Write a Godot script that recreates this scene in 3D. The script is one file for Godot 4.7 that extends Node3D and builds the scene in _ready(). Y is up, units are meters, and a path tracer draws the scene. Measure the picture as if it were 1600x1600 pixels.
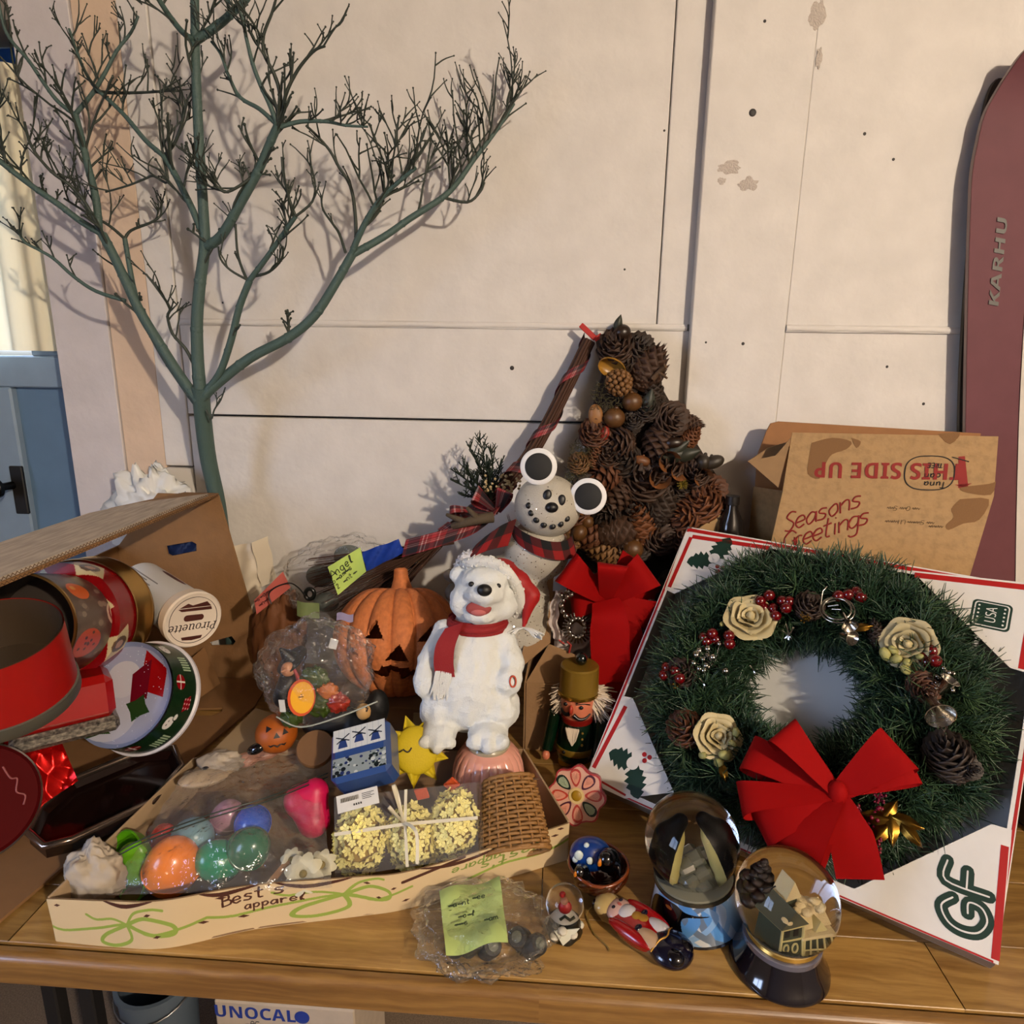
extends Node3D
# A bench of holiday decorations in front of a painted board wall. Metres, y up; bench top at y = 0, board wall at z = 0.

# ---------------------------------------------------------------- mesh building
class G:
	var v := PackedVector3Array()
	var n := PackedVector3Array()
	var uv := PackedVector2Array()
	var c := PackedColorArray()
	var ix := PackedInt32Array()
	var T := Transform3D.IDENTITY
	var color := Color.WHITE

	func p(pos: Vector3, nn: Vector3, u := Vector2.ZERO) -> int:
		v.append(T * pos)
		n.append((T.basis * nn).normalized())
		uv.append(u)
		c.append(color)
		return v.size() - 1

	func f(a: int, b: int, d: int) -> void:
		var fn := (v[b] - v[a]).cross(v[d] - v[a])
		if fn.dot(n[a] + n[b] + n[d]) > 0.0:
			ix.append(a); ix.append(d); ix.append(b)
		else:
			ix.append(a); ix.append(b); ix.append(d)

	func quad(a: Vector3, b: Vector3, d: Vector3, e: Vector3, ua := Vector2(0, 1), ub := Vector2(1, 1), ud := Vector2(1, 0), ue := Vector2(0, 0)) -> void:
		var nn := (b - a).cross(e - a)
		if nn.length_squared() < 1e-16:
			nn = (d - b).cross(e - b)
		var i := p(a, nn, ua)
		p(b, nn, ub); p(d, nn, ud); p(e, nn, ue)
		f(i, i + 1, i + 2)
		f(i, i + 2, i + 3)

	func tri(a: Vector3, b: Vector3, d: Vector3) -> void:
		var nn := (b - a).cross(d - a)
		var i := p(a, nn)
		p(b, nn); p(d, nn)
		f(i, i + 1, i + 2)

	# a smooth sheet over (0..1, 0..1); out: normals away from the middle; keep(u, v) leaves cells out
	func grid(nu: int, nv: int, fn: Callable, wu := false, wv := false, out := false, keep = null, us := Vector2.ONE) -> void:
		var P := PackedVector3Array()
		var mid := Vector3.ZERO
		for j in nv + 1:
			for i in nu + 1:
				var q: Vector3 = fn.call(float(i) / nu, float(j) / nv)
				P.append(q)
				mid += q
		mid /= P.size()
		var N := PackedVector3Array()
		var w := nu + 1
		var s := 0.0
		for j in nv + 1:
			for i in nu + 1:
				var i0 := i - 1
				var i1 := i + 1
				if wu:
					i0 = nu - 1 if i == 0 else i - 1
					i1 = 1 if i == nu else i + 1
				else:
					i0 = maxi(i0, 0); i1 = mini(i1, nu)
				var j0 := j - 1
				var j1 := j + 1
				if wv:
					j0 = nv - 1 if j == 0 else j - 1
					j1 = 1 if j == nv else j + 1
				else:
					j0 = maxi(j0, 0); j1 = mini(j1, nv)
				var nn := (P[j * w + i1] - P[j * w + i0]).cross(P[j1 * w + i] - P[j0 * w + i])
				if nn.length() < 1e-12:
					nn = Vector3.ZERO
				else:
					nn = nn.normalized()
				s += nn.dot(P[j * w + i] - mid)
				N.append(nn)
		for j in nv + 1:
			for i in nu + 1:
				if N[j * w + i] == Vector3.ZERO:
					var jj := 1 if j == 0 else j - 1
					var t := Vector3.ZERO
					for k in nu + 1:
						t += N[jj * w + k]
					N[j * w + i] = t.normalized() if t.length() > 1e-6 else Vector3.UP
		var g := -1.0 if out and s < 0.0 else 1.0
		var at := v.size()
		for j in nv + 1:
			for i in nu + 1:
				p(P[j * w + i], N[j * w + i] * g, Vector2(float(i) / nu, float(j) / nv) * us)
		for j in nv:
			for i in nu:
				if keep != null and not keep.call((i + 0.5) / nu, (j + 0.5) / nv):
					continue
				var a := at + j * w + i
				f(a, a + 1, a + w + 1)
				f(a, a + w + 1, a + w)

	func ball(o: Vector3, r: Vector3, nu := 14, nv := 9, b := Basis.IDENTITY) -> void:
		var at := v.size()
		for j in nv + 1:
			var th := PI * j / nv
			for i in nu + 1:
				var ph := TAU * i / nu
				var d := Vector3(sin(th) * cos(ph), cos(th), sin(th) * sin(ph))
				p(o + b * (d * r), b * (d / r), Vector2(float(i) / nu, float(j) / nv))
		for j in nv:
			for i in nu:
				var a := at + j * (nu + 1) + i
				if j > 0:
					f(a, a + 1, a + nu + 2)
				if j < nv - 1:
					f(a, a + nu + 2, a + nu + 1)

	func tube(pts: Array, rad, sides := 8, caps := true) -> void:
		var m := pts.size()
		var at := v.size()
		var side := Vector3.ZERO
		var run := 0.0
		for k in m:
			var d: Vector3 = pts[mini(k + 1, m - 1)] - pts[maxi(k - 1, 0)]
			d = d.normalized() if d.length() > 1e-9 else Vector3.UP
			if k == 0:
				side = d.cross(Vector3.UP if absf(d.y) < 0.9 else Vector3.RIGHT).normalized()
			else:
				run += (pts[k] - pts[k - 1]).length()
				side = (side - d * side.dot(d))
				side = side.normalized() if side.length() > 1e-6 else d.cross(Vector3.UP if absf(d.y) < 0.9 else Vector3.RIGHT).normalized()
			var up := d.cross(side)
			var r: float = rad[k] if rad is Array or rad is PackedFloat32Array else rad
			for i in sides + 1:
				var a := TAU * i / sides
				var o := side * cos(a) + up * sin(a)
				p(pts[k] + o * r, o, Vector2(float(i) / sides, run))
		for k in m - 1:
			for i in sides:
				var a := at + k * (sides + 1) + i
				f(a, a + 1, a + sides + 2)
				f(a, a + sides + 2, a + sides + 1)
		if caps:
			for e in 2:
				var k := 0 if e == 0 else m - 1
				var d: Vector3 = (pts[0] - pts[1]) if e == 0 else (pts[m - 1] - pts[m - 2])
				var ci := p(pts[k], d)
				var base := v.size()
				for i in sides + 1:
					var q := v[at + k * (sides + 1) + i]
					v.append(q); n.append(n[ci]); uv.append(Vector2.ZERO); c.append(color)
				for i in sides:
					f(ci, base + i, base + i + 1)

	# profile of (radius, height) turned about y; corners sharper than 40 degrees stay sharp
	func lathe(prof: Array, seg := 32, xf := Transform3D.IDENTITY, shape = null) -> void:
		var keep := T
		T = T * xf
		var m := prof.size()
		var run := 0.0
		var total := 0.0
		for k in m - 1:
			total += (prof[k + 1] - prof[k]).length()
		var nrm := []
		for k in m - 1:
			var d: Vector2 = (prof[k + 1] - prof[k]).normalized()
			nrm.append(Vector2(d.y, -d.x))
		# outward: the area's sign tells which way round the profile runs
		var sgn := 0.0
		for k in m - 1:
			sgn += (prof[k + 1].y - prof[k].y) * (prof[k].x + prof[k + 1].x)
		var g := 1.0 if sgn >= 0.0 else -1.0
		for k in m - 1:
			var na: Vector2 = nrm[k] * g
			var nb: Vector2 = nrm[k] * g
			if k > 0 and nrm[k - 1].dot(nrm[k]) > 0.77:
				na = (nrm[k - 1] + nrm[k]) * g
			if k < m - 2 and nrm[k + 1].dot(nrm[k]) > 0.77:
				nb = (nrm[k + 1] + nrm[k]) * g
			var at := v.size()
			var l: float = (prof[k + 1] - prof[k]).length()
			for e in 2:
				var q: Vector2 = prof[k + e]
				var nn: Vector2 = na if e == 0 else nb
				for i in seg + 1:
					var a := TAU * i / seg
					var s := 1.0
					if shape != null:
						s = shape.call(a, q.y)
					p(Vector3(cos(a) * q.x * s, q.y, sin(a) * q.x * s), Vector3(cos(a) * nn.x, nn.y, sin(a) * nn.x), Vector2(float(i) / seg, (run + l * e) / maxf(total, 1e-6)))
			for i in seg:
				var a := at + i
				f(a, a + 1, a + seg + 2)
				f(a, a + seg + 2, a + seg + 1)
			run += l
		T = keep

	# the same for ribbed or knobbly pieces, whose normals follow the ribs
	func ribbed(prof: Array, nu: int, nv: int, xf: Transform3D, shape: Callable) -> void:
		grid(nu, nv, func(u, t):
			var f: float = t * (prof.size() - 1)
			var i := mini(int(f), prof.size() - 2)
			var q: Vector2 = prof[i].lerp(prof[i + 1], f - i)
			var r: float = q.x * shape.call(u * TAU, q.y)
			return xf * Vector3(cos(u * TAU) * r, q.y, sin(u * TAU) * r), true, false, true)

	func box(size: Vector3, xf := Transform3D.IDENTITY, bev := 0.0) -> void:
		var keep := T
		T = T * xf
		var h := size / 2.0
		bev = minf(bev, minf(h.x, minf(h.y, h.z)) * 0.9)
		for ax in 3:
			var a1 := (ax + 1) % 3
			var a2 := (ax + 2) % 3
			for s in [-1.0, 1.0]:
				var q := []
				for e in [[-1, -1], [1, -1], [1, 1], [-1, 1]]:
					var t := Vector3.ZERO
					t[ax] = h[ax] * s
					t[a1] = (h[a1] - bev) * e[0]
					t[a2] = (h[a2] - bev) * e[1]
					q.append(t)
				var nn := Vector3.ZERO
				nn[ax] = s
				var i := v.size()
				var us := [Vector2(0, 1), Vector2(1, 1), Vector2(1, 0), Vector2(0, 0)]
				for k in 4:
					p(q[k], nn, us[k])
				f(i, i + 1, i + 2)
				f(i, i + 2, i + 3)
			if bev > 0.0:
				for e in [[-1, -1], [1, -1], [1, 1], [-1, 1]]:
					var nn := Vector3.ZERO
					nn[a1] = e[0]; nn[a2] = e[1]
					var i := v.size()
					for k in [[-1, 0], [1, 0], [1, 1], [-1, 1]]:
						var t := Vector3.ZERO
						t[ax] = (h[ax] - bev) * k[0]
						t[a1] = (h[a1] - (bev if k[1] else 0.0)) * e[0]
						t[a2] = (h[a2] - (0.0 if k[1] else bev)) * e[1]
						p(t, nn)
					f(i, i + 1, i + 2)
					f(i, i + 2, i + 3)
		if bev > 0.0:
			for sx in [-1.0, 1.0]:
				for sy in [-1.0, 1.0]:
					for sz in [-1.0, 1.0]:
						var s := Vector3(sx, sy, sz)
						var i := v.size()
						p(Vector3(h.x, h.y - bev, h.z - bev) * s, s)
						p(Vector3(h.x - bev, h.y, h.z - bev) * s, s)
						p(Vector3(h.x - bev, h.y - bev, h.z) * s, s)
						f(i, i + 1, i + 2)
		T = keep

	# a flat outline in x-y drawn out from z0 to z1
	func prism(poly, z0: float, z1: float, xf := Transform3D.IDENTITY, us := Vector2.ONE) -> void:
		var keep := T
		T = T * xf
		var pl := PackedVector2Array(poly)
		var t := Geometry2D.triangulate_polygon(pl)
		for s in 2:
			var z := z0 if s == 0 else z1
			var nn := Vector3(0, 0, -1 if (s == 0) == (z1 > z0) else 1)
			var at := v.size()
			for q in pl:
				p(Vector3(q.x, q.y, z), nn, q * us)
			for k in range(0, t.size(), 3):
				f(at + t[k], at + t[k + 1], at + t[k + 2])
		var m := pl.size()
		var cw := 1.0 if Geometry2D.is_polygon_clockwise(pl) else -1.0
		for k in m:
			var a := pl[k]
			var b := pl[(k + 1) % m]
			var d := (b - a).normalized()
			var n1 := Vector2(-d.y, d.x) * cw
			var dp := (a - pl[(k + m - 1) % m]).normalized()
			var dn := (pl[(k + 2) % m] - b).normalized()
			var na := n1
			var nb := n1
			if dp.dot(d) > 0.8:
				na = (n1 + Vector2(-dp.y, dp.x) * cw)
			if dn.dot(d) > 0.8:
				nb = (n1 + Vector2(-dn.y, dn.x) * cw)
			var i := p(Vector3(a.x, a.y, z0), Vector3(na.x, na.y, 0), a * us)
			p(Vector3(b.x, b.y, z0), Vector3(nb.x, nb.y, 0), b * us)
			p(Vector3(b.x, b.y, z1), Vector3(nb.x, nb.y, 0), b * us)
			p(Vector3(a.x, a.y, z1), Vector3(na.x, na.y, 0), a * us)
			f(i, i + 1, i + 2)
			f(i, i + 2, i + 3)
		T = keep

	# a band along pts; side[k] points across it
	func ribbon(pts: Array, side: Array, w, thick := 0.0006, ul := 1.0) -> void:
		var m := pts.size()
		var run := 0.0
		var R := []
		for k in m:
			var d: Vector3 = (pts[mini(k + 1, m - 1)] - pts[maxi(k - 1, 0)]).normalized()
			var s: Vector3 = side[k].normalized()
			var nn := d.cross(s).normalized()
			var ww: float = (w[k] if w is Array else w) * 0.5
			if k > 0:
				run += (pts[k] - pts[k - 1]).length()
			R.append([pts[k] - s * ww, pts[k] + s * ww, nn, run * ul])
		for e in [1.0, -1.0]:
			var at := v.size()
			for k in m:
				p(R[k][0] + R[k][2] * thick * e, R[k][2] * e, Vector2(R[k][3], 0))
				p(R[k][1] + R[k][2] * thick * e, R[k][2] * e, Vector2(R[k][3], 1))
			for k in m - 1:
				var a := at + k * 2
				f(a, a + 1, a + 3)
				f(a, a + 3, a + 2)

	func mesh_in(m: Mesh, xf: Transform3D) -> void:
		var a := m.surface_get_arrays(0)
		var at := v.size()
		var vv: PackedVector3Array = a[Mesh.ARRAY_VERTEX]
		var nn: PackedVector3Array = a[Mesh.ARRAY_NORMAL]
		var flip := xf.basis.determinant() < 0.0
		for k in vv.size():
			p(xf * vv[k], xf.basis * nn[k])
		var ii: PackedInt32Array = a[Mesh.ARRAY_INDEX] if a[Mesh.ARRAY_INDEX] != null else PackedInt32Array(range(vv.size()))
		for k in range(0, ii.size() - 2, 3):
			ix.append(at + ii[k])
			ix.append(at + ii[k + (2 if flip else 1)])
			ix.append(at + ii[k + (1 if flip else 2)])

	func mesh() -> ArrayMesh:
		var a := []
		a.resize(Mesh.ARRAY_MAX)
		a[Mesh.ARRAY_VERTEX] = v
		a[Mesh.ARRAY_NORMAL] = n
		a[Mesh.ARRAY_TEX_UV] = uv
		a[Mesh.ARRAY_COLOR] = c
		a[Mesh.ARRAY_INDEX] = ix
		var m := ArrayMesh.new()
		if ix.size():
			m.add_surface_from_arrays(Mesh.PRIMITIVE_TRIANGLES, a)
		return m


# one continuous body from balls and tapered bones: a smooth union meshed as surface nets
class Body:
	var prims := []
	func bone(a: Vector3, b: Vector3, ra: float, rb: float, k := 0.012) -> void:
		prims.append([0, a, b, ra, rb, k])
	func egg(o: Vector3, r: Vector3, b := Basis.IDENTITY, k := 0.012) -> void:
		prims.append([1, o, b.inverse(), r, minf(r.x, minf(r.y, r.z)), k, maxf(r.x, maxf(r.y, r.z))])
	func dent(o: Vector3, r: float, k := 0.008) -> void:
		prims.append([2, o, r, 0, 0, k])
	func into(g: G, cell: float, noise: FastNoiseLite = null, amp := 0.0) -> void:
		var lo := Vector3.ONE * 1e9
		var hi := -lo
		for q in prims:
			if q[0] == 0:
				for e in 2:
					lo = lo.min(q[1 + e] - Vector3.ONE * q[3 + e]); hi = hi.max(q[1 + e] + Vector3.ONE * q[3 + e])
			elif q[0] == 1:
				lo = lo.min(q[1] - Vector3.ONE * q[6]); hi = hi.max(q[1] + Vector3.ONE * q[6])
		lo -= Vector3.ONE * cell * 3.0
		hi += Vector3.ONE * cell * 3.0
		var nx := int(ceil((hi.x - lo.x) / cell)) + 1
		var ny := int(ceil((hi.y - lo.y) / cell)) + 1
		var nz := int(ceil((hi.z - lo.z) / cell)) + 1
		var F := PackedFloat32Array()
		F.resize(nx * ny * nz)
		F.fill(1.0)
		for q in prims:
			var k: float = q[5]
			var blo: Vector3
			var bhi: Vector3
			var pad := k + cell * 2.5
			if q[0] == 0:
				blo = (q[1] - Vector3.ONE * q[3]).min(q[2] - Vector3.ONE * q[4]); bhi = (q[1] + Vector3.ONE * q[3]).max(q[2] + Vector3.ONE * q[4])
			elif q[0] == 1:
				blo = q[1] - Vector3.ONE * q[6]; bhi = q[1] + Vector3.ONE * q[6]
			else:
				blo = q[1] - Vector3.ONE * q[2]; bhi = q[1] + Vector3.ONE * q[2]
			var i0 := ((blo - lo - Vector3.ONE * pad) / cell).floor()
			var i1 := ((bhi - lo + Vector3.ONE * pad) / cell).ceil()
			for z in range(maxi(0, int(i0.z)), mini(nz, int(i1.z) + 1)):
				for y in range(maxi(0, int(i0.y)), mini(ny, int(i1.y) + 1)):
					var row := (z * ny + y) * nx
					for x in range(maxi(0, int(i0.x)), mini(nx, int(i1.x) + 1)):
						var p := lo + Vector3(x, y, z) * cell
						var d := 0.0
						if q[0] == 0:
							var ab: Vector3 = q[2] - q[1]
							var t := clampf((p - q[1]).dot(ab) / ab.length_squared(), 0.0, 1.0)
							d = (p - q[1] - ab * t).length() - lerpf(q[3], q[4], t)
						elif q[0] == 1:
							var l: Vector3 = q[2] * (p - q[1])
							var k0: float = (l / q[3]).length()
							var k1: float = (l / (q[3] * q[3])).length()
							d = k0 * (k0 - 1.0) / maxf(k1, 1e-6)
						else:
							d = -((p - q[1]).length() - q[2])
							var o := F[row + x]
							var hh := clampf(0.5 - 0.5 * (d - o) / -k, 0.0, 1.0)
							hh = clampf(0.5 + 0.5 * (d - o) / k, 0.0, 1.0)
							F[row + x] = lerpf(o, d, hh) + k * hh * (1.0 - hh)
							continue
						var o := F[row + x]
						var h := clampf(0.5 + 0.5 * (o - d) / k, 0.0, 1.0)
						F[row + x] = lerpf(o, d, h) - k * h * (1.0 - h)
		if noise:
			for z in nz:
				for y in ny:
					var row := (z * ny + y) * nx
					for x in nx:
						if absf(F[row + x]) < cell * 3.0:
							F[row + x] += amp * noise.get_noise_3dv((lo + Vector3(x, y, z) * cell) * 1000.0)
		var id := PackedInt32Array()
		id.resize(nx * ny * nz)
		id.fill(-1)
		var off := [0, 1, nx, nx + 1, nx * ny, nx * ny + 1, nx * ny + nx, nx * ny + nx + 1]
		for z in nz - 1:
			for y in ny - 1:
				for x in nx - 1:
					var b := (z * ny + y) * nx + x
					var inside := 0
					for o in off:
						if F[b + o] < 0.0:
							inside += 1
					if inside == 0 or inside == 8:
						continue
					var s := Vector3.ZERO
					var m := 0
					for e in [[0, 1], [2, 3], [4, 5], [6, 7], [0, 2], [1, 3], [4, 6], [5, 7], [0, 4], [1, 5], [2, 6], [3, 7]]:
						var fa := F[b + off[e[0]]]
						var fb := F[b + off[e[1]]]
						if (fa < 0.0) != (fb < 0.0):
							var t := fa / (fa - fb)
							var pa := Vector3(e[0] & 1, (e[0] >> 1) & 1, e[0] >> 2)
							var pb := Vector3(e[1] & 1, (e[1] >> 1) & 1, e[1] >> 2)
							s += pa.lerp(pb, t)
							m += 1
					var gr := Vector3(F[b + 1] + F[b + off[3]] + F[b + off[5]] + F[b + off[7]] - F[b] - F[b + off[2]] - F[b + off[4]] - F[b + off[6]],
						F[b + off[2]] + F[b + off[3]] + F[b + off[6]] + F[b + off[7]] - F[b] - F[b + 1] - F[b + off[4]] - F[b + off[5]],
						F[b + off[4]] + F[b + off[5]] + F[b + off[6]] + F[b + off[7]] - F[b] - F[b + 1] - F[b + off[2]] - F[b + off[3]])
					var wp := lo + (Vector3(x, y, z) + s / m) * cell
					id[b] = g.p(wp, gr.normalized() if gr.length() > 1e-9 else Vector3.UP, Vector2(wp.x, wp.y))
		for z in range(1, nz - 1):
			for y in range(1, ny - 1):
				for x in range(1, nx - 1):
					var b := (z * ny + y) * nx + x
					var s := F[b] < 0.0
					if s != (F[b + 1] < 0.0):
						quad4(g, id[b], id[b - nx], id[b - nx - nx * ny], id[b - nx * ny])
					if s != (F[b + nx] < 0.0):
						quad4(g, id[b], id[b - 1], id[b - 1 - nx * ny], id[b - nx * ny])
					if s != (F[b + nx * ny] < 0.0):
						quad4(g, id[b], id[b - 1], id[b - 1 - nx], id[b - nx])
	func quad4(g: G, a: int, b: int, d: int, e: int) -> void:
		if a < 0 or b < 0 or d < 0 or e < 0:
			return
		g.f(a, b, d)
		g.f(a, d, e)


# ---------------------------------------------------------------- where things stand
const FOC := 1050.0
var cam_at := Vector3(0, 0.68, 1.34)
var cam_turn := Basis(Vector3.UP, deg_to_rad(3.6)) * Basis(Vector3.RIGHT, deg_to_rad(-13.7)) * Basis(Vector3.BACK, deg_to_rad(0.8))
var rng := RandomNumberGenerator.new()

func ray(x: float, y: float) -> Vector3:
	return cam_turn * Vector3((x - 800.0) / FOC, -(y - 800.0) / FOC, -1.0)
func tz(x: float, y: float, z := 0.0) -> Vector3:      # where the sight line meets the upright plane z
	var r := ray(x, y)
	return cam_at + r * ((z - cam_at.z) / r.z)
func ty(x: float, y: float, h := 0.0) -> Vector3:      # ... the level h above the bench
	var r := ray(x, y)
	return cam_at + r * ((h - cam_at.y) / r.y)
func tx(x: float, y: float, at: float) -> Vector3:
	var r := ray(x, y)
	return cam_at + r * ((at - cam_at.x) / r.x)
func td(x: float, y: float, d: float) -> Vector3:      # ... at a distance along the view
	return cam_at + ray(x, y) * d

func frame(o: Vector3, x: Vector3, y: Vector3) -> Transform3D:   # axes from an x direction and a rough y
	x = x.normalized()
	var z := x.cross(y).normalized()
	return Transform3D(Basis(x, z.cross(x), z), o)
func look(o: Vector3, z: Vector3, up := Vector3.UP) -> Transform3D:  # z is where the face points
	z = z.normalized()
	var x := up.cross(z).normalized()
	return Transform3D(Basis(x, z.cross(x), z), o)
func along(o: Vector3, y: Vector3) -> Transform3D:     # y axis along a direction
	y = y.normalized()
	var x := y.cross(Vector3.BACK if absf(y.z) < 0.9 else Vector3.RIGHT).normalized()
	return Transform3D(Basis(x, y, x.cross(y)), o)

# ---------------------------------------------------------------- naming
func numbered(called: String) -> String:
	if not has_node(NodePath(called)):
		return called
	var k := 1
	while has_node(NodePath("%s_%03d" % [called, k])):
		k += 1
	return "%s_%03d" % [called, k]
func thing(called: String, label: String, category: String, at := Vector3.ZERO, group := "", turn := Basis.IDENTITY) -> Node3D:
	var o := Node3D.new()
	o.name = numbered(called)
	add_child(o)
	o.transform = Transform3D(turn, at)
	o.set_meta("label", label)
	o.set_meta("category", category)
	if group:
		o.set_meta("group", group)
	return o
# a mesh part given in world coordinates (or, with local, in its thing's own)
func part(under: Node, called: String, g: G, m: Material, local := false, label := "") -> MeshInstance3D:
	return place(under, called, g.mesh(), m, Transform3D.IDENTITY, local, label)
func place(under: Node, called: String, me: Mesh, m: Material, xf := Transform3D.IDENTITY, local := false, label := "") -> MeshInstance3D:
	var o := MeshInstance3D.new()
	o.mesh = me
	o.material_override = m
	o.cast_shadow = GeometryInstance3D.SHADOW_CASTING_SETTING_ON
	o.name = called
	under.add_child(o, true)
	if label:
		o.set_meta("label", label)
	o.transform = xf
	if not local:
		var up := Transform3D.IDENTITY
		var q: Node = under
		while q != self and q is Node3D:
			up = q.transform * up
			q = q.get_parent()
		o.transform = up.affine_inverse() * xf
	return o
func structure(called: String, g: G, m: Material) -> MeshInstance3D:
	var o := part(self, called, g, m, true)
	o.set_meta("kind", "structure")
	return o
func setting(called: String) -> Node3D:
	var o := Node3D.new()
	o.name = called
	add_child(o)
	o.set_meta("kind", "structure")
	return o

# ---------------------------------------------------------------- materials
var tex := {}
func noise_tex(key: String, type: int, freq: float, size := 256, lo := 0.0, hi := 1.0, oct := 4, frac := true, nseed := 1) -> Texture2D:
	if tex.has(key):
		return tex[key]
	var fn := FastNoiseLite.new()
	fn.noise_type = type as FastNoiseLite.NoiseType
	fn.frequency = freq
	fn.seed = nseed
	fn.fractal_type = FastNoiseLite.FRACTAL_FBM if frac else FastNoiseLite.FRACTAL_NONE
	fn.fractal_octaves = oct
	var t := NoiseTexture2D.new()
	t.width = size
	t.height = size
	t.seamless = true
	t.noise = fn
	var gr := Gradient.new()
	gr.set_color(0, Color(lo, lo, lo))
	gr.set_color(1, Color(hi, hi, hi))
	t.color_ramp = gr
	tex[key] = t
	return t
func mat(col: Color, rough := 0.7, o := {}) -> StandardMaterial3D:
	var m := StandardMaterial3D.new()
	m.albedo_color = col
	m.roughness = rough
	m.metallic = o.get("metal", 0.0)
	m.metallic_specular = o.get("spec", 0.5)
	if o.has("tone"):
		m.albedo_texture = o.tone
	if o.has("bump"):
		m.heightmap_enabled = true
		m.heightmap_texture = o.bump
		m.heightmap_scale = o.get("deep", 0.05)
	if o.has("scale"):
		m.uv1_triplanar = true
		m.uv1_scale = Vector3.ONE * o.scale if not o.scale is Vector3 else o.scale
	if o.get("vc", false):
		m.vertex_color_use_as_albedo = true
	if o.has("coat"):
		m.clearcoat_enabled = true
		m.clearcoat = o.coat
		m.clearcoat_roughness = 0.08
	if o.has("rim"):
		m.rim_enabled = true
		m.rim = o.rim
		m.rim_tint = 0.6
	if o.has("back"):
		m.backlight_enabled = true
		m.backlight = o.back
	if o.has("alpha"):
		m.transparency = BaseMaterial3D.TRANSPARENCY_ALPHA
		m.albedo_color.a = o.alpha
	if o.has("sss"):
		m.subsurf_scatter_enabled = true
		m.subsurf_scatter_strength = o.sss
	m.cull_mode = BaseMaterial3D.CULL_DISABLED
	return m
func h(hex: String) -> Color:
	return Color.html(hex)

# ---------------------------------------------------------------- writing and painting
var fonts := {}
func font(called: String, bold := false, italic := false) -> Font:
	var key := "%s%s%s" % [called, bold, italic]
	if not fonts.has(key):
		var s := SystemFont.new()
		s.font_names = PackedStringArray([called])
		s.font_weight = 700 if bold else 400
		s.font_italic = italic
		fonts[key] = s
	return fonts[key]
func letters(g: G, text: String, high: float, xf: Transform3D, f: Font, slant := 0.0, wide := 1.0, depth := 0.0004) -> void:
	var t := TextMesh.new()
	t.text = text
	t.font = f
	t.font_size = 64
	t.pixel_size = 1.0 / 46.0
	t.depth = 0.02
	t.horizontal_alignment = HORIZONTAL_ALIGNMENT_CENTER
	t.vertical_alignment = VERTICAL_ALIGNMENT_CENTER
	g.mesh_in(t, xf * Transform3D(Basis(Vector3(high * wide, 0, 0), Vector3(slant * high, high, 0), Vector3(0, 0, depth / 0.02)), Vector3.ZERO))
# handwriting: strokes on a unit box, x to the right, y up
const PEN := {
	"A": "0,0 .45,1 .9,0;.18,.38 .75,.38", "n": "0,.6 .05,0;.04,.4 .3,.6 .5,.5 .52,0", "g": ".5,.55 .2,.6 0,.3 .2,.02 .5,.2 .52,.6 .5,-.3 .2,-.42 .02,-.3", "e": ".02,.3 .5,.35 .4,.6 .12,.55 0,.25 .2,0 .5,.1",
	"l": ".1,0 .05,.3 .2,1 .35,.9 .12,.3 .3,0", "B": ".05,0 .1,1;.05,1 .5,.95 .5,.6 .12,.52 .6,.45 .6,.08 .05,0", "s": ".5,.55 .2,.6 .08,.42 .45,.25 .35,.03 0,.05", "t": ".25,1 .18,.1 .4,.02;0,.65 .45,.68", "'": ".1,1 .05,.8",
	"a": ".5,.5 .25,.6 0,.3 .15,0 .45,.2 .52,.58 .55,0", "p": ".05,.55 .05,-.45;.05,.4 .35,.6 .55,.35 .35,.02 .06,.12", "r": ".05,.6 .08,0;.08,.35 .25,.58 .48,.55", "T": "0,1 .8,.98;.4,1 .36,0", "u": ".02,.6 .05,.12 .25,0 .45,.15 .5,.6 .52,0", "c": ".5,.5 .25,.6 0,.3 .2,0 .5,.08",
	"R": ".05,0 .08,1 .5,.95 .52,.6 .1,.5 .55,0", "E": ".6,1 .05,.98 .05,0 .6,.02;.06,.5 .5,.52", "o": ".3,.6 .02,.35 .2,0 .5,.2 .45,.55 .28,.6", "m": "0,.6 .04,0;.04,.4 .22,.6 .33,.4 .34,0;.34,.4 .55,.6 .66,.4 .68,0", "i": ".1,.6 .12,0;.1,.85 .12,.9", "2": ".05,.8 .3,1 .5,.75 .05,.02 .55,.05",
	"S": ".6,.9 .3,1 .08,.75 .5,.35 .3,0 0,.1", "F": ".6,1 .08,.98 .05,0;.06,.5 .5,.52", "G": ".70,.78 .42,1 .1,.82 0,.5 .1,.16 .42,0 .70,.14 .72,.42 .46,.42", "~": "0,.25 .12,.45 .25,.2 .38,.5 .5,.2 .66,.45 .8,.2 .95,.4",
}
func strokes(ch: String) -> Array:
	var out := []
	for s in PEN.get(ch, "").split(";", false):
		var l := []
		for q in s.split(" ", false):
			var xy: PackedStringArray = q.split(",")
			l.append(Vector2(float(xy[0]), float(xy[1])))
		out.append(l)
	return out
func smooth2(l: Array, step := 6) -> Array:
	if l.size() < 3:
		return l
	var out := []
	for k in l.size() - 1:
		for j in step:
			out.append(l[k].cubic_interpolate(l[k + 1], l[maxi(k - 1, 0)], l[mini(k + 2, l.size() - 1)], float(j) / step))
	out.append(l[l.size() - 1])
	return out
func smooth3(l: Array, step := 6) -> Array:
	if l.size() < 3:
		return l
	var out := []
	for k in l.size() - 1:
		for j in step:
			out.append(l[k].cubic_interpolate(l[k + 1], l[maxi(k - 1, 0)], l[mini(k + 2, l.size() - 1)], float(j) / step))
	out.append(l[l.size() - 1])
	return out
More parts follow.
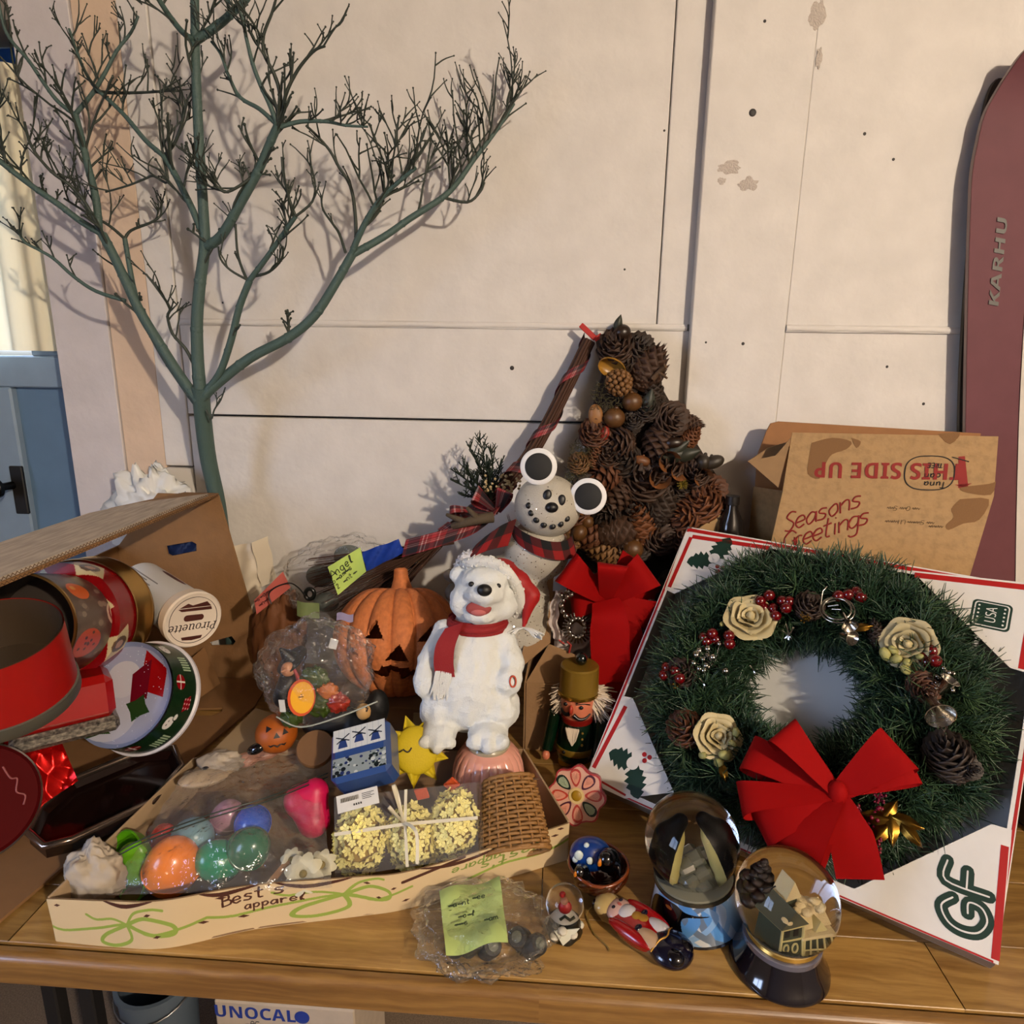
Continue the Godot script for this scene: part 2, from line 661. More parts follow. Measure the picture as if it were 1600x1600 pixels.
func handwrite(g: G, text: String, high: float, xf: Transform3D, pen: float, slant := 0.15, gap := 0.78) -> void:
	var x := 0.0
	for ch in text:
		for s in strokes(ch):
			var pts := []
			for q in smooth2(s, 4):
				pts.append(xf * Vector3((x + q.x + q.y * slant) * high, q.y * high, 0.0002))
			g.tube(pts, pen, 4)
		x += gap if ch != "l" and ch != "'" and ch != "i" else gap * 0.55
func blank(w: int, hh: int, col: Color) -> Image:
	var im := Image.create(w, hh, false, Image.FORMAT_RGB8)
	im.fill(col)
	return im
func dot(im: Image, x: float, y: float, r: float, col: Color, ry := -1.0) -> void:
	if ry < 0.0:
		ry = r
	for j in range(maxi(0, int(y - ry)), mini(im.get_height(), int(y + ry) + 2)):
		var k := 1.0 - pow((j - y) / maxf(ry, 0.5), 2.0)
		if k <= 0.0:
			continue
		var w := r * sqrt(k)
		var a := clampi(int(x - w), 0, im.get_width())
		var b := clampi(int(x + w) + 1, 0, im.get_width())
		if b > a:
			im.fill_rect(Rect2i(a, j, b - a, 1), col)
func line(im: Image, pts: Array, w, col: Color) -> void:
	for k in pts.size() - 1:
		var l: float = (pts[k + 1] - pts[k]).length()
		var m := maxi(1, int(l / 1.2))
		for j in m + 1:
			var q: Vector2 = pts[k].lerp(pts[k + 1], float(j) / m)
			var f := (k + float(j) / m) / (pts.size() - 1)
			var r: float = w if not w is Array else w[0] + (w[1] - w[0]) * sin(f * PI)
			dot(im, q.x, q.y, r, col)
func fill_poly(im: Image, pl: Array, col: Color) -> void:
	var lo: Vector2 = pl[0]
	var hi: Vector2 = pl[0]
	for q in pl:
		lo = lo.min(q); hi = hi.max(q)
	for y in range(maxi(0, int(lo.y)), mini(im.get_height(), int(hi.y) + 1)):
		var xs := []
		for k in pl.size():
			var a: Vector2 = pl[k]
			var b: Vector2 = pl[(k + 1) % pl.size()]
			if (a.y <= y + 0.5) != (b.y <= y + 0.5):
				xs.append(a.x + (b.x - a.x) * (y + 0.5 - a.y) / (b.y - a.y))
		xs.sort()
		for k in range(0, xs.size() - 1, 2):
			var x0 := clampi(int(round(xs[k])), 0, im.get_width())
			var x1 := clampi(int(round(xs[k + 1])), 0, im.get_width())
			if x1 > x0:
				im.fill_rect(Rect2i(x0, y, x1 - x0, 1), col)
func star(o: Vector2, r: float, r2: float, k: int, turn := 0.0) -> Array:
	var l := []
	for i in k * 2:
		var a := turn + PI * i / k
		l.append(o + Vector2(cos(a), sin(a)) * (r if i % 2 == 0 else r2))
	return l
func itex(im: Image) -> ImageTexture:
	return ImageTexture.create_from_image(im)
func printed(im: Image, rough := 0.5, o := {}) -> StandardMaterial3D:
	var m := mat(Color.WHITE, rough, o)
	m.albedo_texture = itex(im)
	return m
func plaid(n: int, base: Color, bands: Array) -> Image:     # bands: [centre, half width, colour] in shares of the repeat
	var im := blank(n, n, base)
	for y in n:
		for x in n:
			var cx := base
			var cy := base
			for b in bands:
				if absf(float(x) / n - b[0]) < b[1]:
					cx = b[2]
				if absf(float(y) / n - b[0]) < b[1]:
					cy = b[2]
			var twill := 0.5 + (0.12 if (x + y) % 4 < 2 else -0.12)
			im.set_pixel(x, y, cx.lerp(cy, twill))
	return im

# ---------------------------------------------------------------- the scene
func _ready() -> void:
	rng.seed = 7
	# camera
	var cam = Camera3D.new()
	cam.name = "camera"
	cam.fov = rad_to_deg(2.0 * atan(800.0 / FOC))
	cam.near = 0.05
	cam.far = 60.0
	add_child(cam)
	cam.transform = Transform3D(cam_turn, cam_at)
	cam.current = true
	# daylight outside, seen through the curtained door and the window behind the viewer
	var env = Environment.new()
	env.background_mode = Environment.BG_SKY
	var sk = ProceduralSkyMaterial.new()
	sk.sky_top_color = Color(0.72, 0.82, 1.0)
	sk.sky_horizon_color = Color(0.9, 0.94, 1.0)
	sk.ground_bottom_color = Color(0.45, 0.45, 0.42)
	sk.ground_horizon_color = Color(0.7, 0.72, 0.72)
	sk.sky_energy_multiplier = 3.0
	sk.ground_energy_multiplier = 1.2
	var sky = Sky.new()
	sky.sky_material = sk
	env.sky = sky
	env.tonemap_mode = Environment.TONE_MAPPER_LINEAR
	env.tonemap_exposure = 1.0
	env.sdfgi_enabled = true
	env.ssao_enabled = true
	env.ssil_enabled = true
	var we = WorldEnvironment.new()
	we.name = "surroundings"
	we.environment = env
	add_child(we)
	# the room's bulb, up to the right behind the viewer
	var bulb = OmniLight3D.new()
	bulb.name = "bulb_light"
	bulb.position = LAMP
	bulb.light_color = Color(1.0, 0.925, 0.83)
	bulb.light_energy = 8.6
	bulb.light_size = 0.045
	bulb.omni_range = 12.0
	bulb.omni_attenuation = 2.0
	bulb.shadow_enabled = true
	add_child(bulb)
	# daylight that comes in by the window in the left wall
	var day = AreaLight3D.new()
	day.name = "window_daylight"
	day.area_size = Vector2(1.0, 1.1)
	day.light_color = Color(0.52, 0.69, 1.0)
	day.light_energy = 0.75
	day.area_range = 12.0
	day.shadow_enabled = true
	add_child(day)
	day.transform = look(Vector3(-1.88, 0.75, 2.1), Vector3(-1, 0, 0))
	textures()
	room()
	bench()
	twig_tree()
	left_carton()
	pine_cone_tree()
	wreath_box()
	middle()
	lid_box()
	front_row()
	right_side()
	plastic_bags()

const LAMP = Vector3(1.55, 1.66, 2.95)

var T_fine: Texture2D
var T_cloth: Texture2D
var T_blotch: Texture2D
var T_speck: Texture2D
var T_crumple: Texture2D
var W_wood: Texture2D
var W_dark: Texture2D

func textures() -> void:
	T_fine = noise_tex("fine", FastNoiseLite.TYPE_SIMPLEX_SMOOTH, 0.05, 512, 0.0, 1.0, 4)
	T_cloth = noise_tex("cloth", FastNoiseLite.TYPE_CELLULAR, 0.09, 256, 0.0, 1.0, 2)
	T_blotch = noise_tex("blotch", FastNoiseLite.TYPE_SIMPLEX_SMOOTH, 0.012, 512, 0.95, 1.0, 5)
	T_speck = noise_tex("speck", FastNoiseLite.TYPE_SIMPLEX, 0.12, 512, 0.72, 1.0, 3)
	T_crumple = noise_tex("crumple", FastNoiseLite.TYPE_CELLULAR, 0.02, 512, 0.0, 1.0, 3)
	W_wood = wood(1, Color(0.68, 0.53, 0.29), Color(0.50, 0.355, 0.165))
	W_dark = wood(5, Color(0.42, 0.28, 0.14), Color(0.24, 0.14, 0.07))

func wood(sd: int, a: Color, b: Color) -> Texture2D:
	var fn = FastNoiseLite.new()
	fn.seed = sd
	fn.frequency = 0.01
	fn.fractal_octaves = 4
	var im = blank(768, 384, a)
	for y in 384:
		for x in 768:
			var w = fn.get_noise_2d(x * 0.5, y * 0.9) * 12.0
			var r = fn.get_noise_2d(x * 0.22 + 900.0, (y + w) * 8.0)
			var f = fn.get_noise_2d(x * 3.0, y * 60.0 + 300.0)
			var t = clampf(0.42 + r * 0.75 + f * 0.25 + fn.get_noise_2d(x * 0.6, y * 1.2 + 4000.0) * 0.35, 0.0, 1.0)
			im.set_pixel(x, y, a.lerp(b, t))
	return itex(im)

func room() -> void:
	var cream = mat(Color(0.83, 0.81, 0.785), 0.75, {"tone": T_blotch, "bump": T_fine, "deep": 0.06, "scale": 1.7})
	var beige = mat(Color(0.83, 0.73, 0.63), 0.75, {"tone": T_blotch, "bump": T_fine, "deep": 0.06, "scale": 2.1})
	var lilac = mat(Color(0.79, 0.765, 0.765), 0.75, {"tone": T_blotch, "bump": T_fine, "deep": 0.05, "scale": 1.9})
	var plain = mat(Color(0.50, 0.47, 0.44), 0.9)
	var dark = mat(Color(0.20, 0.17, 0.15), 0.9)
	# board wall, piece by piece
	var w = setting("wall_back")
	var g = G.new()
	var bx = func(gg: G, x0: float, x1: float, y0: float, y1: float, z0: float, z1: float, bev: float):
		gg.box(Vector3(x1 - x0, y1 - y0, z1 - z0), Transform3D(Basis(), Vector3((x0 + x1) / 2, (y0 + y1) / 2, (z0 + z1) / 2)), bev)
	bx.call(g, -1.0, 2.3, -0.9, 1.95, -0.12, -0.022, 0.0)
	part(w, "backing", g, dark, true)
	for q in [[-0.752, 0.185, 0.7275, 1.95, -0.025, 0.0, cream], [0.1875, 0.25, 0.7275, 1.95, -0.025, 0.0, cream], [-0.752, 0.25, 0.5405, 0.7165, -0.025, 0.001, cream], [-0.752, 0.25, -0.9, 0.5355, -0.025, 0.0, cream],
			[0.247, 0.418, -0.9, 1.95, -0.025, 0.026, cream], [0.4183, 0.80, 0.7275, 1.95, -0.025, 0.0245, cream], [0.4183, 0.80, -0.9, 0.7165, -0.025, 0.0235, cream], [0.80, 2.3, -0.9, 1.95, -0.025, 0.024, cream],
			[-0.81, -0.7535, 0.432, 1.95, -0.025, 0.003, cream], [-0.812, -0.754, -0.9, 0.4275, -0.025, 0.004, cream], [-0.897, -0.8115, -0.9, 1.95, -0.025, 0.0, beige], [-1.013, -0.8985, -0.9, 1.95, -0.06, 0.004, lilac]]:
		g = G.new()
		bx.call(g, q[0], q[1], q[2], q[3], q[4], q[5], 0.0015)
		part(w, "board", g, q[6], true)
	# the narrow rail with its ragged bead
	for q in [[-0.752, 0.243, 0.0], [0.4188, 0.80, 0.0245]]:
		g = G.new()
		var x0: float = q[0]
		var x1: float = q[1]
		g.grid(40, 6, func(u, t):
			var a: float = (t - 0.5) * PI
			return Vector3(lerpf(x0, x1, u), 0.7220 + 0.0062 * sin(a) + 0.0006 * sin(u * 31.0), q[2] + 0.0065 * cos(a) * (1.0 + 0.12 * sin(u * 17.0))))
		g.box(Vector3(x1 - x0, 0.012, 0.005), Transform3D(Basis(), Vector3((x0 + x1) / 2, 0.722, q[2] + 0.001)))
		part(w, "rail", g, cream, true)
	# nail heads and screw holes
	var nail = mat(Color(0.16, 0.14, 0.13), 0.6)
	for q in [[1176, 176, 5.0, 0.0262], [1351, 209, 2.2, 0.0247], [1396, 249, 2.0, 0.0247], [1195, 33, 2.0, 0.0262], [1161, 537, 2.4, 0.0262], [1103, 535, 1.6, 0.0262], [1386, 573, 2.0, 0.0237], [1443, 631, 2.2, 0.0237], [1038, 204, 1.6, 0.0], [976, 421, 1.6, 0.0], [800, 575, 3.4, 0.001], [348, 473, 1.6, 0.0], [1212, 470, 1.6, 0.0247]]:
		g = G.new()
		var r: float = q[2] / 780.0
		g.ball(tz(q[0], q[1], q[3]), Vector3(r, r, r * 0.25), 10, 6)
		part(w, "nail", g, nail, true)
	# daubs of scraped filler
	var daub = mat(Color(0.72, 0.68, 0.64), 0.9, {"bump": T_fine, "deep": 0.2, "scale": 9.0})
	for q in [[1140, 262, 16, 9], [1170, 288, 14, 9], [1128, 283, 6, 5], [1276, 25, 10, 18], [1280, 90, 4, 12]]:
		g = G.new()
		var o = tz(q[0], q[1], 0.0262)
		var fnz = FastNoiseLite.new()
		fnz.seed = q[0]
		fnz.frequency = 0.6
		g.grid(24, 3, func(u, t):
			var a: float = u * TAU
			var k: float = t * (1.0 + 0.55 * fnz.get_noise_2d(cos(a) * 2.0, sin(a) * 2.0))
			return o + Vector3(cos(a) * q[2] * k, sin(a) * q[3] * k, 0.6 * (1.0 - t) - 0.2) / 780.0, true)
		part(w, "daub", g, daub, true)
	# rest of the room's shell
	for q in [["floor", 0.15, -1.0, 2.9, 4.7, -0.97, -0.9, mat(Color(0.52, 0.45, 0.38), 0.8, {"tone": T_speck, "scale": 3.0})], ["ceiling", 0.15, -1.0, 2.9, 4.7, 1.95, 2.03, plain]]:
		g = G.new()
		bx.call(g, -2.05, 2.45, q[5], q[6], -1.35, 3.65, 0.0)
		structure(q[0], g, q[7])
	g = G.new()
	bx.call(g, 2.3, 2.4, -0.9, 1.95, -0.12, 3.6, 0.0)
	structure("wall_right", g, plain)
	g = G.new()
	bx.call(g, -2.0, 2.4, -0.9, 1.95, 3.5, 3.6, 0.0)
	structure("wall_front", g, plain)
	g = G.new()   # left wall round its window
	for q in [[-0.9, 0.2, -0.12, 3.5], [1.3, 1.95, -0.12, 3.5], [0.2, 1.3, -0.12, 1.6], [0.2, 1.3, 2.6, 3.5]]:
		bx.call(g, -2.0, -1.9, q[0], q[1], q[2], q[3], 0.0)
	structure("wall_left", g, plain)
	g = G.new()
	for q in [[0.2, 0.24, 1.6, 2.6], [1.26, 1.3, 1.6, 2.6], [0.24, 1.26, 1.6, 1.64], [0.24, 1.26, 2.56, 2.6], [0.24, 1.26, 2.08, 2.12]]:
		bx.call(g, -1.99, -1.93, q[0], q[1], q[2], q[3], 0.004)
	structure("window_1", g, mat(Color(0.85, 0.84, 0.82), 0.5))
	# wall over and beside the door opening
	g = G.new()
	bx.call(g, -2.0, -1.78, -0.9, 1.95, -0.12, 0.0, 0.0)
	bx.call(g, -1.78, -1.013, 1.25, 1.95, -0.12, 0.0, 0.0)
	structure("wall_beside_door", g, plain)
	# pendant bulb that lights the bench, out of the frame
	var t = thing("pendant_bulb", "bare bulb on a cord above and behind the viewer", "lamp", LAMP)
	g = G.new()
	g.lathe([Vector2(0.0, -0.05), Vector2(0.018, -0.046), Vector2(0.03, -0.028), Vector2(0.032, -0.008), Vector2(0.024, 0.014), Vector2(0.014, 0.03), Vector2(0.013, 0.04)], 20)
	var glow = mat(Color(1, 0.95, 0.85), 0.4)
	glow.emission_enabled = true
	glow.emission = Color(1.0, 0.86, 0.68)
	glow.emission_energy_multiplier = 6.0
	part(t, "bulb", g, glow, true)
	g = G.new()
	g.lathe([Vector2(0.0, 0.04), Vector2(0.018, 0.04), Vector2(0.018, 0.075), Vector2(0.008, 0.085), Vector2(0.0, 0.085)], 16)
	g.tube([Vector3(0, 0.08, 0), Vector3(0, 1.95 - LAMP.y, 0)], 0.003, 6)
	part(t, "socket", g, mat(Color(0.2, 0.2, 0.2), 0.5), true)
	# half-glazed blue door with a curtain behind the jamb
	var blue = mat(Color(0.50, 0.58, 0.66), 0.55, {"tone": T_blotch, "scale": 2.0})
	var d = setting("door_1")
	g = G.new()
	var ztop = tz(40, 556, -0.10).y
	bx.call(g, -1.775, -1.60, -0.895, 1.24, -0.12, -0.085, 0.003)
	bx.call(g, -1.14, -1.0, ztop, 1.24, -0.12, -0.085, 0.003)
	var p1 = tz(33, 605, -0.09)
	bx.call(g, -1.60, -1.0, p1.y, ztop, -0.12, -0.085, 0.003)
	bx.call(g, -1.60, -1.0, 1.14, 1.24, -0.12, -0.085, 0.003)
	bx.call(g, -1.60, -1.0, -0.895, -0.7, -0.12, -0.085, 0.003)
	var st = tz(33, 700, -0.09).x
	bx.call(g, st - 0.16, st, -0.9, p1.y, -0.12, -0.085, 0.004)
	part(d, "frame", g, blue, true)
	g = G.new()
	bx.call(g, st, -1.0, -0.7, p1.y, -0.115, -0.102, 0.0)
	bx.call(g, -1.6, st - 0.16, -0.7, p1.y, -0.115, -0.102, 0.0)
	part(d, "door_panel", g, mat(Color(0.36, 0.47, 0.58), 0.5, {"tone": T_blotch, "scale": 2.0}), true)
	g = G.new()
	g.quad(Vector3(-1.6, ztop, -0.105), Vector3(-1.14, ztop, -0.105), Vector3(-1.14, 1.14, -0.105), Vector3(-1.6, 1.14, -0.105))
	part(d, "pane", g, mat(Color(1, 1, 1), 0.02, {"alpha": 0.04}), true)
	g = G.new()
	var l0 = tz(14, 728, -0.082)
	var l1 = tz(46, 803, -0.082)
	bx.call(g, l0.x, l1.x, l1.y, l0.y, -0.088, -0.079, 0.002)
	part(d, "lock_plate", g, mat(Color(0.05, 0.045, 0.045), 0.5), true)
	g = G.new()
	g.lathe([Vector2(0, 0.0), Vector2(0.009, 0.0), Vector2(0.009, 0.03), Vector2(0.022, 0.036), Vector2(0.024, 0.046), Vector2(0.018, 0.056), Vector2(0, 0.058)], 20, along(tz(20, 758, -0.08), Vector3(-0.2, 0, 1)))
	part(d, "door_handle", g, mat(Color(0.05, 0.05, 0.05), 0.25, {"metal": 0.4}), true)
	var cu = thing("door_curtain", "cream curtain gathered over the glass of the blue door", "curtain", Vector3(-1.2, ztop, -0.07))
	g = G.new()
	var cbot = tz(40, 548, -0.06).y
	g.grid(90, 10, func(u, t2):
		return Vector3(lerpf(-1.62, -1.016, u), lerpf(1.2, cbot, t2), -0.062 + 0.010 * sin(u * 58.0) + 0.006 * sin(u * 23.0 + t2)))
	part(cu, "cloth", g, mat(Color(0.95, 0.91, 0.78), 0.9, {"back": Color(0.6, 0.58, 0.50)}))
	# a strip of sky lights the curtain from outside; the porch wall beyond the glass is left open

func bench() -> void:
	var t = thing("workbench", "long brown varnished wooden workbench with a rounded front edge", "workbench", Vector3(0, -0.9, 0.4))
	var rows = [[-0.0, 0.105], [0.105, 0.215], [0.215, 0.325], [0.325, 0.43], [0.43, 0.535], [0.535, 0.64], [0.64, 0.737]]
	var ends = [[-0.3, 0.5], [0.1], [-0.5, 0.35], [-0.1, 0.6], [-0.4, 0.28], [0.0, 0.66], [-0.62, 0.455]]
	for k in rows.size():
		var xs: Array = [-1.0]
		xs.append_array(ends[k])
		xs.append(1.6)
		for j in xs.size() - 1:
			var g = G.new()
			var a: float = xs[j] + 0.00012
			var b: float = xs[j + 1] - 0.00012
			var z0: float = rows[k][0] + 0.012 + 0.0003
			var z1: float = rows[k][1] + (0.012 if k < 6 else 0.0) - 0.0003
			var dy = rng.randf_range(-0.0004, 0.0)
			plank(g, a, b, -0.04, dy, z0, z1, rng.randf() * 3.0, rng.randf() * 2.0)
			var m: StandardMaterial3D = mat(Color(1, 1, 1).darkened(rng.randf() * 0.16), 0.42, {"coat": 0.25})
			m.albedo_texture = W_wood
			part(t, "plank", g, m)
	var fr = mat(Color(0.80, 0.76, 0.72), 0.4, {"coat": 0.3})
	fr.albedo_texture = W_wood
	var g2 = G.new()   # front rail, rounded
	var pl = []
	for k in 9:
		var a = PI / 2 * k / 8
		pl.append(Vector2(0.7405 + 0.007 + 0.010 * sin(a), -0.0005 - 0.010 + 0.010 * cos(a)))
	pl.append(Vector2(0.7575, -0.036)); pl.append(Vector2(0.7545, -0.040)); pl.append(Vector2(0.7405, -0.040)); pl.append(Vector2(0.7405, -0.003)); pl.append(Vector2(0.742, -0.0005))
	var run = 0.0
	for k in pl.size():
		var a: Vector2 = pl[k]
		var b: Vector2 = pl[(k + 1) % pl.size()]
		var r2 = run + (b - a).length()
		g2.quad(Vector3(-1.0, a.y, a.x), Vector3(1.6, a.y, a.x), Vector3(1.6, b.y, b.x), Vector3(-1.0, b.y, b.x), Vector2(0, run * 3.0), Vector2(2.6, run * 3.0), Vector2(2.6, r2 * 3.0), Vector2(0, r2 * 3.0))
		run = r2
	part(t, "front_rail", g2, fr)
	var legm = mat(Color(0.55, 0.5, 0.46), 0.6)
	legm.albedo_texture = W_dark
	for q in [[-0.93, 0.70], [-0.93, 0.08], [1.5, 0.70], [1.5, 0.08], [-0.62, 0.05]]:
		var g = G.new()
		g.box(Vector3(0.075, 0.84, 0.075), Transform3D(Basis(), Vector3(q[0], -0.48, q[1])), 0.003)
		part(t, "leg", g, legm)
	for px in [92, 148]:
		var g = G.new()
		g.box(Vector3(0.030, 0.84, 0.03), Transform3D(Basis(), Vector3(tz(px, 1590, 0.34).x, -0.48, 0.34)), 0.003)
		part(t, "stretcher_post", g, mat(Color(0.10, 0.09, 0.085), 0.6))
	# on the floor below
	var f0 = tz(333, 1558, 0.36)
	var f1 = tz(553, 1574, 0.36)
	var c = thing("fuel_carton", "white carton lettered UNOCAL in blue on the floor under the bench", "carton", Vector3((f0.x + f1.x) / 2, -0.9, 0.26))
	var g = G.new()
	var top: float = f0.y - 0.008
	g.box(Vector3(f1.x - f0.x, top + 0.9, 0.2), Transform3D(Basis(), Vector3((f0.x + f1.x) / 2, (top - 0.9) / 2, 0.26)), 0.003)
	part(c, "carton", g, mat(Color(0.74, 0.68, 0.60), 0.8, {"tone": T_blotch, "scale": 4.0}))
	g = G.new()
	var lm = tz(398, 1588, 0.3606)
	letters(g, "UNOCAL", 0.027, Transform3D(Basis(), Vector3(lm.x, top - 0.024, 0.3605)), font("Droid Sans", true), 0.0, 1.05)
	g.prism(star(Vector2(), 0.0145, 0.0143, 16), 0.0, 0.0006, Transform3D(Basis(), Vector3(lm.x + 0.092, top - 0.024, 0.3603)))
	part(c, "lettering", g, mat(Color(0.12, 0.22, 0.55), 0.6), false, "blue block lettering and disc")
	g = G.new()
	handwrite(g, "~RE~", 0.012, Transform3D(Basis(), Vector3(lm.x - 0.02, top - 0.055, 0.3605)), 0.0007)
	part(c, "scrawl", g, mat(Color(0.2, 0.2, 0.25), 0.6))
	var bu = thing("bucket", "dull blue-grey plastic bucket on the floor left of the lettered carton", "bucket", Vector3(tz(252, 1580, 0.33).x, -0.9, 0.33))
	g = G.new()
	g.lathe([Vector2(0, 0), Vector2(0.055, 0), Vector2(0.070, 0.38), Vector2(0.074, 0.38), Vector2(0.074, 0.388), Vector2(0.066, 0.388), Vector2(0.052, 0.004), Vector2(0, 0.004)], 32)
	part(bu, "pail", g, mat(Color(0.32, 0.37, 0.42), 0.5), true)
	g = G.new()
	var hp = []
	for k in 13:
		hp.append(Vector3(cos(PI * k / 12) * 0.073, 0.37 - 0.02 * sin(PI * k / 12), 0.005 + sin(PI * k / 12) * 0.07))
	g.tube(hp, 0.002, 6)
	part(bu, "handle", g, mat(Color(0.6, 0.6, 0.6), 0.3, {"metal": 1.0}), true)

func plank(g: G, x0: float, x1: float, y0: float, y1: float, z0: float, z1: float, u0: float, v0: float) -> void:
	var b = 0.0006
	var s = 1.1
	var tv = 2.2
	var P = func(x, y, z): return Vector3(x, y, z)
	var U = func(x, z): return Vector2(u0 + (x - x0) * s, v0 + (z - z0) * tv)
	g.quad(P.call(x0 + b, y1, z0 + b), P.call(x1 - b, y1, z0 + b), P.call(x1 - b, y1, z1 - b), P.call(x0 + b, y1, z1 - b), U.call(x0, z0), U.call(x1, z0), U.call(x1, z1), U.call(x0, z1))
	g.quad(P.call(x0, y0, z1), P.call(x1, y0, z1), P.call(x1, y1 - b, z1), P.call(x0, y1 - b, z1), U.call(x0, z1 + 0.04), U.call(x1, z1 + 0.04), U.call(x1, z1), U.call(x0, z1))
	g.quad(P.call(x0, y1 - b, z1), P.call(x1, y1 - b, z1), P.call(x1 - b, y1, z1 - b), P.call(x0 + b, y1, z1 - b), U.call(x0, z1), U.call(x1, z1), U.call(x1, z1), U.call(x0, z1))
	g.quad(P.call(x0, y0, z0), P.call(x1, y0, z0), P.call(x1, y1 - b, z0), P.call(x0, y1 - b, z0), U.call(x0, z0), U.call(x1, z0), U.call(x1, z0), U.call(x0, z0))
	g.quad(P.call(x0, y1 - b, z0), P.call(x1, y1 - b, z0), P.call(x1 - b, y1, z0 + b), P.call(x0 + b, y1, z0 + b), U.call(x0, z0), U.call(x1, z0), U.call(x1, z0), U.call(x0, z0))
	for x in [x0, x1]:
		g.quad(P.call(x, y0, z0), P.call(x, y0, z1), P.call(x, y1 - b, z1), P.call(x, y1 - b, z0), Vector2(0, 0), Vector2(0.1, 0), Vector2(0.1, 0.1), Vector2(0, 0.1))
	g.quad(P.call(x0, y0, z0), P.call(x1, y0, z0), P.call(x1, y0, z1), P.call(x0, y0, z1), U.call(x0, z0), U.call(x1, z0), U.call(x1, z1), U.call(x0, z1))

# ---------------------------------------------------------------- tall bare tree
func path_of(s: String, z0: float, z1: float) -> Array:
	var l = []
	var q = s.split(" ", false)
	for k in q.size():
		var xy: PackedStringArray = q[k].split(",")
		l.append(tz(float(xy[0]), float(xy[1]), lerpf(z0, z1, float(k) / maxf(1.0, q.size() - 1.0))))
	return smooth3(l, 4)
func taper(m: int, a: float, b: float) -> Array:
	var l = []
	for k in m:
		l.append(lerpf(a, b, float(k) / (m - 1)))
	return l
func twig(g: G, at: Vector3, dir: Vector3, long: float, r: float, depth: int) -> void:
	var pts = [at]
	var d = dir.normalized()
	var n = 5
	var bend = Vector3(rng.randf_range(-1, 1), rng.randf_range(-0.2, 0.9), rng.randf_range(-0.6, 0.6)) * 0.28
	for k in n:
		d = (d + bend * 0.45 + Vector3(rng.randf_range(-1, 1), rng.randf_range(-1, 1), rng.randf_range(-1, 1)) * 0.16).normalized()
		pts.append(pts[k] + d * long / n)
	for q in pts.size():
		pts[q].z = maxf(pts[q].z, 0.012)
	g.tube(pts, taper(pts.size(), r, r * 0.55), 5, false)
	g.ball(pts[n], Vector3.ONE * r * 1.05, 5, 4)
	if depth > 0:
		var m = rng.randi_range(1, 3)
		for k in m:
			var i = rng.randi_range(1, n - 1)
			var dd: Vector3 = (pts[i + 1] - pts[i]).normalized()
			var off = Vector3(rng.randf_range(-1, 1), rng.randf_range(-0.1, 1), rng.randf_range(-0.7, 0.7)).normalized()
			twig(g, pts[i], dd * 0.65 + off * 0.75, long * rng.randf_range(0.35, 0.7), r * 0.85, depth - 1)

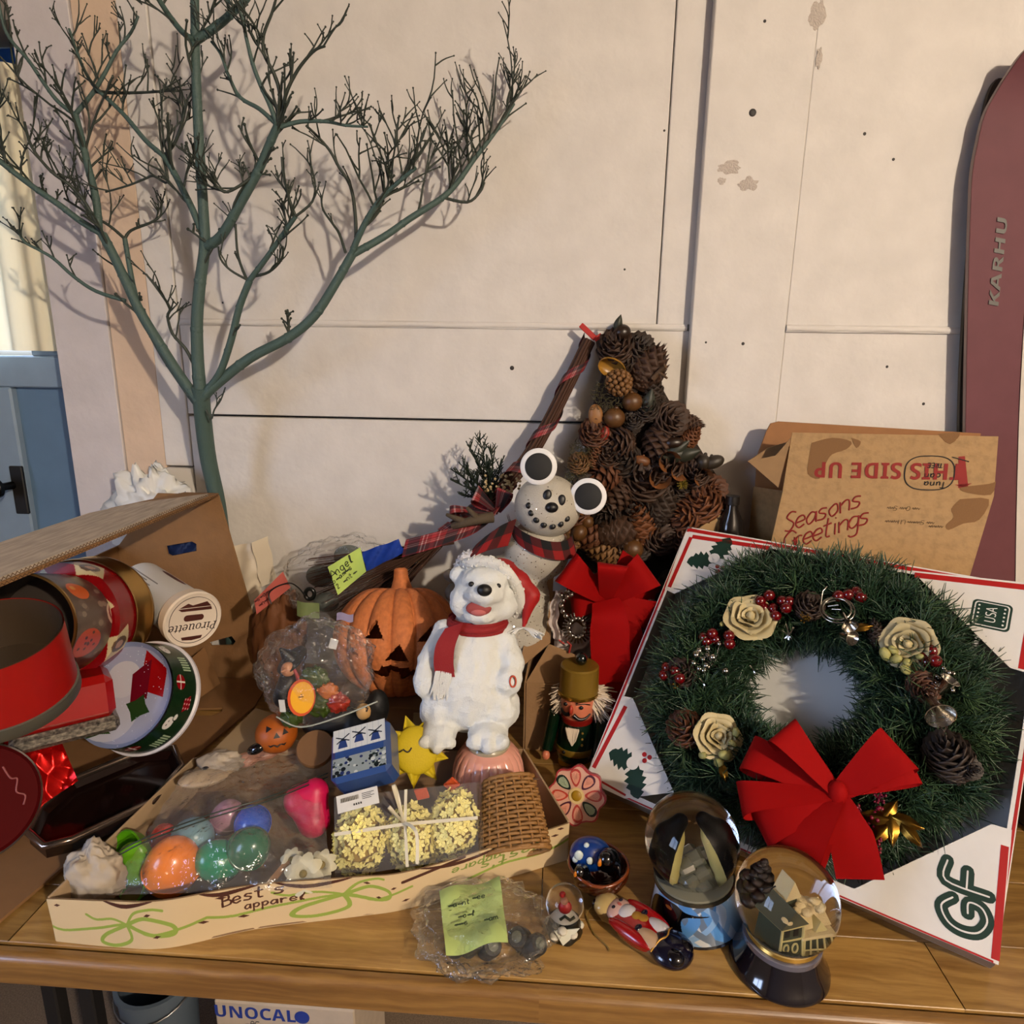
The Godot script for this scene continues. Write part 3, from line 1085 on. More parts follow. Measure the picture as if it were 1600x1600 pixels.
func twig_tree() -> void:
	var base = tz(352, 870, 0.055)
	base.y = 0.0
	var t = thing("twig_tree", "tall teal artificial tree of bare forking branches behind the tipped carton", "tree", base)
	var teal = mat(Color(0.30, 0.395, 0.37), 0.6, {"tone": T_speck, "bump": T_fine, "deep": 0.06, "scale": 14.0})
	var tip = mat(Color(0.20, 0.235, 0.195), 0.6, {"tone": T_speck, "scale": 14.0})
	var g = G.new()
	var tr = [Vector3(base.x - 0.0, 0.0, base.z)]
	tr.append_array(path_of("350,860 341,790 326,720 318,660 313,605", 0.055, 0.13))
	g.tube(tr, taper(tr.size(), 0.0145, 0.0155), 14)
	g.lathe([Vector2(0, 0), Vector2(0.04, 0), Vector2(0.04, 0.008), Vector2(0.02, 0.016), Vector2(0.0, 0.016)], 24, Transform3D(Basis(), base))
	part(t, "trunk", g, teal)
	# outline on the wall, depth at both ends, thickness at both ends, twigs, their length
	var B = [
		["313,612 309,560 308,500 313,440 320,385 318,330 311,220 307,130 305,50 304,-60", 0.13, 0.17, 0.0115, 0.0062, 7, 0.05],
		["316,622 335,603 390,560 450,528 490,495 520,450 550,398", 0.13, 0.13, 0.0098, 0.0075, 2, 0.05],
		["550,398 600,370 640,342 690,310 715,285 740,250 762,222 785,190 803,162", 0.13, 0.06, 0.0066, 0.0026, 30, 0.075],
		["548,402 560,370 580,332 600,305 622,285 650,262", 0.13, 0.18, 0.006, 0.0028, 24, 0.075],
		["540,395 530,365 520,350 505,328 502,310", 0.12, 0.10, 0.0026, 0.0016, 3, 0.03],
		["556,385 556,350 552,310 545,285 530,262 515,235 495,212 478,196", 0.13, 0.16, 0.0032, 0.002, 8, 0.04],
		["690,308 730,316 750,300 757,285", 0.10, 0.09, 0.0028, 0.0018, 8, 0.04],
		["316,618 342,585 360,535 374,480 390,438", 0.13, 0.16, 0.0066, 0.0058, 2, 0.03],
		["390,438 420,398 445,362 462,338", 0.16, 0.2, 0.0048, 0.0034, 8, 0.055],
		["462,338 452,310 443,275 440,245", 0.2, 0.21, 0.0022, 0.0016, 3, 0.03],
		["462,338 488,315 492,285 484,255", 0.2, 0.19, 0.0022, 0.0016, 6, 0.035],
		["387,440 372,400 368,350", 0.16, 0.14, 0.0026, 0.0018, 3, 0.03],
		["384,436 360,422 345,405 341,385", 0.16, 0.18, 0.0022, 0.0015, 4, 0.025],
		["396,432 420,425 440,405 442,385", 0.16, 0.19, 0.0026, 0.0018, 6, 0.028],
		["324,385 346,368 370,328 402,270 420,228 434,196", 0.15, 0.2, 0.0085, 0.0062, 12, 0.06],
		["434,196 420,160 408,135 395,100 385,60 375,20 340,-10", 0.2, 0.22, 0.0042, 0.002, 10, 0.055],
		["434,196 405,170 375,152 358,120 345,85 330,65", 0.2, 0.17, 0.0038, 0.0018, 10, 0.05],
		["436,195 438,150 428,115 413,85 412,55 425,20 432,-5", 0.2, 0.23, 0.0034, 0.0018, 6, 0.05],
		["440,193 446,150 465,110 490,80 508,72", 0.2, 0.22, 0.0032, 0.0018, 6, 0.045],
		["438,198 470,190 510,190 540,196 575,198", 0.2, 0.19, 0.0038, 0.0016, 16, 0.045],
		["320,375 302,330 290,305 272,270 256,244", 0.15, 0.13, 0.0058, 0.005, 8, 0.06],
		["256,244 228,220 198,184 172,158 150,138 132,110 118,75 108,45", 0.13, 0.1, 0.0044, 0.002, 12, 0.05],
		["258,242 272,225 282,200 290,165 285,150", 0.13, 0.15, 0.003, 0.002, 10, 0.05],
		["308,62 340,40 365,18 390,-8 410,-40", 0.17, 0.19, 0.0068, 0.005, 3, 0.05],
		["303,64 285,50 265,25 245,-6", 0.17, 0.15, 0.0048, 0.004, 3, 0.05],
		["310,626 282,588 245,530 218,485 197,440 178,400 160,366", 0.13, 0.13, 0.0095, 0.0078, 3, 0.05],
		["160,366 125,345 95,322 60,298 25,272 -5,248 -30,225", 0.13, 0.18, 0.006, 0.004, 12, 0.07],
		["155,362 150,310 138,262 127,215 118,180", 0.13, 0.11, 0.0066, 0.0056, 12, 0.075],
		["118,180 92,160 72,135 45,95 15,60 3,30 -4,-10", 0.11, 0.14, 0.0038, 0.0022, 10, 0.05],
		["118,178 145,145 165,112 182,80 205,50 216,25", 0.11, 0.09, 0.004, 0.002, 10, 0.05],
		["148,143 175,145 210,145 250,143 275,140", 0.1, 0.12, 0.003, 0.0016, 12, 0.045],
		["308,632 285,600 258,560 238,525 224,495 210,455 203,420 195,373", 0.12, 0.09, 0.0064, 0.0042, 4, 0.04],
		["195,373 205,360 235,348 250,338 252,328", 0.09, 0.07, 0.0028, 0.0016, 12, 0.03],
		["195,373 170,352 140,335 100,310", 0.09, 0.11, 0.003, 0.0018, 10, 0.06],
		["196,470 150,455 115,432 85,405 60,390 38,378 28,358", 0.13, 0.17, 0.0036, 0.002, 12, 0.035],
		["304,572 290,545 270,522 262,495 265,480 245,450 228,428", 0.13, 0.16, 0.0032, 0.0018, 14, 0.04],
		["160,368 135,320 110,290 80,268 50,230 38,190", 0.13, 0.2, 0.0034, 0.002, 14, 0.06],
		["255,246 262,285 240,275 225,280 200,290 165,300", 0.13, 0.12, 0.0024, 0.0016, 8, 0.045],
		["400,272 375,290 350,300 330,280", 0.18, 0.2, 0.0028, 0.0018, 14, 0.05],
		["322,640 330,655 335,640 345,625 352,605", 0.14, 0.14, 0.0018, 0.0012, 2, 0.02],
	]
	for b in B:
		var l = path_of(b[0], b[1], b[2])
		g = G.new()
		g.tube(l, taper(l.size(), b[3], b[4]), 9)
		for k in range(2, l.size() - 1, 5):   # nodes of the bark
			g.ball(l[k], Vector3.ONE * lerpf(b[3], b[4], float(k) / l.size()) * 1.12, 7, 5)
		var limb = part(t, "branch", g, teal if b[3] > 0.0035 else tip)
		var m: int = b[5]
		for k in m:
			if k % 5 in [1, 3]:
				continue
			var f = lerpf(0.25, 1.0, pow((k + 0.5) / m, 0.7))
			var i = clampi(int(f * (l.size() - 1)), 1, l.size() - 1)
			var d: Vector3 = (l[i] - l[i - 1]).normalized()
			var off = Vector3(rng.randf_range(-1.0, 1.0), rng.randf_range(0.15, 1.2), rng.randf_range(-0.7, 0.8)).normalized()
			g = G.new()
			twig(g, l[i], d * 0.75 + off, b[6] * rng.randf_range(0.7, 1.7), lerpf(b[3], b[4], f) * 0.22 + 0.0011, 1 if b[6] < 0.05 else 2)
			part(limb, "twig", g, tip)

# ---------------------------------------------------------------- tipped carton of tins
func holed(outer: Array, hole: Array) -> Array:   # an outline with one opening, joined by a slit
	var o2 = outer.duplicate()
	var best = [1e9, 0, 0]
	for i in outer.size():
		for j in hole.size():
			var d: float = (outer[i] - hole[j]).length()
			if d < best[0]:
				best = [d, i, j]
	var ring = []
	var oc = Geometry2D.is_polygon_clockwise(PackedVector2Array(outer))
	var hh = hole.duplicate()
	var jj: int = best[2]
	if Geometry2D.is_polygon_clockwise(PackedVector2Array(hole)) == oc:
		hh.reverse()
		jj = hole.size() - 1 - jj
	for k in hh.size() + 1:
		ring.append(hh[(jj + k) % hh.size()])
	var e = 0.00005
	var back: Vector2 = outer[best[1]] + Vector2(e, e)
	ring[ring.size() - 1] = ring[ring.size() - 1] + Vector2(e, -e)
	var out = []
	for k in outer.size():
		out.append(outer[k])
		if k == best[1]:
			out.append_array(ring)
			out.append(back)
	return out
func pill(o: Vector2, w: float, hh: float, turn: float) -> Array:
	var l = []
	for k in 16:
		var a = TAU * k / 16
		var q = Vector2(cos(a) * hh / 2 + (w - hh) / 2 * signf(cos(a) + 1e-6), sin(a) * hh / 2)
		l.append(o + q.rotated(turn))
	return l
func corrugated(g: G, pts: Array, r: float) -> void:    # the wavy paper seen in a cut edge
	var l = []
	var run = 0.0
	for k in pts.size() - 1:
		var d: Vector3 = pts[k + 1] - pts[k]
		var m = int(d.length() / 0.0035)
		for j in m:
			l.append(pts[k] + d * j / m + Vector3(0, r * (1.0 if j % 2 else -1.0), 0))
	g.tube(l, 0.0006, 4)

func left_carton() -> void:
	var t = thing("tipped_carton", "open brown carton tipped on its side, with hand holes and full of tins", "carton", Vector3(-0.75, 0.0, 0.4))
	var card = mat(Color(0.53, 0.385, 0.235), 0.85, {"tone": T_blotch, "bump": T_fine, "deep": 0.03, "scale": 5.0})
	var inner = mat(Color(0.50, 0.355, 0.205), 0.85, {"tone": T_blotch, "scale": 4.0})
	var worn = mat(Color(0.70, 0.64, 0.57), 0.9, {"tone": noise_tex("worn", FastNoiseLite.TYPE_SIMPLEX_SMOOTH, 0.02, 512, 0.82, 1.06, 5), "scale": Vector3(9.0, 9.0, 1.5)})
	# far wall, in x-y at z = 0.1
	var z = 0.1
	var xy = func(px, py): 
		var q = tz(px, py, z)
		return Vector2(q.x, q.y)
	var outer = [Vector2(-0.652, 0.394), Vector2(-0.582, 0.04), Vector2(-0.574, 0.004), Vector2(-0.86, 0.004), Vector2(-0.872, 0.28), Vector2(-0.775, 0.394)]
	var g = G.new()
	var hl = []
	for q in [[259, 853], [300, 846], [307, 850], [307, 861], [268, 869], [262, 866]]:
		hl.append(xy.call(q[0], q[1]))
	var pl = holed(outer, hl)
	var hl2 = []
	for q in [[326, 1004], [362, 994], [368, 1002], [364, 1008], [330, 1009]]:
		hl2.append(xy.call(q[0], q[1]))
	pl = holed(pl, hl2)
	g.prism(pl, z - 0.004, z, Transform3D())
	part(t, "side_wall", g, card)
	# floor of the tipped carton, with the slot
	var fl = func(px, py):
		var q = ty(px, py, 0.006)
		return Vector2(q.x, q.z)
	var slot = []
	for q in [[285, 1117], [295, 1107], [348, 1105], [346, 1112], [330, 1118]]:
		slot.append(fl.call(q[0], q[1]))
	g = G.new()
	var flo = holed([Vector2(-0.574, 0.105), Vector2(-0.562, 0.209), Vector2(-0.652, 0.74), Vector2(-0.9, 0.74), Vector2(-0.86, 0.1)], slot)
	g.prism(flo, -0.0055, -0.0015, Transform3D(Basis(Vector3(1, 0, 0), Vector3(0, 0, 1), Vector3(0, -1, 0)), Vector3(0, 0.0, 0)))
	part(t, "lower_panel", g, inner)
	g = G.new()   # a creased inner flap standing on the floor by the far wall
	var a0 = tz(319, 1013, 0.102)
	var a1 = ty(344, 1068, 0.012)
	var a2 = ty(288, 1108, 0.012)
	var a3 = ty(200, 1120, 0.03)
	g.quad(a0, a1, a2, a3)
	g.quad(a0 + Vector3(0, 0.003, 0), a1 + Vector3(0, 0.003, 0), a2 + Vector3(0, 0.003, 0), a3 + Vector3(0, 0.003, 0))
	part(t, "inner_flap", g, inner)
	g = G.new()
	g.box(Vector3(0.004, 0.28, 0.67), Transform3D(Basis(), Vector3(-0.872, 0.143, 0.425)))
	part(t, "back_wall", g, inner)
	# upper panel and the folded flap on it
	var up = Basis(Vector3(1, 0, 0), Vector3(0, 0, 1), Vector3(0, -1, 0))
	g = G.new()
	g.prism([Vector2(-0.651, 0.1), Vector2(-0.662, 0.74), Vector2(-0.80, 0.74), Vector2(-0.775, 0.24), Vector2(-0.72, 0.1)], -0.398, -0.393, Transform3D(up, Vector3()))
	part(t, "upper_panel", g, card)
	g = G.new()
	g.prism([Vector2(-0.656, 0.13), Vector2(-0.664, 0.74), Vector2(-0.79, 0.74), Vector2(-0.772, 0.30), Vector2(-0.74, 0.22)], -0.4035, -0.3985, Transform3D(up, Vector3()))
	part(t, "folded_flap", g, worn, false, "grey scuffed flap folded back")
	g = G.new()
	corrugated(g, [Vector3(-0.6503, 0.3955, 0.1), Vector3(-0.6613, 0.3955, 0.74)], 0.0018)
	corrugated(g, [Vector3(-0.6555, 0.401, 0.13), Vector3(-0.6635, 0.401, 0.74)], 0.0018)
	part(t, "cut_edge", g, mat(Color(0.36, 0.25, 0.15), 0.9))
	# crumpled bag behind it
	var b = thing("plastic_bag", "crumpled white plastic bag with a blue print behind the tipped carton", "bag", Vector3(-0.72, 0.0, 0.05))
	g = G.new()
	var fn = FastNoiseLite.new()
	fn.frequency = 9.0
	fn.seed = 3
	var mid = tz(245, 790, 0.055)
	g.grid(44, 26, func(u, v):
		var a: float = u * TAU
		var e: float = (v - 0.5) * PI
		var d = Vector3(cos(e) * cos(a), sin(e), cos(e) * sin(a) * 0.42)
		var r: float = 0.085 * (1.0 + 0.45 * fn.get_noise_3dv(d * 0.35) + 0.2 * absf(fn.get_noise_3dv(d * 0.8)))
		return mid + Vector3(-0.008, -0.025, 0.0) + Vector3(d.x, d.y * 1.1, d.z) * r, true, false, true)
	part(b, "film", g, mat(Color(0.85, 0.85, 0.83), 0.35, {"back": Color(0.5, 0.5, 0.5)}))
	g = G.new()
	g.grid(10, 6, func(u, v):
		var q = tz(lerpf(250, 291, u), lerpf(782, 768, u) + v * 18.0, 0.0).lerp(cam_at, 0.062)
		return q + Vector3(0, 0.002 * sin(u * 20.0), 0.003 * sin(v * 9.0 + u * 7.0)))
	part(b, "blue_print", g, mat(Color(0.07, 0.20, 0.38), 0.4))
	g = G.new()
	g.grid(12, 8, func(u, v): return tz(lerpf(250, 318, u), lerpf(838, 880, v), 0.09) + Vector3(0, 0, 0.004 * sin(u * 17.0 + v * 9.0)))
	part(b, "blue_film", g, mat(Color(0.08, 0.13, 0.27), 0.3))
	tins()

func turned(a: Vector3, b: Vector3) -> Transform3D:   # y axis from a to b
	return along(a, b - a)

func tins() -> void:
	var steel = mat(Color(0.62, 0.60, 0.56), 0.28, {"metal": 1.0})
	var brass = mat(Color(0.66, 0.52, 0.30), 0.3, {"metal": 1.0})
	var dark = mat(Color(0.16, 0.12, 0.09), 0.5)
	# white wafer can
	var lc = td(303, 969, 1.13)
	var bc = td(222, 914, 1.25)
	var ax = (lc - bc).normalized()
	var L = (lc - bc).length()
	var t = thing("wafer_can", "tall white cardboard wafer can with a cream lid lettered Pirouette upside down", "can", bc)
	var im = blank(512, 256, Color(0.80, 0.79, 0.77))
	for k in 9:
		line(im, [Vector2(150 + k * 9, 20), Vector2(150 + k * 9, 110 + (k * 37) % 60)], 1.3, Color(0.45, 0.42, 0.4))
	dot(im, 290, 150, 12, Color(0.30, 0.10, 0.09), 48)
	for k in 5:
		dot(im, 345, 80 + k * 14, 8, Color(0.62, 0.30, 0.28), 5)
	line(im, smooth2([Vector2(90, 60), Vector2(120, 100), Vector2(105, 150), Vector2(125, 190)]), 2.0, Color(0.3, 0.25, 0.3))
	for r in [[0, 26, Color(0.70, 0.52, 0.46)], [236, 20, Color(0.74, 0.60, 0.52)]]:
		im.fill_rect(Rect2i(0, r[0], 512, r[1]), r[2])
	var g = G.new()
	g.lathe([Vector2(0, 0), Vector2(0.043, 0), Vector2(0.043, L - 0.014)], 48, turned(bc, lc))
	part(t, "body", g, printed(im, 0.45))
	g = G.new()
	g.lathe([Vector2(0.0435, L - 0.024), Vector2(0.0485, L - 0.022), Vector2(0.0495, L - 0.003), Vector2(0.047, L), Vector2(0.044, L - 0.0015), Vector2(0, L - 0.0015)], 56, turned(bc, lc))
	part(t, "lid", g, mat(Color(0.84, 0.79, 0.73), 0.45))
	var face = look(lc + ax * -0.0012, ax, (td(303, 1010, 1.13) - lc))   # printed upside down
	g = G.new()
	handwrite(g, "", 0.01, face, 0.001)
	letters(g, "Pirouette", 0.0135, face * Transform3D(Basis(), Vector3(0, 0.013, 0)), font("Droid Serif", false, true), 0.18)
	var ring = []
	for k in 49:
		ring.append(face * Vector3(cos(TAU * k / 48) * 0.0405, sin(TAU * k / 48) * 0.0405, 0.0002))
	g.tube(ring, 0.0005, 4, false)
	part(t, "lettering", g, mat(Color(0.20, 0.15, 0.15), 0.5))
	for q in [["oval_badge", pill(Vector2(0, -0.004), 0.034, 0.011, 0)], ["wafer_picture", [Vector2(-0.030, -0.016), Vector2(0.022, -0.0165), Vector2(0.028, -0.021), Vector2(-0.028, -0.0215)]], ["wafer_picture", [Vector2(-0.028, -0.0225), Vector2(0.026, -0.0225), Vector2(0.012, -0.030), Vector2(0.004, -0.026), Vector2(-0.02, -0.031)]], ["banner", [Vector2(-0.018, 0.029), Vector2(0.018, 0.029), Vector2(0.016, 0.034), Vector2(0, 0.036), Vector2(-0.016, 0.034)]]]:
		g = G.new()
		g.prism(q[1], 0.0, 0.0004, face)
		part(t, q[0], g, mat(Color(0.28, 0.12, 0.09), 0.5))
	# red tin with a brass lid
	var p0 = td(92, 972, 1.00)
	var p1 = td(150, 958, 1.10)
	t = thing("red_tin", "round red biscuit tin printed with stamps, brass lid rim against the wafer can", "tin", p0)
	L = (p1 - p0).length()
	im = blank(512, 128, Color(0.46, 0.02, 0.04))
	for k in 8:
		var o = Vector2(32 + 64 * k, 44 + 38 * (k % 2))
		fill_poly(im, star(o, 30, 24, 2, 0.3), Color(0.72, 0.66, 0.52))
		if k % 2:
			dot(im, o.x, o.y, 12, Color(0.35, 0.27, 0.2), 14)
			dot(im, o.x, o.y, 6, Color(0.65, 0.5, 0.42), 8)
		else:
			fill_poly(im, star(o, 14, 6, 6), Color(0.15, 0.32, 0.12))
	g = G.new()
	g.lathe([Vector2(0, 0), Vector2(0.088, 0), Vector2(0.088, L - 0.03)], 64, turned(p0, p1))
	part(t, "body", g, printed(im, 0.25))
	g = G.new()
	g.lathe([Vector2(0.0885, L - 0.052), Vector2(0.0905, L - 0.054), Vector2(0.0905, L - 0.048), Vector2(0.092, L - 0.046), Vector2(0.092, L - 0.008), Vector2(0.0935, L - 0.006), Vector2(0.093, L), Vector2(0, L)], 64, turned(p0, p1))
	part(t, "lid", g, brass)
	# sweets tin
	p0 = td(18, 985, 0.86)
	p1 = td(88, 976, 0.985)
	L = (p1 - p0).length()
	t = thing("sweets_tin", "open tin printed with stars, gingerbread biscuits and a swirl lollipop", "tin", p0)
	im = blank(768, 160, Color(0.30, 0.24, 0.21))
	for k in 260:
		dot(im, rng.randf() * 768, rng.randf() * 160, rng.randf_range(3, 9), [Color(0.36, 0.30, 0.27), Color(0.24, 0.19, 0.17), Color(0.5, 0.44, 0.38)][k % 3])
	for k in 12:
		var o = Vector2(32 + 64 * k, 40 + 80 * (k % 2))
		match k % 6:
			0: fill_poly(im, star(o, 38, 16, 5, 0.3), Color(0.80, 0.76, 0.70))
			1: fill_poly(im, star(o, 42, 18, 5, 0.8), Color(0.42, 0.42, 0.20))
			2:
				dot(im, o.x, o.y, 34, Color(0.72, 0.22, 0.08))
				for j in 9:
					dot(im, o.x + cos(j * 2.4) * 3.2 * j, o.y + sin(j * 2.4) * 3.2 * j, 3.0, Color(0.22, 0.07, 0.03))
			3:
				dot(im, o.x, o.y, 32, Color(0.78, 0.66, 0.58))
				var sp = []
				for j in 60:
					sp.append(o + Vector2(cos(j * 0.36), sin(j * 0.36)) * j * 0.5)
				line(im, sp, 2.2, Color(0.45, 0.12, 0.10))
			4:
				dot(im, o.x, o.y, 24, Color(0.80, 0.34, 0.08))
				dot(im, o.x + 8, o.y - 8, 6, Color(0.85, 0.6, 0.3))
			5:
				for j in 7:
					line(im, [o + Vector2(-24 + j * 8, -16), o + Vector2(-18 + j * 8, 16)], 2.6, Color(0.80, 0.72, 0.66) if j % 2 else Color(0.55, 0.10, 0.08))
	g = G.new()
	g.lathe([Vector2(0.074, 0), Vector2(0.074, L), Vector2(0, L)], 64, turned(p0, p1))
	part(t, "body", g, printed(im, 0.28))
	g = G.new()
	g.lathe([Vector2(0.072, 0.001), Vector2(0.072, L - 0.004), Vector2(0, L - 0.004)], 48, turned(p0, p1))
	part(t, "lining", g, dark)
	g = G.new()
	g.lathe([Vector2(0.0722, 0.002), Vector2(0.0722, -0.0015), Vector2(0.0748, -0.0015), Vector2(0.0754, 0.0015), Vector2(0.0742, 0.003)], 64, turned(p0, p1))
	part(t, "rim", g, brass)
	# red round dish with a silver foot
	p0 = td(-20, 992, 0.765)
	p1 = td(6, 1075, 0.80)
	L = (p1 - p0).length()
	t = thing("red_dish", "large round red tin dish with a dull silver lower rim at the left edge", "tin", p1)
	g = G.new()
	g.lathe([Vector2(0.074, 0), Vector2(0.0745, L)], 64, turned(p0, p1))
	part(t, "body", g, mat(Color(0.56, 0.025, 0.015), 0.35))
	g = G.new()
	g.lathe([Vector2(0.0722, 0.0), Vector2(0.0722, L - 0.01), Vector2(0, L - 0.01)], 48, turned(p0, p1))
	part(t, "lining", g, mat(Color(0.24, 0.19, 0.14), 0.45))
	g = G.new()
	g.lathe([Vector2(0.0745, L), Vector2(0.0765, L + 0.001), Vector2(0.0765, L + 0.016), Vector2(0.075, L + 0.018), Vector2(0, L + 0.018)], 64, turned(p0, p1))
	part(t, "foot_rim", g, mat(Color(0.50, 0.50, 0.45), 0.45, {"metal": 0.7, "tone": T_speck, "scale": 20.0}))
	# red square tin
	var q0 = td(96, 1092, 0.965)
	t = thing("square_tin", "red rectangular tin with a patterned silver lid rim below the biscuit tins", "tin", q0)
	var fr = frame(q0, td(140, 1084, 0.965) - td(60, 1102, 0.93), td(96, 1040, 0.965) - q0)
	g = G.new()
	g.box(Vector3(0.125, 0.062, 0.10), fr, 0.01)
	part(t, "body", g, mat(Color(0.56, 0.02, 0.015), 0.3))
	g = G.new()
	g.box(Vector3(0.129, 0.022, 0.104), fr * Transform3D(Basis(), Vector3(0, -0.04, 0)), 0.006)
	part(t, "lid_rim", g, mat(Color(0.62, 0.58, 0.52), 0.35, {"metal": 0.5, "tone": noise_tex("marks", FastNoiseLite.TYPE_CELLULAR, 0.05, 256, 0.15, 1.3, 2), "scale": 16.0}))
	# snowman tin lid
	p0 = td(190, 1084, 1.01)
	p1 = td(231, 1090, 1.07)
	ax = (p0 - p1).normalized()
	L = (p1 - p0).length()
	t = thing("round_tin", "round tin with a pale blue snow picture and a green side printed with presents", "tin", p1)
	im = blank(768, 96, Color(0.06, 0.16, 0.08))
	for k in 16:
		var o = Vector2(24 + 48 * k, 30 + 36 * (k % 2))
		match k % 4:
			0:
				dot(im, o.x, o.y, 18, Color(0.50, 0.02, 0.06))
				line(im, [o + Vector2(-16, 0), o + Vector2(16, 0)], 1.6, Color(0.85, 0.85, 0.8))
				line(im, [o + Vector2(0, -16), o + Vector2(0, 16)], 1.6, Color(0.85, 0.85, 0.8))
			1:
				fill_poly(im, [o + Vector2(-20, -18), o + Vector2(20, -14), o + Vector2(18, 18), o + Vector2(-20, 16)], Color(0.16, 0.28, 0.14))
				for j in 6:
					line(im, [o + Vector2(-18 + j * 7, -15), o + Vector2(-18 + j * 7, 15)], 1.4, Color(0.62, 0.68, 0.58))
			2:
				dot(im, o.x, o.y, 16, Color(0.82, 0.80, 0.80))
				dot(im, o.x - 5, o.y - 3, 2, Color(0.1, 0.1, 0.1))
				dot(im, o.x + 5, o.y - 3, 2, Color(0.1, 0.1, 0.1))
				dot(im, o.x + 16, o.y + 14, 9, Color(0.06, 0.06, 0.06))
				dot(im, o.x + 16, o.y + 14, 7, Color(0.82, 0.82, 0.8))
			3:
				fill_poly(im, star(o, 22, 17, 2, 0.5), Color(0.48, 0.02, 0.08))
				for j in 9:
					dot(im, o.x - 10 + (j % 3) * 10, o.y - 10 + (j / 3) * 10, 2.2, Color(0.8, 0.6, 0.6))
	g = G.new()
	g.lathe([Vector2(0.078, 0.006), Vector2(0.085, L - 0.008)], 72, turned(p0, p1))
	part(t, "side", g, printed(im, 0.25))
	g = G.new()
	g.lathe([Vector2(0.085, L - 0.008), Vector2(0.0885, L - 0.006), Vector2(0.0885, L - 0.001), Vector2(0.085, L), Vector2(0, L)], 72, turned(p0, p1))
	part(t, "white_rim", g, mat(Color(0.78, 0.77, 0.80), 0.3))
	im = blank(384, 384, Color(0.50, 0.54, 0.66))
	dot(im, 192, 192, 190, Color(0.44, 0.48, 0.60))
	dot(im, 192, 192, 172, Color(0.56, 0.58, 0.68))
	dot(im, 150, 250, 110, Color(0.66, 0.66, 0.72))
	dot(im, 170, 140, 66, Color(0.70, 0.70, 0.74))
	fill_poly(im, [Vector2(230, 30), Vector2(330, 90), Vector2(340, 190), Vector2(240, 170)], Color(0.52, 0.02, 0.04))
	fill_poly(im, [Vector2(200, 120), Vector2(260, 60), Vector2(280, 200), Vector2(220, 220)], Color(0.36, 0.02, 0.09))
	fill_poly(im, star(Vector2(255, 235), 50, 30, 4, 0.2), Color(0.12, 0.22, 0.10))
	fill_poly(im, star(Vector2(130, 320), 50, 16, 3, 0.2), Color(0.16, 0.24, 0.10))
	for k in 120:
		dot(im, rng.randf() * 384, rng.randf() * 384, 1.4, Color(0.72, 0.75, 0.82))
	var fx = look(p0 + ax * -0.004, ax, Vector3.UP)
	g = G.new()
	g.grid(48, 8, func(u, v): return fx * Vector3(cos(u * TAU) * v * 0.078, sin(u * TAU) * v * 0.078, -0.004 if v < 0.9 else (v - 0.9) * 0.05 - 0.002), true)
	for k in g.uv.size():
		var q: Vector3 = fx.affine_inverse() * g.v[k]
		g.uv[k] = Vector2(0.5 + q.x / 0.16, 0.5 - q.y / 0.16)
	part(t, "picture", g, printed(im, 0.25))
	# red foil
	t = thing("red_foil", "crumpled sheet of shiny red foil below the square tin", "foil", td(65, 1195, 0.9))
	g = G.new()
	var fn = FastNoiseLite.new()
	fn.frequency = 0.9
	fn.seed = 11
	fn.noise_type = FastNoiseLite.TYPE_CELLULAR
	fn.fractal_octaves = 2
	g.grid(40, 40, func(u, v):
		var q = td(lerpf(lerpf(5, 88, u), lerpf(40, 122, u), v), lerpf(lerpf(1160, 1140, u), lerpf(1275, 1220, u), v), 0.93 + 0.02 * u)
		return q + (cam_at - q).normalized() * (0.03 * fn.get_noise_2d(u * 1.5, v * 1.5) + 0.02))
	part(t, "sheet", g, mat(Color(0.75, 0.03, 0.015), 0.24, {"metal": 0.75}))
	# long dark tray
	t = thing("dark_tray", "long dark brown octagonal tray with a glossy raised edge leaning in the carton", "tray", ty(165, 1250, 0.03))
	var pl = []
	for q in [[44, 1300], [70, 1322], [112, 1312], [238, 1252], [284, 1198], [272, 1168], [225, 1172], [112, 1218], [62, 1262]]:
		pl.append(ty(q[0], q[1], 0.055))
	var cc = Vector3()
	for q in pl:
		cc += q / pl.size()
	g = G.new()
	for k in pl.size():
		var a: Vector3 = pl[k]
		var b: Vector3 = pl[(k + 1) % pl.size()]
		var ai: Vector3 = cc + (a - cc) * 0.88 - Vector3(0, 0.012, 0)
		var bi: Vector3 = cc + (b - cc) * 0.88 - Vector3(0, 0.012, 0)
		g.quad(a, b, bi, ai)
		g.quad(a, b, b - Vector3(0, 0.018, 0), a - Vector3(0, 0.018, 0))
		g.tri(ai, bi, cc - Vector3(0, 0.012, 0))
		g.tri(a - Vector3(0, 0.018, 0), b - Vector3(0, 0.018, 0), cc - Vector3(0, 0.018, 0))
	part(t, "tray", g, mat(Color(0.085, 0.035, 0.028), 0.14))
	g = G.new()
	var rp = pl.duplicate()
	rp.append(pl[0])
	g.tube(rp, 0.0052, 10)
	part(t, "rolled_edge", g, mat(Color(0.50, 0.44, 0.40), 0.16, {"metal": 0.9}))
	# maroon lid at the very edge
	p0 = td(-42, 1255, 0.80)
	t = thing("maroon_lid", "dark red round tin lid with a faint white squiggle at the left edge", "lid", p0)
	var dr = (cam_at - p0).normalized() + Vector3(0.15, 0.1, 0)
	var fx2 = look(p0, dr)
	g = G.new()
	g.lathe([Vector2(0, 0.012), Vector2(0.062, 0.012), Vector2(0.066, 0.008), Vector2(0.067, -0.02), Vector2(0, -0.02)], 56, fx2 * Transform3D(Basis(Vector3(1, 0, 0), Vector3(0, 0, 1), Vector3(0, -1, 0)), Vector3()))
	part(t, "cap", g, mat(Color(0.26, 0.010, 0.018), 0.7, {"spec": 0.2}))
	g = G.new()
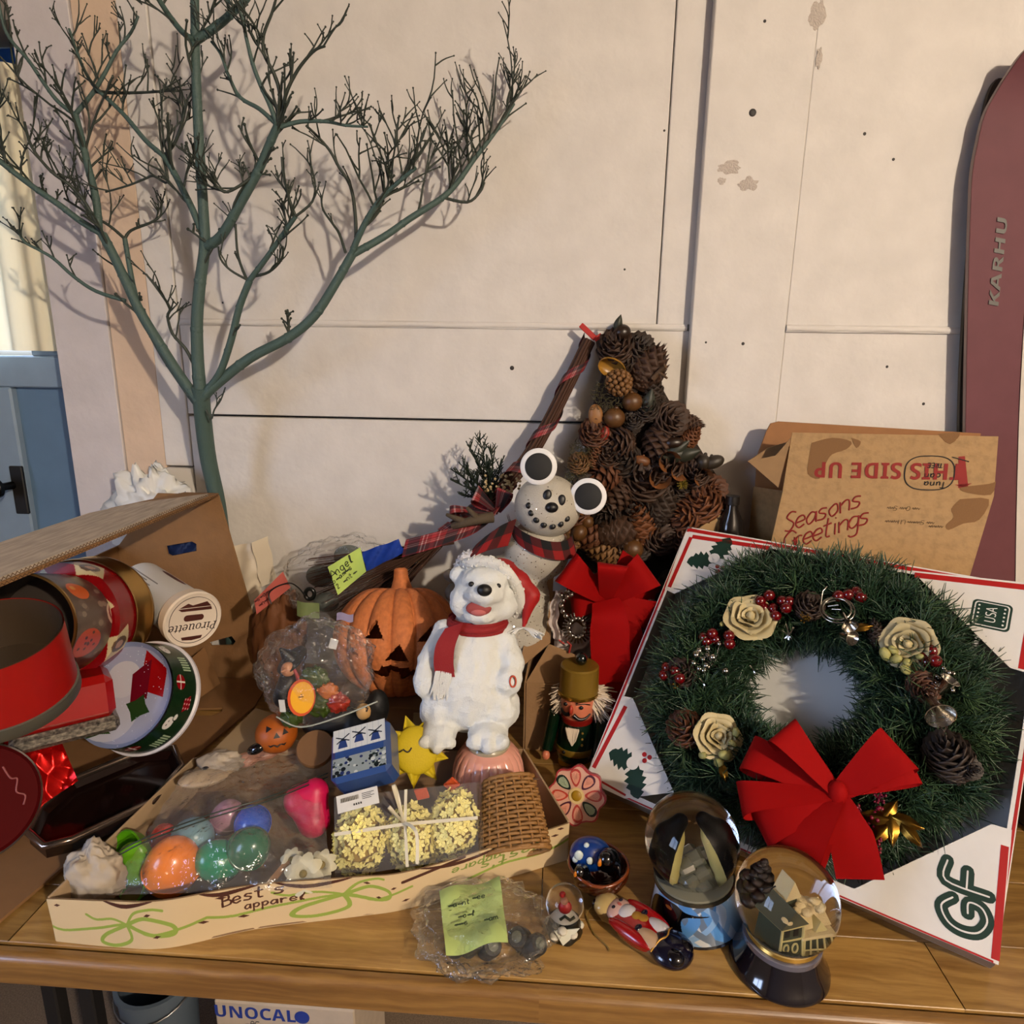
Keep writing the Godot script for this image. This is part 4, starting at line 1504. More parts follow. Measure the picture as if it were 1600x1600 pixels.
	g.lathe([Vector2(0.066, 0.006), Vector2(0.0685, 0.004), Vector2(0.0685, 0.0), Vector2(0.067, -0.002)], 56, fx2 * Transform3D(Basis(Vector3(1, 0, 0), Vector3(0, 0, 1), Vector3(0, -1, 0)), Vector3()))
	part(t, "rim", g, steel)
	g = G.new()
	g.tube(smooth3([fx2 * Vector3(0.034, 0.028, 0.0125), fx2 * Vector3(0.038, 0.012, 0.0125), fx2 * Vector3(0.044, 0.008, 0.0125), fx2 * Vector3(0.040, -0.006, 0.0125), fx2 * Vector3(0.047, -0.014, 0.0125), fx2 * Vector3(0.043, -0.024, 0.0125)]), 0.0011, 5)
	part(t, "squiggle", g, mat(Color(0.5, 0.25, 0.25), 0.6))

# ---------------------------------------------------------------- pine cone tree
func cone_mesh(long: float, wide: float, rings: int, open: float) -> ArrayMesh:   # a pine cone about y, tip up
	var g = G.new()
	g.ball(Vector3.ZERO, Vector3(wide * 0.30, long * 0.42, wide * 0.30), 10, 6)
	var n = rings * 8
	for k in n:
		var f = (k + 0.5) / n
		var a = k * 2.39996
		var y = lerpf(-0.46, 0.48, f) * long
		var r = wide * 0.5 * pow(sin(clampf(0.16 + f * 0.86, 0.0, 1.0) * PI), 0.65)
		r = maxf(r, wide * 0.09)
		var d = Vector3(cos(a), 0, sin(a))
		var s = Vector3(-sin(a), 0, cos(a))
		var w = r * lerpf(0.62, 0.5, f)
		var lift = long * (0.06 + 0.16 * open * (0.3 + f))
		var th = wide * 0.05
		var p0 = Vector3(0, y - lift * 0.6, 0) + d * r * 0.25
		var p1 = Vector3(0, y + lift * 0.2, 0) + d * r * 0.8
		var p2 = Vector3(0, y + lift, 0) + d * r * 1.02
		var u = Vector3(0, th, 0)
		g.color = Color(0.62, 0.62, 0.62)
		var i0 = g.p(p0 - s * w * 0.4, Vector3.UP - d)
		var i1 = g.p(p0 + s * w * 0.4, Vector3.UP - d)
		var i2 = g.p(p1 + s * w + u, Vector3.UP - d * 0.3 + s * 0.4)
		var i3 = g.p(p1 - s * w + u, Vector3.UP - d * 0.3 - s * 0.4)
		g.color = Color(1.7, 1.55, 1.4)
		var i4 = g.p(p2 + u * 1.6, Vector3.UP + d)
		g.f(i0, i1, i2); g.f(i0, i2, i3); g.f(i3, i2, i4)
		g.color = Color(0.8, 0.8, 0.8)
		var j0 = g.p(p0, d - Vector3.UP)
		var j2 = g.p(p1 + s * w - u, d - Vector3.UP + s * 0.5)
		var j3 = g.p(p1 - s * w - u, d - Vector3.UP - s * 0.5)
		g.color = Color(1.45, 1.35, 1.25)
		var j4 = g.p(p2 - u * 0.6, d - Vector3.UP * 0.4)
		g.f(j0, j2, j3); g.f(j3, j2, j4)
		g.f(i2, j2, j4); g.f(i2, j4, i4); g.f(i3, j3, j4); g.f(i3, j4, i4)
	return g.mesh()

var cones = []
func pine_cone_tree() -> void:
	cones = [cone_mesh(1.0, 0.82, 9, 0.5), cone_mesh(1.0, 0.62, 10, 0.25), cone_mesh(0.8, 1.05, 7, 1.0)]
	var at = tz(1010, 905, 0.09)
	var t = thing("pine_cone_tree", "triangular tree of brown pine cones, nuts and seed pods leaning on the board wall", "decoration", Vector3(at.x, 0.0, 0.06))
	var tone = [mat(Color(0.25, 0.155, 0.09), 0.65, {"vc": true}), mat(Color(0.36, 0.20, 0.095), 0.65, {"vc": true}), mat(Color(0.42, 0.235, 0.10), 0.65, {"vc": true}), mat(Color(0.185, 0.125, 0.08), 0.65, {"vc": true}), mat(Color(0.46, 0.32, 0.17), 0.6, {"vc": true})]
	var board = mat(Color(0.20, 0.135, 0.085), 0.75, {"tone": T_speck, "bump": T_fine, "deep": 0.1, "scale": 9.0})
	# backing board
	var g = G.new()
	var pl = []
	for q in [[966, 500], [984, 520], [1042, 622], [1092, 700], [1150, 795], [1150, 1050], [875, 1050], [905, 760], [930, 620]]:
		var w = tz(q[0], q[1], 0.03)
		pl.append(Vector2(w.x, w.y))
	g.prism(pl, 0.012, 0.045, Transform3D())
	part(t, "backing_board", g, board)
	var Z = func(py): return lerpf(0.060, 0.105, clampf((py - 500.0) / 380.0, 0.0, 1.0))
	# px, py, length, shape, tone, angle of the tip from straight up
	var C = [[962, 545, 54, 2, 0, 20], [997, 545, 46, 2, 3, -40], [1012, 577, 66, 0, 0, -28], [984, 570, 44, 0, 3, 60], [930, 678, 48, 2, 1, 10], [965, 694, 54, 2, 0, 80], [948, 655, 34, 2, 3, 0], [990, 655, 34, 2, 3, 30],
		[1048, 655, 52, 2, 0, -60], [1076, 660, 42, 1, 0, -100], [1030, 692, 66, 0, 0, 160], [1010, 640, 40, 2, 3, 20], [1077, 686, 44, 1, 2, -30], [931, 714, 46, 1, 2, -10], [975, 722, 56, 2, 3, 40], [1010, 752, 74, 2, 0, 10], [946, 745, 56, 2, 1, 100],
		[965, 775, 60, 0, 0, 150], [1000, 795, 62, 2, 3, 60], [1040, 735, 56, 2, 0, 30], [1058, 762, 44, 2, 3, -40], [1098, 790, 62, 2, 2, 30], [1070, 806, 54, 2, 2, 80], [1034, 792, 60, 0, 3, -20], [1003, 818, 74, 1, 2, 12], [966, 830, 66, 0, 0, -80], [925, 838, 62, 0, 1, 70],
		[900, 800, 50, 2, 1, 30], [896, 835, 50, 1, 4, 10], [945, 862, 70, 1, 4, 70], [1030, 840, 54, 2, 0, -30], [1068, 842, 44, 2, 1, 10], [1000, 858, 40, 2, 3, 0], [915, 765, 46, 2, 3, 0], [1112, 765, 44, 2, 1, -50], [945, 800, 52, 2, 3, 120], [1085, 742, 46, 2, 0, 10], [976, 610, 36, 2, 3, 0], [905, 725, 34, 2, 4, 30], [1020, 612, 40, 0, 3, 10], [950, 715, 40, 2, 0, 0], [1120, 800, 44, 2, 3, 0], [880, 850, 44, 2, 1, 0], [975, 865, 50, 2, 0, 0]]
	for q in C:
		var s: float = q[2] / 800.0
		var zz: float = Z.call(q[1]) - rng.randf_range(0.0, 0.012)
		var a = deg_to_rad(q[5])
		var b = Basis(Vector3.BACK, a) * Basis(Vector3.RIGHT, deg_to_rad(rng.randf_range(35, 75) if q[3] == 2 else rng.randf_range(-10, 30))) * Basis(Vector3.UP, rng.randf() * TAU)
		place(t, "pine_cone", cones[q[3]], tone[q[4]], Transform3D(b.scaled(Vector3.ONE * s), tz(q[0], q[1], zz)))
	# nuts, pods and bits
	var nut = mat(Color(0.40, 0.26, 0.12), 0.45, {"tone": T_speck, "scale": 30.0})
	var pale = mat(Color(0.62, 0.42, 0.22), 0.5, {"tone": T_speck, "scale": 20.0})
	for q in [[972, 520, 13, 12, 0], [988, 628, 15, 14, 1], [960, 653, 16, 15, 1], [989, 858, 16, 15, 1], [1115, 722, 16, 10, 2], [1098, 722, 10, 12, 2], [905, 832, 12, 14, 1], [1003, 720, 14, 8, 3], [1053, 692, 15, 9, 0], [918, 815, 10, 10, 1]]:
		g = G.new()
		g.ball(Vector3.ZERO, Vector3(q[2], q[3], q[3]) / 800.0, 16, 10)
		g.ball(Vector3(0, q[3] / 810.0, 0), Vector3.ONE * q[3] / 3200.0, 8, 5)
		var m: Material = [mat(Color(0.14, 0.085, 0.05), 0.35), nut, mat(Color(0.17, 0.14, 0.10), 0.5), mat(Color(0.40, 0.24, 0.12), 0.5)][q[4]]
		place(t, "nut", g.mesh(), m, Transform3D(Basis(Vector3.BACK, rng.randf_range(-0.6, 0.6)), tz(q[0], q[1], Z.call(q[1]) + 0.012)))
	g = G.new()   # almond shell
	g.ball(Vector3.ZERO, Vector3(0.014, 0.022, 0.008), 16, 10, Basis(Vector3.BACK, 0.15))
	place(t, "almond", g.mesh(), pale, Transform3D(Basis(), tz(931, 650, 0.085)))
	g = G.new()   # yellow half shell
	g.grid(20, 10, func(u, v): return Vector3(cos(u * TAU) * sin(v * 1.75) * 0.026, sin(u * TAU) * sin(v * 1.75) * 0.019, -cos(v * 1.75) * 0.014), true)
	place(t, "seed_pod", g.mesh(), mat(Color(0.58, 0.42, 0.15), 0.35), Transform3D(Basis(Vector3.BACK, -0.4) * Basis(Vector3.RIGHT, 0.5), tz(956, 575, 0.098)))
	g = G.new()   # knobbly tan cluster
	for k in 60:
		var y = 1.0 - 2.0 * (k + 0.5) / 60
		var a2 = k * 2.39996
		g.ball(Vector3(sqrt(1 - y * y) * cos(a2), y, sqrt(1 - y * y) * sin(a2)) * 0.021, Vector3.ONE * 0.0052, 7, 5)
	place(t, "knobbly_pod", g.mesh(), mat(Color(0.44, 0.30, 0.15), 0.6), Transform3D(Basis(), tz(967, 598, 0.098)))
	g = G.new()
	g.ball(Vector3.ZERO, Vector3(0.009, 0.015, 0.008), 12, 8)
	place(t, "red_pod", g.mesh(), mat(Color(0.55, 0.16, 0.11), 0.5), Transform3D(Basis(Vector3.BACK, -0.1), tz(945, 678, 0.09)))
	g = G.new()
	for k in 40:
		var d = Vector3(rng.randf_range(-1, 1), rng.randf_range(-1, 1), rng.randf_range(0, 1)).normalized()
		g.tube([Vector3.ZERO, d * 0.011], [0.0018, 0.0006], 4, false)
	place(t, "yellow_burr", g.mesh(), mat(Color(0.45, 0.38, 0.07), 0.7), Transform3D(Basis(), tz(1066, 757, 0.115)))
	var leafm = mat(Color(0.16, 0.17, 0.13), 0.5)
	for q in [[1014, 628, 40, 20, 10], [966, 505, 26, 12, 15], [1058, 703, 46, 20, 50], [1075, 710, 40, 20, 70], [1028, 795, 48, 18, 60], [1050, 712, 46, 24, -100]]:
		g = G.new()
		var lw: float = q[3] / 1600.0
		var ll: float = q[2] / 800.0
		g.grid(8, 10, func(u, v):
			var w: float = sin(PI * pow(v, 0.8)) * lw
			return Vector3((u - 0.5) * 2.0 * w, (v - 0.5) * ll, 0.006 * sin(v * 3.0) - 8.0 * w * (u - 0.5) * (u - 0.5) * 0.3))
		place(t, "leaf", g.mesh(), leafm, Transform3D(Basis(Vector3.BACK, -deg_to_rad(q[4])), tz(q[0], q[1], Z.call(q[1]) + 0.014)))
	for q in [[1045, 720, 30, 0.3], [1062, 735, 26, 1.2], [1098, 745, 26, 0.1], [912, 790, 24, 0.5], [1030, 745, 30, 2.2]]:   # curled pod husks
		g = G.new()
		var r: float = q[2] / 1500.0
		g.grid(14, 6, func(u, v):
			var a: float = u * 4.2
			return Vector3(cos(a) * r * (0.6 + 0.4 * v), sin(a) * r * (0.6 + 0.4 * v), (v - 0.5) * r * 1.6))
		place(t, "husk", g.mesh(), mat(Color(0.50, 0.31, 0.16), 0.5), Transform3D(Basis(Vector3.BACK, q[3]), tz(q[0], q[1], 0.115)))
	for q in [[1020, 592, 1040, 572, 5.0], [880, 862, 940, 836, 4.5]]:
		g = G.new()
		var a3 = tz(q[0], q[1], 0.10)
		var b3 = tz(q[2], q[3], 0.115)
		g.tube(smooth3([a3, a3.lerp(b3, 0.4) + Vector3(0.003, 0.004, 0), b3]), taper(13, q[4] / 900.0, q[4] / 1300.0), 8)
		g.tube([a3.lerp(b3, 0.5), a3.lerp(b3, 0.6) + Vector3(0.012, -0.012, 0.006)], [0.003, 0.002], 6)
		part(t, "stick", g, mat(Color(0.33, 0.24, 0.15), 0.75))
	var moss = mat(Color(0.28, 0.25, 0.14), 0.9)
	for q in [[948, 620, 26], [910, 712, 24], [900, 745, 20], [920, 770, 16]]:
		g = G.new()
		for k in 120:
			var o = Vector3(rng.randf_range(-1, 1), rng.randf_range(-1, 1), rng.randf_range(-0.6, 0.8)) * q[2] / 1100.0
			var d = Vector3(rng.randf_range(-1, 1), rng.randf_range(-1, 1), rng.randf_range(-1, 1)).normalized() * 0.012
			g.tube([o, o + d * 0.6, o + d + Vector3(d.y, -d.x, 0) * 0.5], [0.0006, 0.0006, 0.0004], 4, false)
		var mo = place(t, "moss", g.mesh(), moss, Transform3D(Basis(), tz(q[0], q[1], 0.085)))
		mo.set_meta("kind", "stuff")

# ---------------------------------------------------------------- right side: carton, skis, dark case
func right_side() -> void:
	# old brown carton lettered in red
	var t = thing("greetings_carton", "old brown carton with torn open flaps lettered THIS SIDE UP upside down and Seasons Greetings", "carton", Vector3(0.56, 0.0, 0.2))
	var kraft = mat(Color(0.64, 0.51, 0.34), 0.8, {"tone": noise_tex("kraft", FastNoiseLite.TYPE_SIMPLEX_SMOOTH, 0.018, 512, 0.86, 1.1, 5), "bump": T_fine, "deep": 0.05, "scale": 6.0})
	# front face and its raised flap lie nearly in one plane, tilted back
	var o = tz(1205, 850, 0.26)
	o.y = 0.0
	var bl = Vector3(0.365, 0.0, 0.25)
	var A = tz(1223, 767, 0.165)      # crease, left
	var Bc = tz(1553, 775, 0.235)     # crease, right
	var Lt = tz(1238, 676, 0.160)    # flap top left
	var Rt = tz(1560, 682, 0.230)
	var Bl = tz(1197, 882, 0.178)
	var Br = tz(1516, 898, 0.245)
	var onplane = func(a: Vector3, b: Vector3, c: Vector3, px, py):
		var n = (b - a).cross(c - a)
		var r = ray(px, py)
		return cam_at + r * ((a - cam_at).dot(n) / r.dot(n))
	Rt = onplane.call(A, Bc, Lt, 1560, 682)
	Br = onplane.call(A, Bc, Bl, 1516, 898)
	Bl = Bl + (Bl - A) * ((Bl.y) / (A.y - Bl.y))
	Br = Br + (Br - Bc) * ((Br.y) / (Bc.y - Br.y))
	var sheet = func(gg: G, a: Vector3, b: Vector3, c2: Vector3, d: Vector3, th: float):
		var nn = (b - a).cross(d - a).normalized() * th
		gg.quad(a, b, c2, d)
		gg.quad(a - nn, b - nn, c2 - nn, d - nn)
		gg.quad(a, b, b - nn, a - nn); gg.quad(b, c2, c2 - nn, b - nn); gg.quad(c2, d, d - nn, c2 - nn); gg.quad(d, a, a - nn, d - nn)
	var g = G.new()
	sheet.call(g, Bl, Br, Bc, A, 0.004)
	part(t, "front_panel", g, kraft)
	g = G.new()
	sheet.call(g, A, Bc, Rt, Lt, 0.004)
	part(t, "front_flap", g, kraft)
	var back = Vector3(0, 0, -0.20)
	var C1 = tz(1200, 662, 0.085)
	var C2 = tz(1510, 676, 0.09)
	g = G.new()   # back panel and flap, its corner rounded
	g.prism([Vector2(C1.x + 0.004, 0.0), Vector2(C2.x + 0.03, 0.0), Vector2(C2.x + 0.03, C2.y - 0.002), Vector2(C1.x + 0.02, C1.y + 0.004), Vector2(C1.x + 0.006, C1.y), Vector2(C1.x, C1.y - 0.014), Vector2(C1.x - 0.012, C1.y - 0.06)], 0.078, 0.082, Transform3D())
	part(t, "back_panel", g, mat(Color(0.58, 0.40, 0.24), 0.8, {"tone": T_blotch, "scale": 5.0}))
	g = G.new()
	sheet.call(g, Vector3(C1.x - 0.012, 0, 0.082), Bl, A, Vector3(C1.x - 0.014, A.y - 0.01, 0.082), 0.004)
	part(t, "side_panel", g, kraft)
	g = G.new()
	sheet.call(g, Br, Vector3(C2.x + 0.03, 0, 0.082), Vector3(C2.x + 0.03, Bc.y, 0.082), Bc, 0.004)
	part(t, "side_panel", g, kraft)
	g = G.new()   # torn side flap folded out to a point
	var tip = tz(1169, 721, 0.155)
	sheet.call(g, tz(1216, 760, 0.15), tz(1232, 690, 0.135), tz(1200, 700, 0.11), tip, 0.003)
	sheet.call(g, tz(1216, 762, 0.163), tz(1236, 684, 0.158), tz(1212, 712, 0.172), tip, 0.002)
	part(t, "torn_flap", g, mat(Color(0.55, 0.43, 0.29), 0.85, {"tone": T_blotch, "scale": 8.0}))
	# darker patches where the face paper has peeled
	var fx = frame(A.lerp(Bc, 0.5), Bc - A, Lt - A)
	var fi = fx.affine_inverse()
	var lo = frame(A.lerp(Bc, 0.5), Bc - A, A - Bl)
	var li = lo.affine_inverse()
	var onp = func(px, py, f: Transform3D, fiv: Transform3D):
		var r = ray(px, py)
		var k: float = (f.origin - cam_at).dot(f.basis.z) / r.dot(f.basis.z)
		var q: Vector3 = fiv * (cam_at + r * k)
		return Vector2(q.x, q.y)
	var peel = mat(Color(0.55, 0.395, 0.23), 0.85, {"tone": T_speck, "scale": 14.0})
	for s in ["1268,692 1300,684 1330,690 1322,702 1300,710 1290,725 1280,748 1262,740 1264,715", "1330,684 1345,690 1338,700", "1465,678 1500,676 1484,694", "1556,752 1545,756 1500,762 1512,770 1548,773"]:
		var pl = []
		for q in s.split(" "):
			pl.append(onp.call(float(q.split(",")[0]), float(q.split(",")[1]), fx, fi))
		g = G.new()
		g.prism(smooth2(pl + [pl[0]], 3).slice(0, -1), 0.0002, 0.0006, fx)
		part(t, "peeled_patch", g, peel)
	for s in ["1500,780 1545,780 1530,812 1505,818 1482,828 1478,820 1490,808 1486,795"]:
		var pl = []
		for q in s.split(" "):
			pl.append(onp.call(float(q.split(",")[0]), float(q.split(",")[1]), lo, li))
		g = G.new()
		g.prism(smooth2(pl + [pl[0]], 3).slice(0, -1), 0.0002, 0.0006, lo)
		part(t, "peeled_patch", g, peel)
	var red = mat(Color(0.60, 0.09, 0.06), 0.7, {"tone": T_speck, "scale": 40.0})
	g = G.new()
	var c0: Vector2 = onp.call(1385, 735, fx, fi)
	letters(g, "THIS SIDE UP", 0.0265, fx * Transform3D(Basis(Vector3.BACK, PI), Vector3(c0.x, c0.y, 0.0009)), font("Droid Sans", true), 0.0, 0.98)
	part(t, "lettering", g, red)
	g = G.new()
	var r0: Vector2 = onp.call(1503, 713, fx, fi)
	var r1: Vector2 = onp.call(1505, 762, fx, fi)
	var d2 = (r1 - r0).normalized()
	var n2 = Vector2(-d2.y, d2.x)
	g.prism([r0 - n2 * 0.005, r0 + n2 * 0.004, r1 + n2 * 0.007, r1 - n2 * 0.007], 0.0001, 0.0005, fx)
	g.prism([r1 + n2 * 0.012 - d2 * 0.006, r1 - n2 * 0.012 - d2 * 0.006, r1], 0.0001, 0.0005, fx)
	part(t, "arrow", g, red)
	g = G.new()
	var ink = mat(Color(0.05, 0.045, 0.05), 0.5)
	var cc: Vector2 = onp.call(1452, 739, fx, fi)
	var ring = []
	for k in 41:
		var a = TAU * k / 40
		ring.append(fx * Vector3(cc.x + signf(cos(a)) * pow(absf(cos(a)), 0.7) * 0.036, cc.y + signf(sin(a)) * pow(absf(sin(a)), 0.75) * 0.028, 0.0008))
	g.tube(ring, 0.0009, 5, false)
	var u1: Vector2 = onp.call(1494, 718, fx, fi)
	g.tube([fx * Vector3(u1.x - 0.006, u1.y + 0.004, 0.0008), fx * Vector3(u1.x + 0.018, u1.y - 0.003, 0.0008)], 0.0008, 5)
	part(t, "ink_ring", g, ink)
	g = G.new()
	for w in [["Tuna", 1479, 750, 0.010], ["can", 1470, 737, 0.010], ["TREE", 1474, 722, 0.007]]:
		var q: Vector2 = onp.call(w[1], w[2], fx, fi)
		handwrite(g, w[0], w[3], fx * Transform3D(Basis(Vector3.BACK, PI), Vector3(q.x, q.y - w[3] * 0.3, 0.0008)), 0.0007, 0.1, 0.85)
	part(t, "handwriting", g, ink)
	g = G.new()
	var s0 = onp.call(1226, 832, lo, li)
	var s1 = onp.call(1224, 862, lo, li)
	handwrite(g, "Seasons", 0.030, lo * Transform3D(Basis(Vector3.BACK, 0.40), Vector3(s0.x, s0.y, 0.0002)), 0.0014, 0.45, 0.62)
	handwrite(g, "Greetings", 0.030, lo * Transform3D(Basis(Vector3.BACK, 0.40), Vector3(s1.x, s1.y, 0.0002)), 0.0014, 0.45, 0.56)
	part(t, "greeting", g, red, false, "red slanted lettering Seasons Greetings")
	g = G.new()
	for q in [[1385, 797, "~s~o~"], [1382, 818, "~~in~~s~"], [1450, 826, "~~"]]:
		var p2: Vector2 = onp.call(q[0], q[1], lo, li)
		handwrite(g, q[2], 0.012, lo * Transform3D(Basis(), Vector3(p2.x, p2.y, 0.0004)), 0.0004)
	part(t, "pencil_note", g, mat(Color(0.40, 0.31, 0.21), 0.8))
	# two skis
	var sk = thing("ski", "wide plum-coloured ski lettered in grey, leaning against the boards at the right edge", "ski", tz(1548, 1095, 0.068))
	var plum = mat(Color(0.40, 0.235, 0.26), 0.6, {"tone": T_blotch, "scale": 3.0, "spec": 0.35})
	var prof = [[1095, 1510, 1586, 0.068], [900, 1508, 1586, 0.066], [700, 1508, 1590, 0.064], [560, 1510, 1596, 0.062], [420, 1513, 1606, 0.060], [330, 1516, 1618, 0.058], [270, 1519, 1628, 0.056], [220, 1528, 1640, 0.054], [180, 1538, 1650, 0.056], [145, 1556, 1658, 0.062], [110, 1578, 1662, 0.072], [80, 1600, 1662, 0.086], [60, 1625, 1658, 0.096]]
	g = G.new()
	var Lp = []
	var Rp = []
	for q in prof:
		Lp.append(tz(q[1], q[0], q[3])); Rp.append(tz(q[2], q[0], q[3]))
	Lp = smooth3(Lp, 4); Rp = smooth3(Rp, 4)
	var m = Lp.size()
	g.grid(2, m - 1, func(u, v):
		var k = int(round(v * (m - 1)))
		return Lp[k].lerp(Rp[k], u))
	g.grid(2, m - 1, func(u, v):
		var k = int(round(v * (m - 1)))
		return Lp[k].lerp(Rp[k], u) - Vector3(0, 0, 0.007))
	part(sk, "base_sheet", g, plum)
	g = G.new()
	g.ribbon(Lp.map(func(q): return q - Vector3(0, 0, 0.0035)), Lp.map(func(_q): return Vector3(0, 0, 1)), 0.0085)
	part(sk, "steel_edge", g, mat(Color(0.50, 0.43, 0.42), 0.35, {"metal": 0.5}))
	g = G.new()
	g.ribbon(Rp.map(func(q): return q - Vector3(0, 0, 0.0035)), Rp.map(func(_q): return Vector3(0, 0, 1)), 0.0085)
	part(sk, "steel_edge", g, mat(Color(0.30, 0.16, 0.17), 0.4))
	g = G.new()
	var ka = tz(1552, 475, 0.061)
	var kb = tz(1566, 343, 0.0585)
	var fk = frame(ka.lerp(kb, 0.5) + Vector3(0, 0, 0.0015), kb - ka, Vector3(-1, 0.1, 0))
	letters(g, "KARHU", 0.0165, fk, font("Droid Sans", true), 0.25, 1.95)
	part(sk, "lettering", g, mat(Color(0.33, 0.32, 0.30), 0.5))
	var s2 = thing("ski", "second darker ski standing behind the lettered plum ski, its rounded tip beside it", "ski", tz(1540, 1090, 0.05))
	g = G.new()
	var L2 = []
	var R2 = []
	for q in [[1090, 1500, 1570, 0.052], [690, 1499, 1575, 0.046], [500, 1506, 1580, 0.044], [300, 1522, 1590, 0.04], [220, 1531, 1592, 0.037], [165, 1540, 1592, 0.036], [135, 1550, 1586, 0.037], [122, 1560, 1578, 0.038]]:
		L2.append(tz(q[1], q[0], q[3])); R2.append(tz(q[2], q[0], q[3]))
	L2 = smooth3(L2, 4); R2 = smooth3(R2, 4)
	var m2 = L2.size()
	for off in [0.0, -0.008]:
		g.grid(2, m2 - 1, func(u, v):
			var k = int(round(v * (m2 - 1)))
			return L2[k].lerp(R2[k], u) + Vector3(0, 0, off))
	g.ribbon(L2.map(func(q): return q - Vector3(0, 0, 0.004)), L2.map(func(_q): return Vector3(0, 0, 1)), 0.008)
	part(s2, "base_sheet", g, mat(Color(0.24, 0.21, 0.17), 0.5))
	# dark case beyond the wreath box
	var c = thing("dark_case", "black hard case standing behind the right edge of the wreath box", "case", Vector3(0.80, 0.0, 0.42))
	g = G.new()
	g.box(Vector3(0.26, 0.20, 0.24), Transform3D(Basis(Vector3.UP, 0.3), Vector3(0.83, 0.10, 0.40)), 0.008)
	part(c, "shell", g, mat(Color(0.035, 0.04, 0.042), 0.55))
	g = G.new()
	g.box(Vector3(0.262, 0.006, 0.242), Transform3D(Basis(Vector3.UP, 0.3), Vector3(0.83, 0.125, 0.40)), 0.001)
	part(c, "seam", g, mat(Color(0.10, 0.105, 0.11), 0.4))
	# black bag, cardboard corner and a dark bottle between the cone tree and the wreath box
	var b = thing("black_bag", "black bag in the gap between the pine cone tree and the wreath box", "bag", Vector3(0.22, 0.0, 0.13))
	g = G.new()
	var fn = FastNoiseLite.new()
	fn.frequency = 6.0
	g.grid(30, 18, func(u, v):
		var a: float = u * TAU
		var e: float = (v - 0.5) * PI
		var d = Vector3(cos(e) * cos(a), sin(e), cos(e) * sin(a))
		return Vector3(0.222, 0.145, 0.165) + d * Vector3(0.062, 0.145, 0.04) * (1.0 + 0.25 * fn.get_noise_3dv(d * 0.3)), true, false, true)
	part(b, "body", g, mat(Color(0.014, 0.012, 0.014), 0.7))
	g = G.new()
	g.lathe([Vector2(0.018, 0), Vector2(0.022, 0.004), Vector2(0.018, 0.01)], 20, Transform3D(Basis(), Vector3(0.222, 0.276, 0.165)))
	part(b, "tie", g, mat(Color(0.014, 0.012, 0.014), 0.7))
	var k = thing("card_flap_box", "small brown box whose pointed flap shows above the wreath box corner", "box", Vector3(0.30, 0.0, 0.10))
	g = G.new()
	var f0 = tz(1078, 835, 0.12)
	var f1 = tz(1128, 806, 0.12)
	var f2 = tz(1132, 848, 0.12)
	g.prism([Vector2(f0.x, f0.y), Vector2(f1.x - 0.006, f1.y + 0.002), Vector2(f1.x, f1.y), Vector2(f2.x, 0.0), Vector2(f0.x, 0.0)], 0.117, 0.121, Transform3D())
	part(k, "flap", g, mat(Color(0.60, 0.48, 0.31), 0.85))
	g = G.new()
	g.box(Vector3(0.05, 0.26, 0.03), Transform3D(Basis(), Vector3(f0.x + 0.027, 0.13, 0.10)), 0.002)
	part(k, "body", g, mat(Color(0.45, 0.34, 0.22), 0.85))
	var bo = thing("dark_bottle", "dark glass bottle shape between the pine cone tree and the brown greetings carton", "bottle", Vector3(tz(1143, 800, 0.125).x, 0.0, 0.125))
	g = G.new()
	var by = tz(1143, 778, 0.125).y
	g.lathe([Vector2(0, 0), Vector2(0.024, 0), Vector2(0.026, 0.01), Vector2(0.026, by - 0.07), Vector2(0.022, by - 0.045), Vector2(0.011, by - 0.02), Vector2(0.010, by), Vector2(0, by)], 28)
	part(bo, "bottle", g, mat(Color(0.10, 0.085, 0.08), 0.12), true)
	g = G.new()
	g.lathe([Vector2(0.0115, by - 0.012), Vector2(0.0125, by - 0.011), Vector2(0.0125, by + 0.004), Vector2(0, by + 0.005)], 20)
	part(bo, "cap", g, mat(Color(0.08, 0.06, 0.05), 0.4), true)

# ---------------------------------------------------------------- wreath in its box
var WB = Transform3D()
func wbox_frame() -> void:
	var e = Vector3(0.836, 0, 0.549).normalized()
	var c = cos(deg_to_rad(45.0))
	var u = Vector3(0.549 * c, sin(deg_to_rad(45.0)), -0.836 * c).normalized()
	WB = Transform3D(Basis(e, u, e.cross(u)), Vector3(0.059, 0.045, 0.44))
func wl(px, py, c = 0.0) -> Vector3:       # into the box's own axes: along, up its slope, out
	var r = ray(px, py)
	var n = WB.basis.z
	var k: float = (WB.origin + n * c - cam_at).dot(n) / r.dot(n)
	return WB.affine_inverse() * (cam_at + r * k)
func wpt(px, py, c = 0.0) -> Vector3:
	return WB * wl(px, py, c)
func wpoly(s: String, c = 0.0) -> Array:
	var l = []
	for q in s.split(" ", false):
		var p = wl(float(q.split(",")[0]), float(q.split(",")[1]), c)
		l.append(Vector2(p.x, p.y))
	return l
func band2(a: Vector2, b: Vector2, w: float) -> Array:
	var n = (b - a).normalized().orthogonal() * w * 0.5
	return [a - n, b - n, b + n, a + n]

